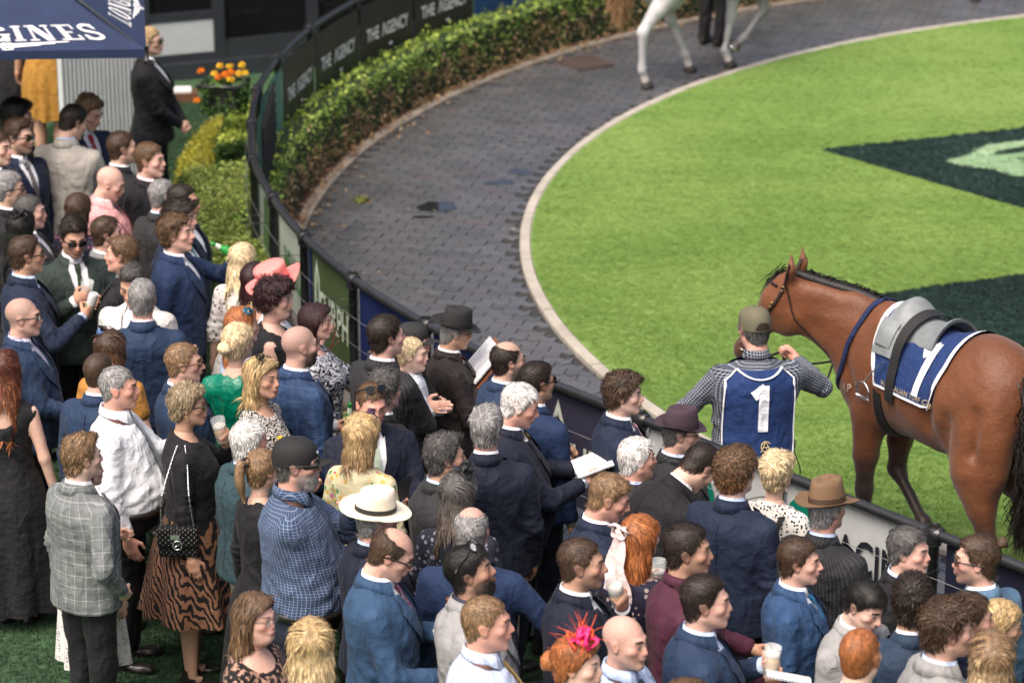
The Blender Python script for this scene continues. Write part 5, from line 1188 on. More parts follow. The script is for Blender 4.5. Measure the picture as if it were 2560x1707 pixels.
        V = np.array(rows); g.add(V, gridF(nz_, na_, False, True)); V2 = V.copy(); V2[:, :, :2] *= .985; g.add(V2, gridF(nz_, na_, False, True)[:, ::-1]); B(g, 'skirt', bottom[1])
    # ---- shoes
    global SHOE
    if SHOE is None: SHOE = shoe_mesh()
    for i in (0, 1):
        o = link('shoe', SHOE, root); o.location = (ft[i][0], ft[i][1] - .01, .0); o.rotation_euler = (0, 0, (-.2, .2)[i]); o.scale = (1, 1, 1) if not f else (.82, .84, .8)
        if shoes is not None: o.material_slots[0].link = 'OBJECT'; o.material_slots[0].material = shoes
    # ---- accessories in head space
    for ac in acc: ac(root, HD, r)
    ang = R(th - 90); Mw = np.array(Matrix.Translation(loc) @ Matrix.Rotation(ang, 4, 'Z') @ Matrix.Scale(s, 4))
    def Wd(p): return (Mw @ np.append(D(np.array([p]))[0], 1))[:3]
    info = {'root': root, 'W': Wd, 'Wh': lambda p: (Mw @ np.append(HD(np.array([p]))[0], 1))[:3], 'arms': arms, 'dir': (math.cos(R(th)), math.sin(R(th)), 0), 'D': D, 'B': B, 'tf': tf, 'M': Mw}
    for sd_, nm in ((1, 'R'), (-1, 'L')):
        S, E_, W, fd, y, hk = arms[sd_]; palm = -np.cross(fd, y) * sd_; o = W + fd * .078 + palm * .036; info['grip' + nm] = Wd(o); info['up' + nm] = nrm(Mw[:3, :3] @ y); info['fd' + nm] = nrm(Mw[:3, :3] @ fd); info['palm' + nm] = nrm(Mw[:3, :3] @ palm)
    if key: PEOPLE[key] = info
    return info

# ---- accessories
def put(g, name, m, root, HD, smooth=True, color=False): return g.fn(HD).build(name, m, root, smooth, color)
def shades(pos='eyes', lens=M_lens, frame=None, wire=False):
    def f(root, HD, r):
        fr = frame or plain('dark_frame', (.012, .011, .011), .3)
        M = np.eye(4) if pos == 'eyes' else np.array(Matrix.Translation((0, -.028, .062)) @ Matrix.Rotation(R(38), 4, 'X'))
        g = Geo(); gl = Geo()
        for s in (-1, 1):
            t = np.linspace(0, 2 * math.pi, 18, endpoint=False); cx = s * .033; q = np.c_[cx + .026 * np.sign(np.cos(t)) * np.abs(np.cos(t)) ** .7, .104 - .35 * (np.abs(cx + .026 * np.cos(t)) - .01) ** 1 * .55, .006 + .019 * np.sign(np.sin(t)) * np.abs(np.sin(t)) ** .8]
            if not wire or True: fan(gl, q); fan(gl, q[::-1] - np.array([0, .002, 0]))
            gtube(g, q, .0022 if not wire else .0012, 5, closed=True)
            gtube(g, [(s * .058, .090, .014), (s * .074, .06, .014), (s * .082, .0, .014), (s * .083, -.03, .004)], .0042 if not wire else .0014, 6, flat=.5 if False else 1.0)
        gtube(g, [(-.009, .108, .012), (0, .110, .014), (.009, .108, .012)], .0022, 5)
        if wire: put(gl.xf(M), 'glasses_lens', glassy('clear_lens', (.8, .85, .85), .12), root, HD)
        else: put(gl.xf(M), 'sunglasses_lens', lens, root, HD)
        put(g.xf(M), 'glasses_frame', fr, root, HD)
    return f
def hat(style, col, band=None, tilt=(0, 0), rough=.85):
    def f(root, HD, r):
        m = plain('hat_felt' if style != 'panama' else 'hat_straw', col, rough, 0, .08, .15, 25); bm = plain('hat_band', band or tuple(c * .4 for c in col), .6)
        T = np.array(Matrix.Translation((0, -.006, .052)) @ Matrix.Rotation(R(tilt[0]), 4, 'X') @ Matrix.Rotation(R(tilt[1]), 4, 'Y'))
        n = 40; th = np.linspace(0, 2 * math.pi, n, endpoint=False); c, s = np.sin(th), np.cos(th)        # s>0 front
        hcr, br, curl = {'fedora': (.115, .068, .020), 'panama': (.105, .078, .010), 'trilby': (.110, .052, .026), 'akubra': (.118, .070, .018)}[style]
        rows = []; 
        for k4, (fr, z) in enumerate([(1.02, -.004), (1.0, .02), (.97, .05), (.93, hcr * .72), (.86, hcr * .92), (.70, hcr), (.45, hcr * .93), (.2, hcr * .86), (.02, hcr * .85)]):
            pin = 1 - (.16 if k4 in (3, 4, 5) else .04 * (k4 > 1)) * np.clip(s, 0, 1) ** 2 * np.abs(c) ** .5 * 1.2
            zz = z + (.012 * (s > 0) * s if k4 >= 4 else 0) - (.014 * np.exp(-(c / .35) ** 2) if 5 <= k4 else 0); rows.append(np.c_[.083 * fr * c * pin, .104 * fr * s * (1 - .05 * (k4 > 2)), np.full(n, 0) + zz])
        V = np.array(rows); g = Geo(); g.add(V, gridF(len(rows), n, False, True)); V2 = V * .985; g.add(V2, gridF(len(rows), n, False, True)[:, ::-1])
        put(g.xf(T), 'hat_crown', m, root, HD)
        rows = []
        for e in np.linspace(0, 1, 6):
            w = br * e; sidec = np.abs(c) ** 1.5 * curl * e * e * 1.1 - .010 * e * np.abs(s) * (s > 0) + (.006 * e * e) * (s < 0); rows.append(np.c_[(.085 + w) * c, (.106 + w) * s, -.004 + sidec])
        V = np.array(rows); g = Geo(); g.add(V, gridF(6, n, False, True)[:, ::-1]); g.add(V - np.array([0, 0, .004]), gridF(6, n, False, True)); e_ = np.stack([V[-1], V[-1] - np.array([0, 0, .004])]); g.add(e_, gridF(2, n, False, True)[:, ::-1])
        put(g.xf(T), 'hat_brim', m, root, HD)
        g = Geo(); V = np.stack([np.c_[.0862 * c, .1072 * s, np.full(n, .0)], np.c_[.0852 * c, .1058 * s, np.full(n, .026)]]); g.add(V, gridF(2, n, False, True)); put(g.xf(T), 'hat_band', bm, root, HD)
    return f
def cap(col, badge=None, back=False, rough=.8):
    def f(root, HD, r):
        m = plain('cap_cotton', col, rough, 0, .1, .1, 20); g = Geo(); n = 36; th = np.linspace(0, 2 * math.pi, n, endpoint=False); c, s = np.sin(th), np.cos(th); rows = []
        for fr, z in [(1.0, -.030), (1.03, .0), (1.0, .03), (.88, .058), (.62, .078), (.3, .086), (.02, .088)]: rows.append(np.c_[.084 * fr * c, -.012 + .104 * fr * s, .040 + z + .010 * s * (fr > .95) - .0])
        V = np.array(rows)
        g.add(V, gridF(len(rows), n, False, True)); g.add(V * .98, gridF(len(rows), n, False, True)[:, ::-1]); put(g, 'cap_crown', m, root, HD)
        g = Geo(); t = np.linspace(-1.15, 1.15, 17); rows = []
        for e in np.linspace(0, 1, 5): rows.append(np.c_[(.082) * np.sin(t) * (1 - .04 * e), -.012 + (.100 + .075 * e * np.cos(t) ** .8) * np.cos(t), .024 - .012 * e - .018 * np.sin(t) ** 2 * (1) ])
        V = np.array(rows); g.add(V, gridF(5, 17)[:, ::-1]); g.add(V - np.array([0, 0, .004]), gridF(5, 17)); put(g, 'cap_visor', m, root, HD)
        g = Geo(); glathe(g, [(.0, .006), (.008, .004), (.009, 0)], 10, 0, None, Matrix.Translation((0, -.012, .127))); put(g, 'cap_button', m, root, HD)
        if badge:
            g = Geo(); V, F = [], []; n2 = 7
            for zz in (.056, .088): 
                for t in np.linspace(-.28, .28, n2): V.append((.086 * math.sin(t) * (1 if zz < .07 else .9), -.012 + (.107 if zz < .07 else .090) * math.cos(t) + .004, zz))
            g.add(V, gridF(2, n2)); put(g, 'cap_badge', plain('white_badge', badge, .6), root, HD)
        if back:
            g = Geo(); t = np.linspace(-.5, .5, 9) + math.pi; V = np.stack([np.c_[.0875 * np.sin(t), -.014 + .1085 * np.cos(t), np.full(9, 0) + z + zc * np.sqrt(np.clip(1 - ((t - math.pi) / .5) ** 2, 0, 1))] for z, zc in ((.012, 0), (.020, .032))]); g.add(V, gridF(2, 9)[:, ::-1]); g.add(V, gridF(2, 9)); put(g, 'cap_opening', plain('hair_in_gap', (.05, .035, .025), .8), root, HD)
    return f
def flower(pos, rad, col, n=40, nor=(0, 0, 1), name='hair_flower', sz=.5):
    def f(root, HD, r):
        g = Geo(); i = np.arange(n); ph = i * 2.39996; zz = (i / n) ** .7 * 1.5; q = np.array(Vector((0, 0, 1)).rotation_difference(Vector(nor)).to_matrix())
        d = np.c_[np.sin(zz) * np.cos(ph), np.sin(zz) * np.sin(ph), np.cos(zz)] @ q.T; leaf_cloud(np.array(pos) + d * rad * .75, d, rad * sz, [col, tuple(c * .7 for c in col), tuple(min(1, c * 1.25) for c in col)], int(r.integers(99)), .75, .35, g=g); put(g, name, M_leaf, root, HD, False, True)
    return f
def loops(pos, col, n=6, L=.06, w=.010, name='fascinator', up=(0, 0, 1), spread=1.0, feather=0):
    def f(root, HD, r):
        g = Geo(); p = np.array(pos)
        for i in range(n):
            d = nrm(np.array(up) + r.normal(0, spread, 3)); e = nrm(np.cross(d, r.normal(0, 1, 3))); t = np.linspace(0, math.pi, 9); lp = p + np.outer(np.sin(t) * L, d) + np.outer((1 - np.cos(t)) * L * .35, e); gtube(g, lp, w, 6, flat=.18)
        for i in range(feather):
            d = nrm(np.array(up) + r.normal(0, .7, 3)); e = nrm(np.cross(d, r.normal(0, 1, 3))); t = np.linspace(0, 1, 8); lp = p + np.outer(t * L * 1.7, d) + np.outer(t ** 2 * L * .9, e); gtube(g, lp, np.linspace(.0028, .0012, 8), 4, flat=.4)
        put(g, name, plain('fascinator_' + '%02x%02x%02x' % tuple(int(c ** .45 * 255) for c in col), col, .6), root, HD)
    return f
def headband(col, w=.006):
    def f(root, HD, r):
        t = np.linspace(-1.5, 1.5, 24); g = Geo(); gtube(g, np.c_[.098 * np.sin(t), np.full(24, .015), .030 + .094 * np.cos(t)], w, 6); put(g, 'headband', plain('headband_satin', col, .5), root, HD)
    return f
def earring(col=(.5, .36, .12), rad=.014):
    def f(root, HD, r):
        g = Geo(); t = np.linspace(0, 2 * math.pi, 14, endpoint=False)
        for s in (-1, 1): gtube(g, np.c_[np.full(14, s * .083), -.004 + rad * np.cos(t), -.045 + rad * np.sin(t)], .0022, 5, closed=True)
        put(g, 'earrings', M_gold, root, HD)
    return f
# ================================================================== THE CROWD
C_ = lambda *a, **k2: cloth(*a, **k2)
NV, ND, NB = C_((.010, .016, .036)), C_((.008, .011, .023)), C_((.012, .026, .070))
BL, BM, TEAL = C_((.026, .060, .120)), C_((.015, .031, .068)), C_((.030, .062, .078), 'cord')
BK, CH, DG = C_((.010, .010, .012)), C_((.022, .023, .025)), C_((.045, .046, .048))
PINS, PINB = C_((.016, .017, .020), 'pin', (.085, .085, .09)), C_((.018, .013, .014), 'pin', (.075, .06, .06))
GR, LG, BEI = C_((.17, .175, .18)), C_((.25, .25, .25)), C_((.36, .345, .31))
CKB = C_((.018, .040, .100), 'plaid', (.05, .09, .17)); CKG = C_((.125, .137, .137), 'plaid', (.33, .35, .35)); GREEN = C_((.024, .036, .032)); PINKJ = C_((.60, .30, .30))
W_, PB, PK_ = C_((.66, .68, .72)), C_((.42, .52, .70)), C_((.70, .52, .54))
FS = C_((.55, .52, .54), 'floral', (.30, .12, .16)); GING = C_((.18, .16, .35), 'gingham', (.68, .68, .72)); GINB = C_((.10, .20, .42), 'gingham', (.68, .70, .74))
T_n = C_((.03, .035, .06)); T_st = C_((.03, .03, .04), 'tieStripe', (.35, .3, .3)); T_teal = C_((.02, .16, .22), 'tieStripe', (.45, .55, .6)); T_red = C_((.28, .03, .05)); T_grn = C_((.022, .035, .024)); T_sage = C_((.33, .40, .33)); T_gold = C_((.42, .28, .09), 'dots', (.6, .45, .2)); T_pink = C_((.62, .38, .42)); T_pur = C_((.20, .05, .10), 'dots', (.4, .3, .35)); T_dot = C_((.25, .27, .30), 'dots', (.5, .5, .52), 2.0); T_blue = C_((.015, .16, .33))
tr = lambda m: ('trousers', m)
TB, TN, TCREAM = tr(C_((.011, .011, .013))), tr(C_((.012, .016, .028))), tr(C_((.42, .38, .30)))
def suit(j, sh=W_, tie=None): return ('suit', j, sh, tie)
HT = iter([1.72, 1.8, 1.66, 1.751, 1.759, 1.805, 1.785, 1.741, 1.726, 1.747, 1.703, 1.661, 1.733, 1.759, 1.783, 1.76, 1.727, 1.757, 1.63, 1.822, 1.831, 1.695, 1.791, 1.768, 1.802, 1.78, 1.7, 1.65, 1.739, 1.807, 1.773, 1.778, 1.754, 1.794, 1.623, 1.614, 1.653, 1.731, 1.717, 1.702, 1.83, 1.866, 1.02, 1.694, 1.64, 1.791, 1.703, 1.755, 1.688, 1.732, 1.8, 1.767, 1.82, 1.639, 1.681, 1.808, 1.785, 1.817, 1.796, 1.729, 1.756, 1.753, 1.659, 1.661, 1.8, 1.865, 1.848, 1.672, 1.741, 1.735, 1.8, 1.849, 1.79, 1.791, 1.8, 1.79, 1.78, 1.717, 1.74, 1.664, 1.64, 1.814, 1.659, 1.717, 1.758, 1.85, 1.781, 1.634, 1.8, 1.79, 1.545])   # body heights in order of appearance
fade = lambda py: 1 - .055 * float(np.interp(py, [250, 550, 1150, 1450], [0, 1, 1, 0]))   # the middle rows are a little shorter
def man(label, px, py, th, jk, hair, col='brown', hd=None, H=1.78, sk='fair', fac=None, bot=None, hh=None, Hf=None, **kw):
    kw.setdefault('group', 'spectators standing in the crowd'); kw['wid'] = kw.get('wid', 1.0) * 1.05; H = next(HT, H); H = Hf or H * fade(py); fc = dict(skin=sk, brow=col if col in ('black', 'dark', 'brown', 'dgrey', 'ginger') else 'brown'); fc.update(fac or {})
    if hair in ('bald', 'shave'): fc.setdefault('scalp', 'dgrey'); fc.setdefault('scal_t', .22 if hair == 'bald' else .42)
    if bot is None: bot = TN if jk[0] == 'suit' and jk[1] in (NV, ND, NB, BL, BM, CKB) else TB
    return person(label, px, py, H, th, hd, top=jk, bottom=bot, hair=None if hair in ('bald', 'shave') else (hair, col), face=fc, hat_h=(0.006 if hair in ('bald', 'shave', 'shoe', 'buzz') else .026 if hair in ('messy', 'curly') else .016) if hh is None else hh, seed=int(px * 7 + py), **kw)
def woman(label, px, py, th, tp, hair, col='brown', hd=None, H=1.67, sk='fair', fac=None, bot=None, hh=.018, Hf=None, **kw):
    kw.setdefault('group', 'spectators standing in the crowd'); H = next(HT, H); H = Hf or H * fade(py); fc = dict(skin=sk, brow='brown', lips=(.42, .13, .14)); fc.update(fac or {})
    return person(label, px, py, H, th, hd, sex='f', top=tp, bottom=bot or TB, hair=(hair, col), face=fc, hat_h=hh, seed=int(px * 7 + py), **kw)
def dress(m, slv='none', hem=.52, fl=.06, **k2): return dict(tp=('dress', m, slv, k2), bot=('skirt', m, hem, fl))
SH = shades()
# --- upper left, under and beside the parasol
woman('blonde woman in a black suit and sunglasses standing alone by the ribbed screen', 371, 64, -8, ('suit', BK, W_, None), 'crop', 'blond', H=1.72, R_='clasp', L_='clasp', wid=1.12, acc=(SH,), key='security')
woman('person in a mustard yellow patterned skirt under the parasol', 106, -92, 80, **dress(C_((.36, .19, .035), 'arc', (.24, .10, .02)), 'short', .50, .0), hair='bob', col='brown', H=1.70, sk='tan')
woman('person in long black clothes with a red ribbon under the parasol', 14, -70, 75, **dress(BK, 'long', .30, .04), hair='short', col='dark', H=1.70)
man('man with dark curly hair behind the man with the striped tie', 38, 246, 30, suit(BK), 'curly', 'black', hd=10)
man('stubbled man in sunglasses, navy suit and striped tie at the left edge', 42, 296, -38, suit(NV, W_, T_st), 'quiff', 'brown', hd=-22, fac=dict(stubble=.55, bcol='dark'), acc=(SH,))
man('man cut by the left edge beside the man in striped tie', -14, 322, -20, suit(DG), 'short', 'brown', H=1.74)
man('man with his back turned in a pale linen jacket', 196, 259, 72, suit(BEI, PB), 'crop', 'dark', hd=38, nod=24, R_='phone', L_='phone', cut=1.2)
man('fair-haired man in navy suit and red tie facing the pale linen jacket', 232, 241, -48, suit(NV, W_, T_red), 'quiff', 'sandy', hd=-28, nod=22, R_='phone', L_='down', H=1.76)
man('man in a black suit with short brown hair beside the ribbed screen', 300, 325, 48, suit(BK), 'crop', 'brown', hd=22, R_='bent', H=1.80)
man('smiling man in black suit and pink shirt looking right past the screen', 370, 354, -24, suit(BK, PK_), 'short', 'lbrown', hd=-14, sk='pink', H=1.77)
man('bald man in a pale pink jacket and floral shirt', 286, 418, 0, suit(PINKJ, FS, T_pur), 'bald', sk='pink', hd=-4, nod=20, R_='phone', H=1.76, belly=.05)
man('grey-haired man in dark jacket and blue collar seen from behind', 402, 445, 50, suit(CH, PB), 'crop', 'grey', hd=38, sk='pink', H=1.78)
man('dark-haired man in sunglasses behind the man with curly hair', 454, 459, -14, suit(NV), 'slick', 'dark', hd=-8, acc=(SH,), H=1.80, sk='tan')
man('curly dark-haired man in navy suit and teal striped tie', 444, 495, -16, suit(NV, W_, T_teal), 'curly', 'dark', hd=-10, H=1.80, sk='pink')
man('fair man in royal blue suit tipping up a green bottle', 430, 532, -6, suit(NB, W_, None), 'messy', 'lbrown', hd=-8, nod=-6, R_='pocket', L_='bottle', sk='pink', H=1.80, key='bottle_man')
man('grey-haired man in sunglasses and dark suit cut by the left edge', 16, 425, 8, suit(BK, W_), 'short', 'grey', hd=10, acc=(SH,), H=1.76)
man('grey-cropped man in grey suit beside the woman with black bow', 70, 484, -4, suit(DG, W_), 'crop', 'dgrey', hd=4, sk='pink', R_='phone', L_='chest', H=1.76)
woman('dark-haired woman with a black looped bow in her hair', 50, 522, 70, ('top', BK, 'long', {}), 'long', 'black', hkw=dict(length=.34), H=1.66, acc=(loops((.02, -.07, .10), (.012, .012, .013), 7, .06, .011, 'hair_bow', (0, -.3, 1)),))
woman('woman in a dark floral dress behind the pink jacket', 194, 480, 60, **dress(C_((.010, .012, .025), 'floral', (.30, .05, .16)), 'short', .5, .06), hair='long', col='brown', H=1.62)
# --- left group
man('brown-haired man in navy suit and blue sunglasses holding a can', 61, 587, 14, suit(NV, PB), 'slick', 'brown', hd=18, R_='chest', L_='down', Radj=(.02, .05, -.02), sk='tan', acc=(shades('eyes', plain('blue_lens', (.01, .05, .10), .06)),), H=1.80, key='can_man')
man('man in a dark green suit and tie looking down at a glass', 184, 546, -66, suit(GREEN, W_, T_grn), 'quiff', 'dark', hd=-68, nod=14, R_='chest', L_='chest', Radj=(-.05, .02, .02), Ladj=(-.02, .02, -.04), sk='tan', acc=(SH,), H=1.84, fac=dict(stubble=.4, bcol='dark'), key='green_man')
man('brown-haired man in white shirt collar and pale jacket behind the green suit', 262, 539, 8, suit(GR, W_), 'short', 'brown', hd=12, H=1.76, sk='pink')
man('brown-haired man in black suit turned to the left', 306, 587, 165, suit(BK, GR), 'short', 'lbrown', hd=172, sk='red', H=1.80)
man('man in a pale grey jacket hidden behind the grey-haired man', 326, 667, -105, suit(C_((.50, .49, .47)), W_), 'quiff', 'dgrey', hd=-104, nod=18, sk='tan', H=1.72)
man('grey-haired man in blue suit and pink collar with his back turned', 353, 696, 94, suit(BM, PK_), 'short', 'grey', hd=90, sk='red', H=1.80)
man('bald man in sunglasses and dark blue suit with purple checked collar', 52, 744, -2, suit(BM, GING), 'shave', hd=2, sk='pink', R_='bent', Radj=(0, .04, 0), acc=(SH,), H=1.78, belly=.06, key='glass_man')
woman('woman with long auburn curls in a black open-back outfit, left edge', 8, 872, 80, ('dress', BK, 'none', dict(neck=(.11, 1.48, -.10, .16))), 'wave', 'auburn', hkw=dict(length=.42, col2='ginger'), bot=('skirt', BK, .12, .06), H=1.70)
woman('brown-haired woman in ochre dress wearing pink and blue paper flowers', 274, 823, 78, **dress(C_((.36, .17, .04)), 'short', .62, .03), hair='wave', col='brown', hkw=dict(length=.24, col2='ginger'), hd=70, H=1.64, acc=(flower((-.06, .02, .10), .035, (.45, .22, .22)), flower((-.085, -.01, .04), .035, (.42, .2, .2)), flower((-.05, -.05, .12), .025, (.16, .3, .55)), flower((-.095, .03, .075), .022, (.16, .3, .55)), flower((-.1, .0, -.005), .022, (.16, .3, .55)), loops((-.05, -.03, .13), (.012, .014, .02), 4, .035, .012, 'hair_leaves')))
man('man with a buzz cut in blue suit seen from behind', 244, 882, 62, suit(BM), 'buzz', 'brown', hd=55, sk='fair', H=1.78)
man('older grey-haired man in a white shirt and spotted tie', 291, 916, -4, ('shirt', W_, T_dot), 'thin', 'grey', hd=-2, sk='red', H=1.84, belly=.12, wid=1.06, R_='hang', L_='chest', hh=.006, key='white_shirt')
man('sandy-haired man in tortoiseshell sunglasses and navy suit', 454, 853, 10, suit(BM, W_), 'crop', 'sandy', hd=4, R_='down', acc=(shades('eyes', M_lens, plain('tortoiseshell', (.10, .045, .015), .3)),), H=1.77, sk='pink')
woman('short-haired woman in black jacket, sunglasses and zebra print skirt', 465, 958, 0, ('top', BK, 'long', dict(hem=.96, neck=(.075, 1.53, .02), infl=.010)), 'pixie', 'mixb', bot=('skirt', C_((.20, .098, .058), 'zebra', (.010, .009, .009), 1.7), .46, .10), H=1.73, R_='down', L_='drink', wid=1.06, sk='tan', acc=(SH, earring()), key='zebra')
woman('blonde woman with a low bun in a green satin dress', 592, 806, 82, **dress(C_((.0, .17, .10), 'satin'), 'half', .55, .05, neck=(.10, 1.50, .0)), hair='bun', col='pale', hd=52, H=1.70, wid=1.08, key='green_dress')
woman('woman with blonde bob, black headpiece and monochrome patterned top', 652, 888, -18, ('top', C_((.02, .019, .019), 'mono', (.55, .52, .48)), 'half', dict(neck=(.09, 1.52, .03))), 'bob', 'blond', hd=-32, hkw=dict(length=.13), H=1.66, sk='tan', R_='bent', acc=(headband((.012, .012, .012)), loops((.05, .02, .13), (.012, .012, .013), 5, .035, .006, 'fascinator', (.5, .5, .8), .8, 6)), key='bob')
woman('woman with long blonde hair in a white floral dress by the fence', 604, 605, 68, **dress(C_((.62, .60, .58), 'floral', (.10, .08, .09)), 'half', .5, .06), hair='long', col='pale', hkw=dict(length=.30), hd=60, H=1.72)
woman('dark-haired woman with bare shoulders behind the pink hat', 636, 655, 58, ('dress', BK, 'none', dict(strapless=1.36)), 'bob', 'wine', hkw=dict(length=.12), bot=('skirt', BK, .5, .05), hd=50, H=1.68)
woman('woman in white under a wide coral pink hat', 688, 684, 12, ('top', W_, 'long', {}), 'short', 'dark', hd=2, H=1.66, hkw=dict(under=.04), R_='chest', L_='chest', sk='pink', key='pink_hat')
woman('woman with dark red curls and black flower in a sleeveless black dress', 684, 701, 0, ('dress', BK, 'none', dict(neck=(.10, 1.49, .02))), 'curlyf', 'wine', hd=-4, H=1.69, sk='pink', wid=1.22, bot=('skirt', BK, .5, .04), acc=(flower((.075, .035, .085), .034, (.012, .012, .014), 50, (1, .2, .4)), earring()), fat=.8)
woman('ginger woman with a teal fabric flower behind the green dress', 602, 764, 30, ('top', C_((.35, .42, .55), 'floral', (.6, .6, .65)), 'half', {}), 'bob', 'ginger', hd=20, H=1.64, acc=(flower((.055, .02, .105), .034, (.03, .16, .24), 50, (.6, .3, .6)), loops((.06, .03, .12), (.35, .25, .12), 3, .05, .004, 'feather', (.8, .4, .6), .5)))
woman('woman with dark brown fringe in black and white zigzag print', 786, 757, -2, ('top', C_((.016, .017, .022), 'mono', (.45, .47, .52), .7), 'long', dict(hem=.80, infl=.02)), 'fringe_long', 'wine', hd=-6, hkw=dict(length=.22), H=1.65, sk='pink', wid=1.15, L_='rail')
man('bald bearded man in blue checked suit holding a green bottle', 745, 814, 32, suit(CKB), 'shave', hd=26, sk='pink', R_='hang', L_='bent', Ladj=(-.06, -.02, .0), fac=dict(beard=.6, bcol='brown'), H=1.79, key='bald_bottle')
man('dark-haired man in black pinstripe suit carrying a blond boy', 961, 784, 44, suit(PINS, W_), 'short', 'dark', hd=30, L_='carry', R_='carry', sk='pink', H=1.82, key='father')
person('blond toddler boy in white shirt carried beside the fence', 1026, 842, next(HT), 20, -6, top=('shirt', C_((.66, .70, .76), 'dots', (.5, .55, .65)), None), bottom=TN, hair=('crop', 'pale'), face=dict(skin='pale', brow='sandy'), R_='bent', L_='bent', hat_h=.012, group='spectators standing in the crowd', seed=42, zoff=.50, hs=1.42)
woman('person in a black cap behind the blond boy', 1030, 806, 10, ('top', BK, 'long', {}), 'bob', 'dark', hd=-5, hkw=dict(length=.12, under=.03), H=1.56, hh=.012, acc=(cap((.012, .012, .013)),))
man('man in a black felt hat and brown pinstripe suit', 1146, 768, 14, suit(PINB, W_, T_red), 'short', 'grey', hd=10, nod=10, sk='tan', hkw=dict(under=.045), hh=.052, R_='read', L_='read', Radj=(.02, -.13, .12), Ladj=(.02, -.13, .12), acc=(hat('fedora', (.011, .011, .012), (.008, .008, .008), (-4, 0)), shades('eyes', wire=True)), H=1.80, key='black_hat')
man('man facing the camera with sunglasses pushed up on his head', 931, 958, -72, suit(ND, W_, T_sage), 'thin', 'lbrown', hd=-68, nod=12, sk='red', R_='read', L_='read', acc=(shades('top'),), H=1.79, wid=1.06, belly=.06, hh=.014, key='programme_man')
man('grey-brown haired man in dark suit and glasses beside the fence group', 958, 921, 46, suit(BK, W_), 'messy', 'dgrey', hd=40, H=1.76, sk='pink', acc=(shades('eyes', wire=True),))
woman('blonde woman with purple flower headband in a bright floral blouse', 905, 1030, 62, ('top', C_((.50, .47, .30), 'bright'), 'long', dict(neck=(.08, 1.53, .02))), 'bob', 'blond', hd=50, hkw=dict(length=.15, col2='sandy'), H=1.68, sk='tan', acc=(flower((.03, .03, .125), .026, (.12, .05, .14), 26), flower((.06, .025, .10), .022, (.12, .05, .14), 26)))
# --- centre
man('white-haired man in a teal corduroy jacket', 618, 1050, 34, suit(TEAL, GINB), 'full', 'white', hd=36, sk='red', bot=TCREAM, H=1.74, wid=1.08)
man('bearded man in black cap and checked navy shirt with hand at chin', 736, 1092, 0, ('shirt', C_((.030, .050, .105), 'check', (.20, .26, .36), 1.4), None), 'short', 'dgrey', hd=0, sk='red', hkw=dict(under=.03), fac=dict(beard=1.1, bcol='grey'), R_='cross', L_='chin', acc=(cap((.010, .010, .011), (.6, .6, .6)), SH), Hf=1.86, H=1.84, wid=1.10, belly=.12, hh=.012, bot=TN, key='cap_man')
woman('blonde woman in black with a black scrunchie behind the capped man', 654, 1120, 38, ('top', BK, 'long', dict(neck=(.085, 1.52, .0))), 'tail', 'sandy', hd=36, H=1.66, Hf=1.60, bot=('skirt', BK, .4, .06), acc=(loops((0, -.12, .075), (.012, .012, .013), 6, .03, .012, 'scrunchie', (0, -1, .2)),))
man('man in a cream panama hat with a black band', 936, 1220, 28, suit(ND, PB), 'short', 'grey', hd=20, sk='red', hkw=dict(under=.045), hh=.044, fac=dict(beard=.7, bcol='grey'), acc=(hat('panama', (.72, .66, .52), (.012, .012, .012), (-6, 5), .7),), H=1.76)
man('balding man in bright blue suit and sunglasses looking down', 1004, 1326, -2, suit(BL, W_, T_pur), 'shoe', 'brown', hd=-4, nod=26, sk='pink', hkw=dict(bald=1.0), R_='bent', L_='phone', acc=(SH,), H=1.82, key='blue_suit', fac=dict(scalp='brown', scal_t=.3))
woman('woman in glasses and black lace with light brown hair', 634, 1480, -22, ('dress', C_((.012, .011, .011), 'lace', (.38, .23, .17)), 'short', dict(neck=(.12, 1.49, .04))), 'wave', 'lbrown', hd=-28, hkw=dict(length=.22, col2='sandy'), bot=('skirt', BK, .5, .05), H=1.66, sk='pink', wid=1.12, acc=(shades('eyes', wire=True),), fat=.6)
woman('blonde woman with bare shoulders seen from behind at the bottom', 775, 1544, 92, ('dress', C_((.5, .45, .4)), 'none', dict(strapless=1.30)), 'wave', 'blond', hkw=dict(length=.22, col2='pale'), bot=('skirt', C_((.5, .45, .4)), .5, .05), H=1.66)
man('dark grey-haired man in black suit beside the long grey hair', 1108, 1083, 22, suit(CH, PB), 'quiff', 'dgrey', hd=18, sk='tan', H=1.76)
woman('woman with very long grey hair and a black gauze bow', 1146, 1174, 72, ('top', C_((.015, .018, .03), 'floral', (.2, .2, .25)), 'long', {}), 'long', 'dgrey', hd=66, hkw=dict(length=.46, col2='lbrown'), H=1.66, acc=(loops((.03, .0, .13), (.016, .017, .018), 8, .055, .017, 'gauze_bow', (.3, .3, 1)),))
man('grey-haired man in navy suit standing with his back turned', 1216, 1011, 86, suit(ND, W_), 'full', 'grey', hd=80, sk='red', H=1.84, wid=1.04, bot=TCREAM, R_='hang', shoes=M_tan)
man('white-haired man in dark navy suit reading an open booklet', 1314, 958, 8, suit(ND, W_, T_gold), 'short', 'white', hd=2, nod=18, sk='red', R_='read', L_='read', Radj=(.02, .02, .05), Ladj=(.0, .03, .05), H=1.85, wid=1.08, belly=.08, key='booklet_man', hkw=dict(strands=1.2))
man('balding bearded man with glasses in blue suit holding papers', 1266, 853, 28, suit(BM, W_, T_pur), 'shoe', 'dark', hd=22, sk='fair', hkw=dict(bald=.8), fac=dict(beard=.8, bcol='dgrey', scalp='dark', scal_t=.3), R_='read', L_='read', Radj=(0, -.15, .15), Ladj=(0, -.15, .15), acc=(shades('eyes', wire=True),), H=1.82, key='papers_man')
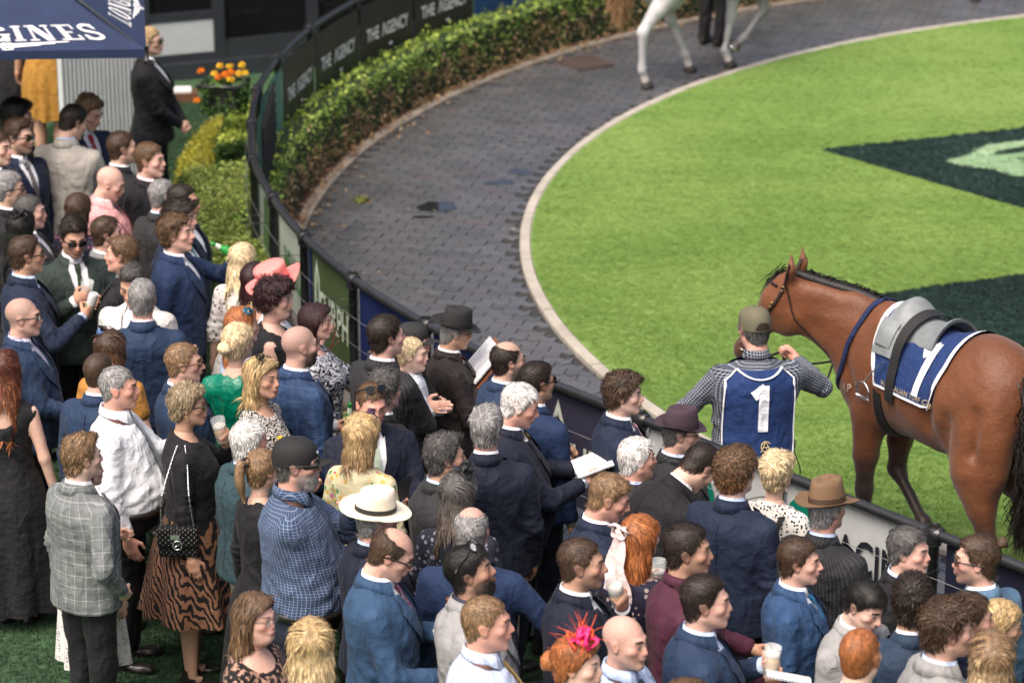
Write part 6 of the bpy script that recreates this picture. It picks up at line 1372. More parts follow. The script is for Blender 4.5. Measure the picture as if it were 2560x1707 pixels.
man('dark-haired man in aviator sunglasses and blue suit', 1340, 901, 44, suit(NB, W_), 'short', 'dark', hd=32, sk='olive', acc=(SH,), H=1.78, L_='rail')
man('young man with wavy brown hair and sunglasses on his head', 1556, 927, 0, suit(NV, W_, T_pink), 'curly', 'brown', hd=-6, sk='pale', R_='hang', acc=(shades('top'),), H=1.84, hkw=dict(fore=.066))
man('man in a purple felt hat and round glasses', 1706, 1016, 2, suit(PINS, PB, T_gold), 'short', 'dgrey', hd=2, nod=6, sk='pink', hkw=dict(under=.045), hh=.05, acc=(hat('trilby', (.040, .022, .034), (.030, .018, .028)), shades('eyes', wire=True)), H=1.76, belly=.06)
man('white-haired heavy man in charcoal suit behind the reddish-haired man', 1590, 1093, 18, suit(CH, GINB), 'full', 'white', hd=18, sk='red', H=1.78, wid=1.22, belly=.10, fat=.9)
man('reddish-fair man in navy suit with bowed head', 1542, 1184, 6, suit(NV, W_), 'short', 'sandy', hd=0, nod=20, sk='red', H=1.77)
man('man in black suit leaning on the fence behind the wavy-haired man', 1792, 1118, 26, suit(BK, W_), 'crop', 'dark', hd=30, nod=20, lean=32, H=1.84, R_='rail', L_='rail', wid=1.05)
man('young man with long copper-brown hair in navy suit', 1840, 1115, 56, suit(NV, PB), 'messy', 'lbrown', hd=44, sk='pale', H=1.82, hkw=dict(col2='ginger', strands=1.6))
woman('blonde pixie-haired woman in a black and white arc print top', 1944, 1128, 58, ('top', C_((.70, .67, .62), 'arc', (.015, .015, .016)), 'half', dict(infl=.012)), 'pixie', 'pale', hd=50, H=1.70, hkw=dict(col2='sandy', strands=1.5), L_='rail', key='arc_top')
man('man in a brown felt hat and dark pinstripe suit', 2068, 1197, 50, suit(PINS, PB), 'short', 'grey', hd=40, sk='red', hkw=dict(under=.045), hh=.052, acc=(hat('akubra', (.15, .088, .045), (.05, .028, .015), (-4, -6)),), H=1.78, wid=1.06)
woman('redhead in a floral dress with a long pale ribbon', 1600, 1283, 56, ('dress', C_((.016, .015, .035), 'floral', (.48, .38, .34)), 'half', dict(neck=(.11, 1.50, .0))), 'long', 'ginger', hd=46, hkw=dict(length=.22), bot=('skirt', C_((.016, .015, .035), 'floral', (.48, .38, .34)), .5, .06), H=1.68, sk='pale', L_='chest', key='ribbon')
man('man in dark suit drinking from a glass of beer', 1450, 1341, 0, suit(ND, W_), 'crop', 'brown', hd=-4, nod=0, sk='tan', R_='down', L_='drink', fac=dict(stubble=.45, bcol='dark'), H=1.80, key='beer_man')
man('dark-haired man in a maroon shirt', 1716, 1306, 2, ('shirt', C_((.055, .014, .028)), None), 'short', 'dark', hd=-4, sk='tan', fac=dict(stubble=.3, bcol='dark'), H=1.80, wid=1.12, R_='bent', L_='bent')
man('slick-haired man in navy suit holding a glass and booklet', 1762, 1434, 2, suit(BM, PB), 'slick', 'dark', hd=-4, sk='pink', R_='down', L_='chest', Ladj=(.0, .02, .0), H=1.80, wid=1.04, key='slick_man')
man('balding man in blue suit with his back turned beside the pale jacket', 1178, 1268, 82, suit(NB, W_), 'shoe', 'grey', hd=84, sk='red', hkw=dict(bald=.9), fac=dict(scalp='grey', scal_t=.3), H=1.78, wid=1.04, R_='out')
man('black-bearded man in pale grey suit with sunglasses on his head', 1152, 1364, 0, suit(LG, T_n), 'fringe', 'black', hd=0, nod=-14, sk='olive', fac=dict(beard=.8, bcol='black'), acc=(shades('top', plain('white_lens', (.4, .42, .44), .1)),), H=1.80, wid=1.06, belly=.05)
man('fair-haired balding man in pale blue striped shirt with amber beer', 1212, 1490, 0, ('shirt', C_((.42, .52, .70), 'stripe', (.56, .62, .74), .9), T_gold), 'thin', 'sandy', hd=-4, sk='red', H=1.79, wid=1.10, belly=.08, L_='chest', Ladj=(.02, .04, -.10), hh=.008, key='amber_man', fac=dict(scalp='sandy', scal_t=.35))
woman('girl with ginger bun and a pink and orange feather headpiece', 1440, 1588, -14, ('top', C_((.5, .42, .4)), 'none', {}), 'bun', 'ginger', hd=-18, H=1.56, sk='pale', acc=(loops((.03, .02, .12), (.80, .10, .03), 8, .075, .006, 'feathers', (-.4, .0, 1), .9, 26), loops((.035, .035, .13), (.85, .02, .16), 9, .06, .012, 'silk_loops', (.3, .4, .9), .7), flower((.03, .03, .125), .03, (.8, .03, .15), 24)))
man('frowning bald man in a pale blue shirt', 1560, 1540, -22, ('shirt', PB, T_n), 'bald', sk='pink', hd=-32, H=1.78, wid=1.10, L_='bent', R_='down', fac=dict(brow='dark', stubble=.25, bcol='dgrey'), key='frown_man', hh=.004)
man('man cut off by the bottom edge below the slick-haired man', 1716, 1694, 20, suit(NV), 'short', 'lbrown', H=1.74)
# --- lower right
man('smiling man in a bright blue checked suit and blue tie', 1996, 1342, -12, suit(C_((.022, .055, .13), 'plaid', (.045, .09, .18), .8), W_, T_blue), 'short', 'brown', hd=-10, sk='pink', H=1.79, R_='down')
man('young man with a dark fringe in pale grey suit looking down', 2182, 1459, -42, suit(LG, W_), 'fringe', 'black', hd=-46, nod=22, sk='pale', H=1.78, hkw=dict(fore=.055))
man('boy with a ginger buzz cut seen from behind', 2151, 1571, 62, suit(NV, W_), 'buzz', 'ginger', hd=58, sk='pale', H=1.70)
man('grey-haired smiling man in black suit beside the fence post', 2272, 1316, -22, suit(BK, PB), 'full', 'dgrey', hd=-26, sk='pink', H=1.80, wid=1.12, belly=.06, fac=dict(brow='dgrey'), hkw=dict(col2='grey'), fat=.6)
man('man with dark greying curls in a blue suit, back turned', 2283, 1437, 84, suit(C_((.018, .034, .062)), W_), 'curly', 'dark', hd=80, sk='tan', H=1.79)
man('man with a hair bun, beard and sunglasses in a pale blue suit', 2450, 1336, 128, suit(C_((.075, .14, .22)), W_), 'manbun', 'brown', hd=172, sk='pink', acc=(SH,), fac=dict(stubble=.6, bcol='brown', scalp='brown', scal_t=.3), H=1.82, wid=1.06)
man('curly brown-haired young man in a pale grey jacket', 2368, 1492, 14, suit(LG, PB), 'curly', 'brown', hd=8, sk='pink', H=1.76)
man('man mostly hidden behind the curly-haired young man', 2420, 1478, 20, suit(NV), 'short', 'brown', hd=10, sk='red', H=1.74)
woman('blonde woman with a high ponytail and hoop earrings', 2516, 1498, 12, ('top', BK, 'none', {}), 'tail', 'blond', hd=0, nod=12, H=1.68, sk='tan', acc=(earring(),))
woman('woman with long straight blonde hair seen from behind, bottom right', 2483, 1575, 82, ('top', BK, 'none', {}), 'long', 'sandy', hkw=dict(length=.34, col2='pale'), H=1.66)
# --- lower left
man('young man in a grey windowpane check jacket and black trousers', 198, 1085, 42, suit(CKG, W_), 'quiff', 'sandy', hd=30, sk='pale', H=1.80, L_='down', R_='pocket', bot=TB, hkw=dict(part=1), key='plaid')
woman('woman in a pale dotted dress hidden behind the grey check jacket', 212, 1126, 40, **dress(C_((.60, .60, .58), 'dots', (.10, .11, .12)), 'short', .40, .04), hair='long', col='auburn', hd=30, hkw=dict(length=.32), H=1.62, R_='down', L_='bent')
# ================================================================== HORSES
def horse_field(legs, neck):
    """legs: dict of joint chains; neck: poll and nose points. returns f(X, Y, Z) -> distance"""
    pl, ns = np.array(neck[0], float), np.array(neck[1], float); thr = pl + np.array([.05, .0, -.19]); hd_ = nrm(ns - pl)
    def f(X, Y, Z):
        A = np.abs(Y); X0 = X; X = np.where(X < 0, X / .92, X)
        d = ell(X, Y, Z, (-.42, 0, 1.215), (.60, .262, .325))
        d = smin(d, ell(X, Y, Z, (.06, 0, 1.20), (.34, .235, .35)), .14)
        d = smin(d, cone(X, Y, Z, np.array([-.60, 0, 1.42]), np.array([.02, 0, 1.465]), .14, .115), .12)
        d = smin(d, ell(X, Y, Z, (-.86, 0, 1.34), (.35, .245, .330)), .12)
        d = smin(d, ell(X, A, Z, (-.93, .135, 1.09), (.25, .130, .38), rx=0), .08)
        d = smin(d, ell(X, A, Z, (-.70, .16, 1.27), (.16, .10, .15)), .09)
        d = smin(d, ell(X, A, Z, (.17, .135, 1.20), (.17, .095, .27)), .07)
        d = smin(d, ell(X, A, Z, (.27, .075, 1.10), (.13, .09, .14)), .06)
        for g0, g1, gr_ in (((-1.02, .235, 1.30), (-1.00, .20, .86), .022), ((-.06, .262, 1.36), (-.02, .235, 1.00), .020), ((-.62, .275, 1.33), (-.58, .24, 1.12), .030), ((.24, .20, 1.36), (.13, .235, 1.12), .014), ((-.80, .275, 1.22), (-.74, .22, .98), .018)): d = smax(d, -cone(X, A, Z, np.array(g0), np.array(g1), gr_ * .35, gr_ * .2), .09)
        X = X0
        m1, m2 = np.array([.28, pl[1] * .32, (1.52 + pl[2]) / 2 - .01]), np.array([.38, pl[1] * .46, (1.18 + thr[2]) / 2 + .01]); b1, b2 = np.array([-.06, 0, 1.50]), np.array([.22, 0, 1.18])
        cr = smin(cone(X, Y, Z, b1, m1, .10, .058), cone(X, Y, Z, m1, pl - np.array([.03, 0, .03]), .058, .06), .06)
        th_ = smin(cone(X, Y, Z, b2, m2, .155, .092), cone(X, Y, Z, m2, thr, .092, .070), .08)
        mid = smin(cone(X, Y, Z, (b1 + b2) / 2, (m1 + m2) / 2, .135, .092), cone(X, Y, Z, (m1 + m2) / 2, (pl + thr) / 2, .092, .072), .08)
        d = smin(d, smin(smin(cr, th_, .10), mid, .08), .12)
        q = pl + hd_ * .16
        hdm = smin(cone(X, Y, Z, pl + np.array([.03, 0, -.05]), q, .092, .096), cone(X, Y, Z, q, ns - hd_ * .06, .092, .058), .05)
        hdm = smin(hdm, ell(X, Y, Z, ns - hd_ * .03, (.062, .055, .062)), .04)
        side = nrm(np.cross(hd_, (0, 0, 1.0))); fwd = nrm(np.cross(side, hd_)); jw = pl + hd_ * .20 - fwd * .085 * (1 if fwd[0] > 0 else -1)
        hdm = smin(hdm, ell(X, Y, Z, jw, (.128, .080, .132)), .05)
        for s in (-1, 1): hdm = smin(hdm, ell(X, Y, Z, pl + hd_ * .17 + side * s * .062 + fwd * .03 * (1 if fwd[0] > 0 else -1), (.04, .022, .03)), .02)
        d = smin(d, hdm, .06)
        for s in (-1, 1):
            e0 = pl + side * s * .055 + np.array([-.03, 0, .03]); e1 = e0 + np.array([-.02, 0, .07]) + side * s * .015; e2 = e0 + np.array([.0, 0, .185]) + side * s * .012
            d = smin(d, smin(cone(X, Y, Z, e0, e1, .028, .030), cone(X, Y, Z, e1, e2, .030, .006), .01), .015)
        for ch in legs:
            d2 = None
            for (a, b, r1, r2) in ch:
                c = cone(X, Y, Z, np.array(a), np.array(b), r1, r2); d2 = c if d2 is None else smin(d2, c, .03)
            d = smin(d, d2, .05)
        return d
    return f
def fore(y, knee, fet, hoof, el=(.10, .98)):
    k, f_, h = [np.array([p[0], y * (1 - .1 * i), p[1]]) for i, p in enumerate((knee, fet, hoof))]; e = np.array([el[0], y, el[1]])
    return [(e, e * .45 + k * .55, .105, .075), (e * .45 + k * .55, k, .072, .050), (k, k + (f_ - k) * .12, .052, .046), (k, f_, .040, .032), (f_, f_, .041, .041), (f_, h, .034, .040)], h, h - f_
def hind(y, st, hock, fet, hoof):
    s, k, f_, h = [np.array([p[0], y, p[1]]) for p in (st, hock, fet, hoof)]
    return [(s, s * .5 + k * .5 + np.array([-.0, 0, 0]), .135, .085), (s * .5 + k * .5, k, .08, .052), (k, k, .056, .056), (k, f_, .046, .035), (f_, f_, .044, .044), (f_, h, .036, .042)], h, h - f_
M_coat_cache = {}
def m_coat(name, spec=.5):
    k = N(name); c = k.attr(); v = k.obj(); f = k.rng(k.noise(v, 6, 4), .3, .7, .85, 1.15); g2 = k.rng(k.noise(k.map(v, (40, 160, 160)), 1.0, 3), .3, .7, .9, 1.1)
    c = k.mix(1.0, c, k.cmb(k.ma('MULTIPLY', f, g2), k.ma('MULTIPLY', f, g2), k.ma('MULTIPLY', f, g2)), 'MULTIPLY')
    b = k.bump(k.noise(v, 10, 4, .62), .42, .03); b = k.bump(k.noise(k.map(v, (60, 300, 300)), 1.0, 2), .12, .004, b)
    return k.out(Base__Color=c, Roughness=.50, Specular__IOR__Level=.32, Sheen__Weight=.12, Normal=b)
M_hoof = plain('hoof_horn', (.05, .045, .042), .5, 0, .3, .2, 30)
M_hh = hair_mat()
def hair_blades(g, P0, P1, P2, w, col, r):
    n = len(P0); t = nrm(np.array([.3, 1, .1])); s = np.cross(P2 - P0, r.normal(0, 1, (n, 3))); s /= np.linalg.norm(s, axis=1)[:, None] + 1e-9
    V = np.stack([P0 - s * w, P0 + s * w, P1 - s * w, P1 + s * w, P2], 1).reshape(-1, 3); i = np.arange(n)[:, None] * 5
    g.add(V, [i + np.array([[0, 1, 3, 2]]), i + np.array([[2, 3, 4]])], 0, np.repeat(np.array(col) * r.uniform(.6, 1.5, n)[:, None], 5, 0))
def horse(label, loc, heading, legs, neck, colfn, coat, mane_c, tail_c, h=.021, tail_swing=(0, 0)):
    root = tag(empty('horse', (*loc, 0), R(heading)), label, 'horse'); fld = horse_field([l[0] for l in legs], neck); r = np.random.default_rng(int(heading))
    ax = axes((-1.36, -.42, -.02), (max(neck[0][0], neck[1][0]) + .14, max(.42, neck[0][1] + .2, neck[1][1] + .14), neck[0][2] + .22), h); X, Y, Z = mg(ax); d = fld(X, Y, Z)
    B3 = np.broadcast_arrays(X, Y, Z); d = d + vnoise(*B3, 9, 5) * .005; V, F = nets(d, ax)
    Geo().add(V, F, 0, colfn(V, neck)).build('body', coat, root, True, True)
    for ch, hp, dr in legs:
        dr = nrm(dr); g = Geo(); t = np.array([0, 1., 0]); fx = nrm(np.cross(t, dr)); a = np.linspace(0, 6.283, 14, endpoint=False); rows = []
        for u, rr in ((-.035, .042), (0, .052), (.045, .062), (.047, .05), (.042, .0)): rows.append(hp + dr * u + rr * (np.cos(a)[:, None] * fx * 1.08 + np.sin(a)[:, None] * t))
        g.add(np.array(rows), gridF(5, 14, False, True)); 
        if np.linalg.det(np.stack([fx, t, dr])) < 0: g.F = [f_[:, ::-1] for f_ in g.F]
        g.build('hoof', M_hoof, root)
        if dr[2] > -.75:                                            # lifted foot shows its shoe
            g = Geo(); sh = np.array([hp + dr * .05 + .052 * (math.cos(q) * fx + math.sin(q) * t) for q in np.linspace(-2.5, 2.5, 16)]); gtube(g, sh, .010, 6); g.build('horseshoe', M_steel, root)
    pl = np.array(neck[0]); cre = catmull(np.array([(-.02, 0, 1.58), (.12, pl[1] * .10, 1.60), (.27, pl[1] * .31, (1.52 + pl[2]) / 2 + .05), (.44, pl[1] * .66, pl[2] * .75 + 1.52 * .25 + .05), (pl[0] - .02, pl[1], pl[2] + .055)]), 12); n = 1500
    i = r.random(n) * (len(cre) - 1); b = cre[i.astype(int)] + (cre[np.minimum(i.astype(int) + 1, len(cre) - 1)] - cre[i.astype(int)]) * (i % 1)[:, None] + r.normal(0, .012, (n, 3)) - np.array([0, 0, .02])
    fall = np.array([.01, -.07, -.02]); g = Geo(); gtube(g, cre - np.array([0, .012, .008]), .030, 8, 0, mane_c); hair_blades(g, b, b + fall * r.uniform(.4, 1, (n, 1)) + np.array([0, 0, .035]), b + fall * r.uniform(.8, 2.0, (n, 1)) + r.normal(0, .02, (n, 3)), .003, mane_c, r)
    fo = pl + np.array([.06, 0, .02]); m = 160; b = fo + r.normal(0, .025, (m, 3)); hd_ = nrm(np.array(neck[1]) - pl); hair_blades(g, b, b + hd_ * .08 + np.array([.03, 0, 0]) + r.normal(0, .012, (m, 3)), b + hd_ * r.uniform(.12, .24, (m, 1)) + r.normal(0, .02, (m, 3)) + np.array([.035, 0, 0]), .003, mane_c, r); g.build('mane', M_hh, root, True, True)
    g = Geo(); n = 4200; dk = np.array([-1.08, 0, 1.50]); sp = np.array([[.04, 0, .0], [-.06, 0, -.03], [-.12, tail_swing[0] * .3, -.25], [-.12, tail_swing[0] * .7, -.55], [-.08, tail_swing[0], -.92]]) + dk; c5 = catmull(sp, 6)
    gtube(g, c5[:19], np.interp(np.arange(19), [0, 4, 10, 18], [.028, .034, .040, .012]), 10, 0, tail_c)
    i = r.integers(2, 18, n); b = c5[i] + r.normal(0, .022, (n, 3)); j = np.minimum(i + 5, len(c5) - 1); e = c5[np.minimum(i + 9, len(c5) - 1)]; sprd = .05
    hair_blades(g, b, c5[j] + r.normal(0, .045, (n, 3)), e + r.normal(0, sprd, (n, 3)) - np.array([0, 0, .04]) * r.random((n, 1)), .004, tail_c, r); g.build('tail', M_hh, root, True, True)
    hd_ = nrm(np.array(neck[1]) - pl); side = nrm(np.cross(hd_, (0, 0, 1.0)))
    for s in (-1, 1): g = Geo(); glathe(g, [(0, .018), (.010, .015), (.016, .006), (.018, 0)], 10, 0, None, basis(hd_, np.cross(side * s, hd_), side * s, pl + hd_ * .175 + side * s * .072 + np.array([.02, 0, .01]))); g.build('eye', M_lens, root)
    return root, fld
def bay(V, neck):
    x, y, z = V.T; c = np.tile(np.array([.132, .046, .017]), (len(V), 1)); sm = lambda a, b, t: np.clip((t - a) / (b - a), 0, 1)
    def bl(w, q): c[:] = c * (1 - w[:, None]) + np.array(q) * w[:, None]
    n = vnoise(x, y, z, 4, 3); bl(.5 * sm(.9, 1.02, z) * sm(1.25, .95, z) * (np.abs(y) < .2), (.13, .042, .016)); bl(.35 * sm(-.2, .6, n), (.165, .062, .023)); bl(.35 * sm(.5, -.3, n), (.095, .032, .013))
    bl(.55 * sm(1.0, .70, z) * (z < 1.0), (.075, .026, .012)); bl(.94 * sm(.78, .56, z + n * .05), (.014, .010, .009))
    ns = np.array(neck[1]); bl(.85 * sm(.16, .05, np.linalg.norm(V - ns, axis=1)), (.03, .018, .014)); bl(.5 * sm(1.9, 2.0, z), (.02, .012, .01)); return c
def grey(V, neck):
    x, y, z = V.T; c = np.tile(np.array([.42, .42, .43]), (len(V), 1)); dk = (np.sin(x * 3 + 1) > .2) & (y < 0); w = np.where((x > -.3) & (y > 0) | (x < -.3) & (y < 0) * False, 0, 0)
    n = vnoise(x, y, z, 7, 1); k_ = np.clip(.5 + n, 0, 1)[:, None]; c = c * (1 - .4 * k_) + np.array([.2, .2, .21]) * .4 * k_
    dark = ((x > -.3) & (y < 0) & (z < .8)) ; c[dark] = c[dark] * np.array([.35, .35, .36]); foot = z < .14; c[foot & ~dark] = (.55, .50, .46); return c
WITH = at(2258, 775, 1.60)[:2]; HEAD = 122.0
bay_legs = [fore(.135, (.12, .50), (.10, .17), (.15, .045)), fore(-.135, (.16, .56), (-.12, .32), (-.20, .24), el=(.10, .98)), hind(.15, (-.86, .93), (-.98, .56), (-.84, .19), (-.78, .045)), hind(-.15, (-.86, .93), (-1.18, .55), (-1.26, .19), (-1.21, .045))]
NK = ((.60, .34, 1.67), (.89, .47, 1.16))
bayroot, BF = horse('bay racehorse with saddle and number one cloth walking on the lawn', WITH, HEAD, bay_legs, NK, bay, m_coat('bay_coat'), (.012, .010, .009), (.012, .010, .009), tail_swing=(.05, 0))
BM = np.array(Matrix.Translation((*WITH, 0)) @ Matrix.Rotation(R(HEAD), 4, 'Z'))
def on_horse(x, th, off, cz=1.22):
    """point on the barrel: x along the body, th from the spine (0) down the left flank (+90)"""
    x, th = np.broadcast_arrays(np.asarray(x, float), np.asarray(th, float)); dy, dz = np.sin(np.radians(th)), np.cos(np.radians(th)); t = np.full(x.shape, .62)
    for _ in range(26):
        t = t - np.clip(BF(x, dy * t, cz + dz * t) - off, -.05, .2) * .8
    return np.stack([x, dy * t, cz + dz * t], -1)
HLOC, HROT = (*WITH, 0), R(HEAD)
def hthing(name, label, cat): return tag(empty(name, HLOC, HROT), label, cat)
# --- saddle cloth
sc_ = hthing('saddle_cloth', 'navy saddle cloth with white edge and number on the bay horse', 'saddle cloth'); M_blue = C_((.013, .032, .110), rough=.75)
xf = lambda th: np.interp(np.abs(th), [0, 40, 75, 100], [.0, -.01, -.05, -.13]); xr = lambda th: np.interp(np.abs(th), [0, 40, 75, 100], [-.68, -.65, -.60, -.56])
TH = np.linspace(-84, 88, 44); U = np.linspace(0, 1, 14)
def cl(u, th, off): th = np.asarray(th, float); x = xf(th) + (xr(th) - xf(th)) * u; return on_horse(x, th, off)
UU, TT = np.meshgrid(U, TH, indexing='ij'); wav = .004 * np.sin(UU * 9 + TT * .09); g = Geo(); V = cl(UU, TT, .014 + wav); g.add(V, gridF(14, 44)); g.add(cl(UU, TT, .010 + wav), gridF(14, 44)[:, ::-1]); g.build('cloth', M_blue, sc_)
M_wb = C_((.68, .70, .74)); g = Geo()
for (u0, u1) in ((-.012, .035), (.965, 1.012)):
    uu, tt = np.meshgrid(np.linspace(u0, u1, 3), TH, indexing='ij'); g.add(cl(uu, tt, .019), gridF(3, 44))
for t0 in (-84.5, 85.5):
    uu, tt = np.meshgrid(np.linspace(-.012, 1.012, 16), np.linspace(t0, t0 + 3, 3), indexing='ij'); g.add(cl(uu, tt, .019), gridF(16, 3))
g.build('border', M_wb, sc_)
def on_cloth(g, u0, th0, off=.021):
    """lettering (x right along the flank towards the tail, y up)"""
    return g.fn(lambda V: cl(u0 + V[:, 0] / .62, th0 - np.degrees(V[:, 1] / .31), off))
one = Geo(); prism(one, [(-.035, -.17, 0), (.035, -.17, 0), (.035, .17, 0), (-.015, .17, 0), (-.035, .12, 0)], (0, 0, .001)); gbox(one, (-.085, .07, 0), (-.034, .118, .001)); one = Geo()
def strokes(segs, w):
    g = Geo()
    for (x0, y0, x1, y1) in segs:
        n = max(2, int(math.hypot(x1 - x0, y1 - y0) / .02)); t = np.linspace(0, 1, n + 1)[:, None]; p = np.array([x0, y0]) + t * np.array([x1 - x0, y1 - y0]); nn = nrm([y0 - y1, x1 - x0]) * w / 2; V = np.stack([np.c_[p + nn, 0 * t], np.c_[p - nn, 0 * t]]); g.add(V, gridF(2, n + 1))
    return g
def numeral(h, w): return strokes([(.0, -h / 2, .0, h / 2), (-.002 + w * .2, h / 2 - w * .2, -h * .22, h * .28)], w)
on_cloth(numeral(.31, .058), .74, 50).build('number', M_wb, sc_, False)
M_goldp = C_((.42, .34, .18)); on_cloth(text_geo('AUSTRALIAN TURF CLUB', .048, 0, 'CENTER', 1.0, 1.05), .62, 81).build('lettering', M_goldp, sc_, False)
# --- saddle
sd = hthing('racing_saddle', 'small grey racing saddle with black surcingle on the bay horse', 'saddle'); M_sad = plain('grey_saddle_leather', (.17, .19, .195), .5, 0, .15, .15, 18)
def pad(xs, ths, off, name, m, root, thick=.012):
    uu, tt = np.meshgrid(xs, ths, indexing='ij'); o = off(uu, tt) if callable(off) else off; V = on_horse(uu, tt, o); V2 = on_horse(uu, tt, np.asarray(o) - thick); n0, n1 = uu.shape; g = Geo(); F = gridF(n0, n1); F = F if xs[0] > xs[-1] else F[:, ::-1]
    g.add(V, F); g.add(V2, F[:, ::-1])
    for a, b in ((V[0], V2[0]), (V[-1], V2[-1]), (V[:, 0], V2[:, 0]), (V[:, -1], V2[:, -1])): g.add(np.stack([a, b]), gridF(2, len(a))); g.add(np.stack([a, b]), gridF(2, len(a))[:, ::-1])
    return g.build(name, m, root)
pad(np.linspace(-.06, -.47, 22), np.linspace(-30, 30, 15), lambda x, t: .040 + .045 * np.exp(-((x + .11) / .05) ** 2) * np.exp(-(t / 15) ** 2) + .05 * np.exp(-((x + .46) / .06) ** 2) * np.exp(-(t / 22) ** 2) - .012 * np.exp(-((x + .28) / .1) ** 2) - .016 * (t / 30) ** 4, 'seat', M_sad, sd, .018)
for s in (1, -1): pad(np.linspace(-.02, -.20, 12), np.linspace(26 * s, 52 * s, 10), lambda x, t: .030 + .006 * np.sin(x * 30), 'flap', M_sad, sd, .010)
pad(np.linspace(-.035, -.16, 10), np.linspace(22, 44, 8), lambda x, t: .040 + .016 * np.exp(-((x + .09) / .05) ** 2 - ((t - 33) / 9) ** 2), 'knee_roll', M_sad, sd, .012)
pad(np.linspace(-.20, -.275, 3), np.linspace(-36, 100, 50), lambda x, t: np.interp(np.abs(t), [0, 30, 40, 60, 100], [.058, .056, .052, .030, .024]), 'surcingle', plain('black_webbing', (.010, .010, .011), .7), sd, .005)
pad(np.linspace(-.05, -.14, 3), np.linspace(98, 190, 40), .010, 'girth', plain('black_girth', (.012, .012, .013), .6), sd, .006)
sp = on_horse(np.array([-.17]), np.array([58]), .05)[0]; sb = on_horse(np.array([-.05]), np.array([86]), .05)[0]; g = Geo(); gtube(g, [sp, sp * .5 + sb * .5 + np.array([0, .015, 0]), sb], .010, 6, flat=.3); g.build('stirrup_leather', M_sad, sd)
t = np.linspace(-.5, 3.64, 16); g = Geo(); gtube(g, [sb + np.array([.055 * math.cos(q), .01, -.06 + .06 * math.sin(q)]) for q in t], .006, 6); gtube(g, [sb + np.array([-.05, .01, -.09]), sb + np.array([.05, .01, -.09])], .010, 6); g.build('stirrup_iron', M_steel, sd)
# --- bridle, breast strap
br = hthing('bridle', 'dark leather bridle with brass buckles on the bay horse', 'bridle'); M_lea = plain('dark_bridle_leather', (.022, .015, .012), .4, 0, .2)
pl, ns = np.array(NK[0]), np.array(NK[1]); hd_ = nrm(ns - pl); side = nrm(np.cross(hd_, (0, 0, 1.0))); up_ = nrm(np.cross(side, hd_))
side = side if side[1] > 0 else -side
def proj_h(p, o, off=.006):
    """pull a point p to the horse's skin along the line to o"""
    p, o = np.array(p, float), np.array(o, float); d = nrm(o - p)
    for _ in range(24): p = p + d * np.clip(float(BF(*[np.array([[[q]]]) for q in p])[0, 0, 0]) - off, -.05, .1) * .8
    return p
def strap(name, cps, axis, w=.012, m=M_lea, off=.007, root=br):
    P = np.array([proj_h(c, a, off) for c, a in zip(catmull(np.array(cps), 5), catmull(np.array(axis), 5))]); g = Geo(); gtube(g, P, w, 6, flat=.35, up=(0, 1, 0)); return g.build(name, m, root)
ax0 = pl + hd_ * .02; poll = pl + np.array([-.045, 0, .12]); bit = ns - hd_ * .10
Lp = lambda u, o, v=0: pl + hd_ * u + side * o + up_ * v
for s in (1, -1):
    strap('cheek_strap', [poll, Lp(-.02, .14 * s, .0), Lp(.12, .16 * s, -.02), Lp(.30, .15 * s, .0), bit + side * s * .12], [pl, pl, Lp(.12, 0, -.02), Lp(.30, 0), bit], .011)
strap('browband', [Lp(.03, .16, .05), Lp(.07, .1, .16), Lp(.07, -.1, .16), Lp(.03, -.16, .05)], [Lp(.05, 0), Lp(.07, 0), Lp(.07, 0), Lp(.05, 0)], .010)
strap('noseband', [Lp(.36, .13, -.08), Lp(.36, .14, .03), Lp(.36, 0, .16), Lp(.36, -.14, .03)], [Lp(.36, 0, -.03)] * 4, .009)
strap('throat_lash', [Lp(.0, .14, -.02), Lp(.10, .16, -.16), Lp(.16, .05, -.24), Lp(.13, -.12, -.2)], [Lp(.0, 0, -.02), Lp(.08, 0, -.06), Lp(.12, 0, -.05), Lp(.1, 0, -.05)], .008)
for u in (.02, .14):
    p = proj_h(Lp(u, .16, -.01), Lp(u, 0, -.01), .016); g = Geo(); gtube(g, [p + hd_ * .016 * math.cos(q) + np.cross(hd_, side) * .012 * math.sin(q) for q in np.linspace(0, 6.28, 12, endpoint=False)], .003, 5, closed=True); g.build('buckle', M_gold, br)
g = Geo(); p = proj_h(bit + side * .13, bit, .012); gtube(g, [p + hd_ * .03 * math.cos(q) + up_ * .03 * math.sin(q) for q in np.linspace(0, 6.28, 14, endpoint=False)], .004, 5, closed=True); g.build('bit_ring', M_steel, br); BIT = p
bs = hthing('neck_strap', 'navy neck strap in front of the saddle cloth on the bay horse', 'strap')
strap('strap', [(.10, -.10, 1.74), (.12, .14, 1.66), (.18, .30, 1.45), (.26, .32, 1.22), (.34, .16, 1.06)], [(.10, 0, 1.48), (.12, .02, 1.48), (.15, .03, 1.40), (.15, .03, 1.22), (.1, .02, 1.15)], .018, C_((.010, .018, .060)), .008, bs)
g = text_geo('KP', .068, 0, 'CENTER', .8, 1.1)
def brand(V):
    return np.array([proj_h((.19 - v[0], .5, 1.12 + v[1]), (.19 - v[0], 0, 1.12 + v[1]), .004) for v in V])
g.fn(brand); o = g.build('freeze_brand', C_((.33, .28, .25)), bayroot, False)
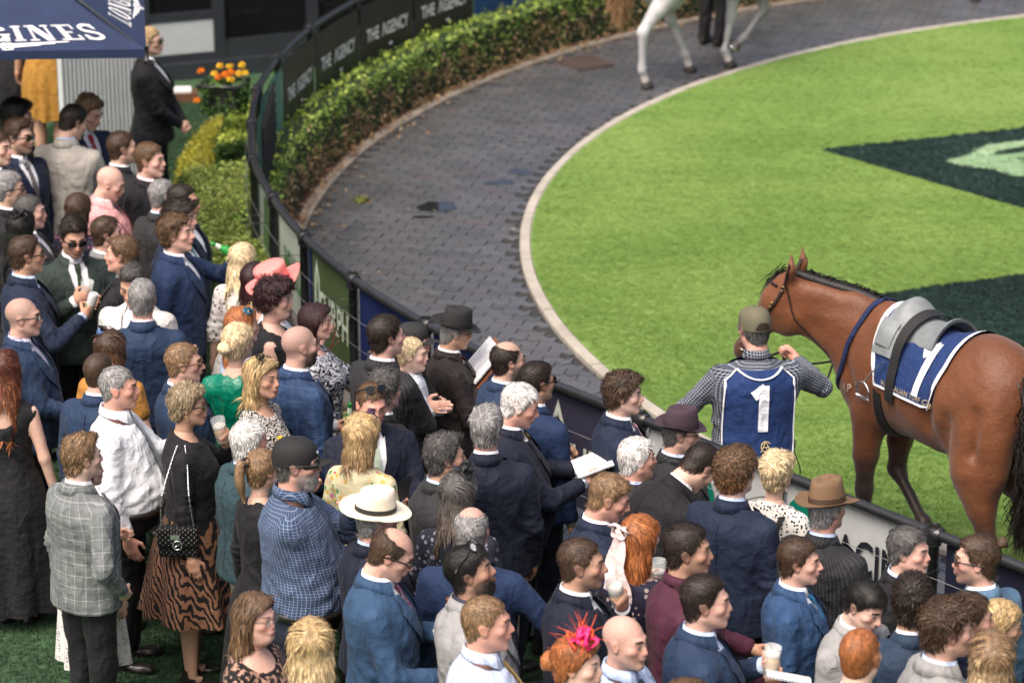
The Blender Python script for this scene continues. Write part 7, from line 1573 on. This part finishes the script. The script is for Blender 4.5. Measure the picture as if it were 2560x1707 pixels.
# --- the handler
hm = man('groom in a numbered navy bib and olive cap leading the bay horse', 1885, 764, 97, ('shirt', C_((.016, .020, .036), 'check', (.40, .44, .50), 1.2), None), 'crop', 'dgrey', hd=112, Hf=1.79, nod=8, sk='red', hkw=dict(under=.025), hh=.012, L_='out', R_='lead', acc=(cap((.105, .098, .062), None, True),), wid=1.08, bot=TB, group='grooms with the horses', key='groom') if True else None
B_, tf_ = PEOPLE['groom']['B'], PEOPLE['groom']['tf']
hw = lambda z: float(np.interp(z, [.84, .90, 1.05, 1.30, 1.42, 1.47], [.160, .190, .200, .198, .190, .125])); OFFB = .026
def bibsurf(V, off, back=True):
    a, b, yo = tf_; z = V[:, 1]; aa, bb = a(z) + off, b(z) + off; q = np.clip(V[:, 0] / aa, -.97, .97); return np.c_[V[:, 0], yo(z) + (-1 if back else 1) * bb * np.sqrt(1 - q * q), z]
bib_zs = np.linspace(.84, 1.475, 22)
for back in (True, False):
    V, F = strip(tf_, bib_zs, lambda z: -hw(z), lambda z: hw(z), OFFB, 15, 1, back); g = Geo(); two_sided(g, V, F, .005); B_(g, 'bib_back' if back else 'bib_front', M_blue)
edge = [(-hw(z), z) for z in bib_zs[::-1]] + [(x, .84) for x in np.linspace(-.12, .12, 9)] + [(hw(z), z) for z in bib_zs]
P = bibsurf(np.array(edge), OFFB + .004); g = Geo(); gtube(g, P, .009, 6, flat=.4); B_(g, 'bib_piping', M_wb)
nk = np.array([(x, 1.475 - .045 * (1 - (x / .125) ** 2)) for x in np.linspace(-.125, .125, 15)]); g = Geo(); gtube(g, bibsurf(nk, OFFB + .004), .009, 6, flat=.4); B_(g, 'bib_neck_piping', M_wb)
g = numeral(.27, .056); g.fn(lambda V: bibsurf(V + np.array([.012, 1.265, 0]), OFFB + .007)); B_(g, 'number', M_wb, False)
g = text_geo('AUSTRALIAN TURF CLUB', .030, 0, 'CENTER', 1.0, 1.05); g.fn(lambda V: bibsurf(V + np.array([.01, .985, 0]), OFFB + .007)); B_(g, 'lettering', M_goldp, False)
g = Geo(); th = np.linspace(.6, 5.9, 22); ring_ = np.c_[.026 * np.cos(th), .028 * np.sin(th), 0 * th]
for pts in (ring_, np.array([(-.026, -.03, 0), (0, .03, 0), (.026, -.03, 0)]), np.array([(-.016, -.004, 0), (.02, -.004, 0)]), np.array([(.004, -.004, 0), (.004, -.028, 0)])):
    q = pts if len(pts) > 6 else np.concatenate([np.linspace(a, b, 6) for a, b in zip(pts[:-1], pts[1:])]); gtube(g, bibsurf(q + np.array([.03, 1.045, 0]), OFFB + .007), .0035, 5)
B_(g, 'emblem', M_goldp)
# --- reins
gr = PEOPLE['groom']['gripR']; bitw = (BM @ np.append(BIT, 1))[:3]; rn = tag(empty('lead_rein', tuple(gr)), 'black lead rein held by the groom, looping below his hand', 'rein'); o3 = np.array(gr)
lo2 = o3 + np.array([.02, -.05, -.78]); g = Geo(); gtube(g, catmull(np.array([gr, gr + np.array([.02, -.03, -.2]), gr + np.array([.00, -.06, -.55]), lo2 + np.array([.02, 0, .08]), lo2 + np.array([.06, 0, .01]), lo2 + np.array([.10, 0, .08]), gr + np.array([.06, -.05, -.5]), gr + np.array([.03, -.02, -.1])]), 7) - o3, .013, 6, flat=.3); g.build('loop', M_black, rn)
nkp = (BM @ np.array([.36, .16, 1.22, 1]))[:3]; g = Geo(); gtube(g, catmull(np.array([gr, gr * .6 + nkp * .4 + np.array([0, 0, -.05]), nkp]), 8) - o3, .007, 6); gtube(g, catmull(np.array([gr + np.array([0, 0, -.02]), gr * .6 + nkp * .4 + np.array([0, 0, -.20]), gr * .25 + nkp * .75 + np.array([0, 0, -.16]), nkp + np.array([0, 0, .12])]), 8) - o3, .007, 6); gtube(g, catmull(np.array([gr, gr * .5 + bitw * .5 + np.array([0, 0, -.05]), bitw]), 8) - o3, .008, 6); g.build('strap', M_black, rn)
# --- grey horse and its groom at the far side
ghx = np.array([2.16, 28.22]); gl = [fore(.135, (.06, .50), (-.02, .17), (.03, .045)), fore(-.135, (.26, .60), (.02, .34), (-.06, .27), el=(.12, .98)), hind(.15, (-.80, .93), (-.66, .56), (-.48, .19), (-.42, .045)), hind(-.15, (-.86, .93), (-1.20, .56), (-1.20, .19), (-1.15, .045))]
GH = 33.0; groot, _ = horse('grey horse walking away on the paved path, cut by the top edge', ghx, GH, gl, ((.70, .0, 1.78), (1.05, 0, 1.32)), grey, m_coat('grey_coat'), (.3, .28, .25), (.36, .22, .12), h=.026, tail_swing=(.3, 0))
def copy_tree(o, parent=None):
    c = o.copy(); COL.objects.link(c); c.parent = parent
    for q in list(o.children): copy_tree(q, c)
    return c
hp = at(2436, 4); c = copy_tree(groot); c['label'] = 'hoof of another horse at the top right edge'
a_ = R(40); q = np.array([-1.15, -.15]); c.location = (hp[0] - (q[0] * math.cos(a_) - q[1] * math.sin(a_)), hp[1] - (q[0] * math.sin(a_) + q[1] * math.cos(a_)), 0); c.rotation_euler = (0, 0, a_)
fq = at(1778, 118); man('groom in dark trousers beside the grey horse', 0, 0, 50, ('shirt', BK, None), 'short', 'brown', xy=(fq[0] + .02, fq[1] + .1), bot=TB, group='grooms with the horses')
# ================================================================== THINGS IN HANDS
def prop(name, label, cat, pos, axis=(0, 0, 1), spin=0.0, group=None):
    o = empty(name, tuple(pos)); q = Vector((0, 0, 1)).rotation_difference(Vector(nrm(axis))); o.rotation_mode = 'QUATERNION'; o.rotation_quaternion = q @ Matrix.Rotation(spin, 3, 'Z').to_quaternion()
    return tag(o, label, cat, group)
M_gl = glassy('drinking_glass', (.85, .9, .9), .28, .03); M_grn = glassy('green_bottle_glass', (.02, .30, .05), .82, .06); M_brn = glassy('brown_bottle_glass', (.16, .055, .010), .88, .06)
M_foam = plain('beer_foam', (.75, .70, .60), .8); M_lab = plain('bottle_label', (.55, .62, .52), .6, 0, .25, 0, 40)
def glass_prop(label, pos, axis=(0, 0, 1), liquid=(.50, .24, .03), level=.085, foam=.014):
    o = prop('beer_glass', label, 'glass', np.array(pos) - nrm(axis) * .06, axis)
    g = Geo(); glathe(g, [(.0, .0), (.029, .0), (.031, .004), (.040, .135), (.0395, .138), (.0375, .135), (.029, .008), (0, .007)], 20); g.build('glass', M_gl, o)
    if level:
        g = Geo(); r2 = .0285 + .0085 * level / .13; glathe(g, [(0, .009), (.028, .009), (r2, level), (0, level)], 18); g.build('beer', plain('beer_%02x%02x' % (int(liquid[0] * 255), int(liquid[1] * 255)), liquid, .1, 0, .05), o)
        if foam: g = Geo(); glathe(g, [(0, level + .0005), (r2, level + .0005), (r2 + .001, level + foam), (r2 * .6, level + foam + .003), (0, level + foam + .002)], 18); g.build('foam', M_foam, o)
    return o
def bottle_prop(label, pos, axis, m=M_grn, spin=0):
    o = prop('beer_bottle', label, 'bottle', np.array(pos) - nrm(axis) * .08, axis, spin)
    g = Geo(); glathe(g, [(0, 0), (.028, 0), (.0305, .006), (.0305, .125), (.026, .150), (.015, .178), (.0128, .222), (.0142, .224), (.0142, .236), (.011, .237), (.010, .225), (0, .224)], 20); g.build('glass', m, o)
    g = Geo(); glathe(g, [(.0309, .04), (.0310, .041), (.0310, .10), (.0309, .101)], 20); g.build('label', M_lab if m is M_grn else plain('cream_label', (.6, .5, .35), .6), o)
    g = Geo(); glathe(g, [(.0175, .176), (.0150, .19), (.0140, .208)], 16); g.build('neck_label', M_lab, o)
    return o
def booklet(label, pos, right, up, w=.15, h=.21, cover=(.6, .61, .62), openb=True, ang=.35, name='booklet', edge=None):
    right, up = nrm(right), np.array(up, float); up = nrm(up - right * (up @ right)); n = np.cross(right, up); o = empty(name, tuple(pos)); o.rotation_mode = 'QUATERNION'; o.rotation_quaternion = Matrix(np.stack([right, up, n], 1)).to_quaternion(); tag(o, label, name)
    k5 = N('printed_page'); v = k5.obj(); x, y, z = k5.xyz(v); ln = k5.ma('LESS_THAN', k5.ma('FRACT', k5.ma('MULTIPLY', k5.ma('ADD', y, 3.0), 70.0)), .45); nb = k5.ma('GREATER_THAN', k5.noise(k5.map(v, (60, 8, 1)), 1.0, 2), .46)
    pg = k5.out(Base__Color=k5.mix(k5.ma('MULTIPLY', k5.ma('MULTIPLY', ln, nb), .5), cover, (.12, .12, .14)), Roughness=.6)
    for s in ((-1, 1) if openb else (1,)):
        g = Geo(); m = 7; u = np.linspace(0, 1, m); xx = s * u * w * math.cos(ang); zz = u * w * math.sin(ang) + .010 * np.sin(u * math.pi); V = np.stack([np.c_[xx, np.full(m, yy), zz] for yy in (-h / 2, h / 2)]); F = gridF(2, m); F = F if s < 0 else F[:, ::-1]
        g.add(V, F); V2 = V.copy(); V2[..., 2] -= .006; g.add(V2, F[:, ::-1]); g.build('page', pg, o)
    if edge: g = Geo(); gbox(g, (-.01 if not openb else -w, -h / 2 - .012, -.022), (w * 1.02, h / 2 + .012, -.012)); g.build('cover', plain('brown_folder', edge, .6), o, False)
    return o
PP = PEOPLE; zup = np.array([0, 0, 1.])
p = PP['bottle_man']; mo = p['Wh']((0, .13, -.06)); bottle_prop('green beer bottle raised by the man in royal blue suit', p['gripL'], nrm(mo - p['gripL']) + np.array([0, 0, .15]))
p = PP['can_man']; o = prop('drink_can', 'white drink can in the hand of the man in blue sunglasses', 'can', p['gripR'] - zup * .06, (.35, 0, 1)); g = Geo(); glathe(g, [(0, 0), (.026, 0), (.030, .008), (.030, .15), (.026, .165), (.024, .163), (0, .162)], 18); g.build('can_body', plain('white_can', (.62, .64, .64), .3, .3, .1), o); g = Geo(); glathe(g, [(.0303, .05), (.0304, .055), (.0304, .085), (.0303, .09)], 18); g.build('printed_band', plain('can_print', (.25, .33, .2), .4, 0, .4), o)
glass_prop('empty glass held by the man in the dark green suit', PP['green_man']['gripR'], (.15, -.1, 1), level=.0)
glass_prop('clear glass held low by the bald man in sunglasses', PP['glass_man']['gripR'], level=.05, liquid=(.4, .4, .38), foam=0)
bottle_prop('green bottle held behind the older man in white shirt', PP['white_shirt']['gripL'], (0, 0, 1))
p = PP['zebra']; glass_prop('glass of beer raised by the woman in the zebra skirt', p['gripL'], nrm(p['Wh']((0, .10, -.06)) - p['gripL']) * .5 + zup)
bottle_prop('green bottle in the hand of the bald bearded man', PP['bald_bottle']['gripL'], (.05, 0, 1))
p = PP['black_hat']; f_ = np.array(p['dir']); rgt = np.array([f_[1], -f_[0], 0]); booklet('open brown folder with white papers held by the man in black hat', (p['gripR'] + p['gripL']) / 2 + zup * .08 + f_ * .03, rgt, zup + f_ * .9, .15, .24, (.70, .71, .72), True, .1, 'folder', (.20, .075, .04))
p = PP['papers_man']; f_ = np.array(p['dir']); rgt = np.array([f_[1], -f_[0], 0]); booklet('white papers read by the balding man with glasses', (p['gripR'] + p['gripL']) / 2 + zup * .04 + f_ * .02, rgt, zup * .8 + f_, .11, .17, (.72, .73, .74), True, .1, 'papers')
p = PP['booklet_man']; f_ = np.array(p['dir']); rgt = np.array([f_[1], -f_[0], 0]); booklet('open white booklet read by the white-haired man', (p['gripR'] + p['gripL']) / 2 + zup * .03 + f_ * .02, rgt, zup * .35 + f_, .13, .20, (.74, .75, .76), True, .2)
p = PP['programme_man']; f_ = np.array(p['dir']); rgt = np.array([f_[1], -f_[0], 0]); booklet('race programme with a dark cover held by the man facing the camera', (p['gripR'] + p['gripL']) / 2 + zup * .05, rgt, zup + f_ * .5, .13, .21, (.10, .11, .11), True, .5, 'programme')
p = PP['blue_suit']; bottle_prop('brown beer bottle beyond the balding man in bright blue suit', p['gripL'] + np.array([.0, .0, .02]), (.1, 0, 1), M_brn); o = prop('mobile_phone', 'phone in the right hand of the man in bright blue suit', 'phone', p['gripR'], (.4, .2, 1)); g = Geo(); gbox(g, (-.036, -.005, -.06), (.036, .004, .09)); g.build('phone_body', plain('phone_black', (.02, .02, .02), .2), o, False); g = Geo(); gbox(g, (-.033, .0042, -.057), (.033, .006, .087)); g.build('screen', plain('phone_glass', (.03, .035, .04), .05), o, False)
p = PP['beer_man']; glass_prop('beer glass tipped to the mouth of the man in dark suit', p['gripL'], nrm(p['Wh']((0, .12, -.05)) - p['gripL']) + zup * .55, (.60, .34, .05), .075, .04)
glass_prop('glass of dark beer held up by the redhead', PP['ribbon']['gripL'], (0, 0, 1), (.20, .06, .015), .07)
p = PP['slick_man']; glass_prop('glass of golden beer held by the slick-haired man', p['gripL'], (.1, 0, 1), (.60, .36, .06), .09); f_ = np.array(p['dir']); booklet('white booklet under the hand of the slick-haired man', p['gripL'] + f_ * .07 - zup * .05, (0, -1, .1), f_ + zup * -.2, .12, .2, (.72, .73, .74), False, .05)
glass_prop('tall glass of amber beer held by the man in striped shirt', PP['amber_man']['gripL'], (0, 0, 1), (.26, .075, .012), .10)
bottle_prop('green bottle tilted in the hand of the frowning bald man', PP['frown_man']['gripL'], (-.5, .0, 1))
q = at(1886, 1690, 1.12); glass_prop('plastic cup of dark beer at the bottom edge', q + np.array([0, 0, .0]), (0, 0, 1), (.12, .04, .012), .075, .02)
# quilted handbag on a chain
p = PP['zebra']; hb = p['W'](np.array([.275, -.04, .99])); f_ = np.array(p['dir']); bag = tag(empty('handbag', tuple(hb), math.atan2(f_[1], f_[0])), 'black quilted handbag on a silver chain against the zebra skirt', 'handbag')
k = N('quilted_leather'); v = k.obj(); x, y, z = k.xyz(v); a_ = k.ma('ABSOLUTE', k.ma('SINE', k.ma('MULTIPLY', k.ma('ADD', x, z), 105.0))); b_ = k.ma('ABSOLUTE', k.ma('SINE', k.ma('MULTIPLY', k.ma('SUBTRACT', x, z), 105.0))); M_q = k.out(Base__Color=(.012, .012, .013), Roughness=.35, Normal=k.bump(k.ma('POWER', k.ma('MULTIPLY', a_, b_), .4), .9, .01))
def rbox(lo, hi, r_=.02):
    ax = axes(np.array(lo) - .02, np.array(hi) + .02, .012); X, Y, Z = mg(ax); c = (np.array(lo) + hi) / 2; h2 = (np.array(hi) - lo) / 2 - r_; q = [np.maximum(np.abs(A - cc) - hh, 0) for A, cc, hh in zip((X, Y, Z), c, h2)]; return nets(np.sqrt(q[0] ** 2 + q[1] ** 2 + q[2] ** 2) - r_, ax)
V, F = rbox((-.105, -.035, -.10), (.105, .035, .07), .018); Geo().add(V, F).build('bag_body', M_q, bag)
V, F = rbox((-.108, -.052, -.035), (.108, -.030, .074), .010); Geo().add(V, F).build('flap', M_q, bag)
g = Geo(); gtube(g, [(.024 * math.cos(t), -.056, -.02 + .024 * math.sin(t)) for t in np.linspace(0, 6.28, 18, endpoint=False)], .004, 6, closed=True); gtube(g, [(-.012, -.056, -.03), (.012, -.056, -.01)], .004, 6); g.build('round_clasp', M_steel, bag)
g = Geo(); gbox(g, (-.035, -.056, .012), (.012, -.052, .036)); g.build('name_plate', M_steel, bag, False)
sh = p['W'](np.array([.13, -.02, 1.485])); iM = np.linalg.inv(np.array(Matrix.Translation(tuple(hb)) @ Matrix.Rotation(math.atan2(f_[1], f_[0]), 4, 'Z'))); shl = (iM @ np.append(sh, 1))[:3]; shl[1] -= .02
for s in (-1, 1):
    P = catmull(np.array([(s * .085, -.02, .07), (s * .07, -.055, .25), (s * .045 + shl[0] * .5, shl[1] - .06, shl[2] * .8), shl + np.array([s * .02, 0, .0])]), 12); g = Geo()
    for i in range(len(P) - 1):
        d = P[i + 1] - P[i]; m = (P[i] + P[i + 1]) / 2; gtube(g, [m - d * .62, m - d * .3, m + d * .3, m + d * .62], [.002, .0055, .0055, .002], 5, flat=.5 if i % 2 else 1.2)
    g.build('chain', M_steel, bag)
# coral hat, ribbon, rose, strap
p = PP['pink_hat']; rt = p['root']; M_cor = plain('coral_sinamay', (.72, .22, .20), .6, 0, .12, .1, 40)
def hat_coral():
    n = 44; th = np.linspace(0, 2 * math.pi, n, endpoint=False); c, s = np.sin(th), np.cos(th); T = np.array(Matrix.Translation((0, -.015, .085)) @ Matrix.Rotation(R(20), 4, 'X') @ Matrix.Rotation(R(10), 4, 'Y'))
    rows = [np.c_[.090 * f * c, .108 * f * s, np.full(n, z)] for f, z in ((1, 0), (1.03, .04), (1.08, .09), (1.1, .115), (1.0, .128), (.6, .130), (.02, .130))]; g = Geo(); V = np.array(rows); g.add(V, gridF(7, n, False, True)); g.add(V * .985, gridF(7, n, False, True)[:, ::-1]); hcrown = g.xf(T)
    rows = [np.c_[(.09 + .10 * e) * c, (.108 + .10 * e) * s, .0 - .03 * e * np.abs(c) + .055 * e * e * np.clip(s, 0, 1) ** 2 + .03 * e ** 2 * np.clip(-s, 0, 1)] for e in np.linspace(0, 1, 6)]; V = np.array(rows); g2 = Geo(); g2.add(V, gridF(6, n, False, True)[:, ::-1]); g2.add(V - np.array([0, 0, .003]), gridF(6, n, False, True)); return hcrown, g2.xf(T), T
Mw = p['M']; hc_, hb_, T = hat_coral(); HDp = lambda V: np.array([(np.linalg.inv(Mw) @ np.append(p['Wh'](v), 1))[:3] for v in V])
hc_.fn(HDp).build('hat_crown', M_cor, rt, True); hb_.fn(HDp).build('hat_brim', M_cor, rt, True)
g = Geo(); rr = np.random.default_rng(3)
for i in range(7):
    d = nrm(np.array([1, rr.normal(0, .6), rr.normal(.2, .4)])); e = nrm(np.cross(d, rr.normal(0, 1, 3))); t = np.linspace(0, math.pi, 10); gtube(g, np.array([.10, .02, .05]) + np.outer(np.sin(t) * .07, d) + np.outer((1 - np.cos(t)) * .03, e), .016, 6, flat=.15)
g.xf(T).fn(HDp).build('hat_bow', plain('coral_silk', (.75, .28, .25), .45), rt)
gp = (p['gripR'] + p['gripL']) / 2; o = prop('strap_bag', 'brown leather bag strap held by the woman in the coral hat', 'bag', gp); g = Geo(); q = [(.0, 0, 0), (.05, .02, .10), (.10, .02, .06), (.08, .0, -.06), (.03, -.02, -.16), (-.02, -.01, -.08)]; gtube(g, catmull(np.array(q), 6), .010, 6, flat=.3); q = [(.03, 0, .02), (.10, .03, .02), (.12, .02, -.05), (.05, 0, -.10)]; gtube(g, catmull(np.array(q), 6), .009, 6, flat=.3); g.build('strap', plain('brown_strap', (.10, .032, .018), .45), o)
V, F = rbox((-.07, -.03, -.30), (.09, .03, -.14), .02); Geo().add(V, F).build('bag_body', plain('brown_strap', (.10, .032, .018), .45), o)
p = PP['ribbon']; rt = p['root']; Mw = p['M']; HDr = lambda V: np.array([(np.linalg.inv(Mw) @ np.append(p['Wh'](v), 1))[:3] for v in V]); M_rib2 = cloth((.72, .58, .56), 'satin')
g = Geo(); c0 = np.array([-.035, -.115, .055]); 
for s in (-1, 1):
    t = np.linspace(0, 2 * math.pi, 14); lp = c0 + np.c_[s * .05 * (1 - np.cos(t)) * .5 + s * .004, -.012 * np.ones(14) + .01 * np.sin(t * 2), .030 * np.sin(t) + .008 * (1 - np.cos(t))]; gtube(g, lp, .020, 8, flat=.2)
g.fn(HDr).build('ribbon_bow', M_rib2, rt)
for s, L in ((-1, .30), (1, .36)):
    t = np.linspace(0, 1, 14); mid = c0 + np.c_[s * .012 + s * .035 * t + .008 * np.sin(t * 9), -.02 - .03 * t + .008 * np.sin(t * 7 + s), -L * t]; w = .012 + .022 * np.minimum(1, t * 3); V = np.stack([mid - np.c_[w, 0 * w, 0 * w], mid + np.c_[0 * w, -.012 + 0 * w, 0 * w], mid + np.c_[w, 0 * w, 0 * w]]); g = Geo(); F = gridF(3, 14); g.add(V, F); g.add(V + np.array([0, .003, 0]), F[:, ::-1]); g.fn(HDr).build('ribbon_tail', M_rib2, rt)
p = PP['bob']; q = p['W'](np.array([.085, .135, 1.33])); il = np.linalg.inv(p['M']) @ np.append(q, 1); i = np.arange(40); ph = i * 2.4; zz = (i / 40) ** .7 * 1.5; d = np.c_[np.sin(zz) * np.cos(ph), np.cos(zz), np.sin(zz) * np.sin(ph)]; leaf_cloud(il[:3] + d * .02, d, .018, [(.75, .55, .03), (.65, .42, .02)], 3, .8, .3).build('yellow_rose', M_leaf, p['root'], False, True)
p = PP['arc_top']; tf3 = p['tf']; V, F = strip(tf3, np.linspace(1.0, 1.46, 14), lambda z: .02 + (z - 1.0) * .17 - .014, lambda z: .02 + (z - 1.0) * .17 + .014, .035, 3, 1, True); g = Geo(); two_sided(g, V, F, .006); p['B'](g, 'shoulder_strap', M_shoe)
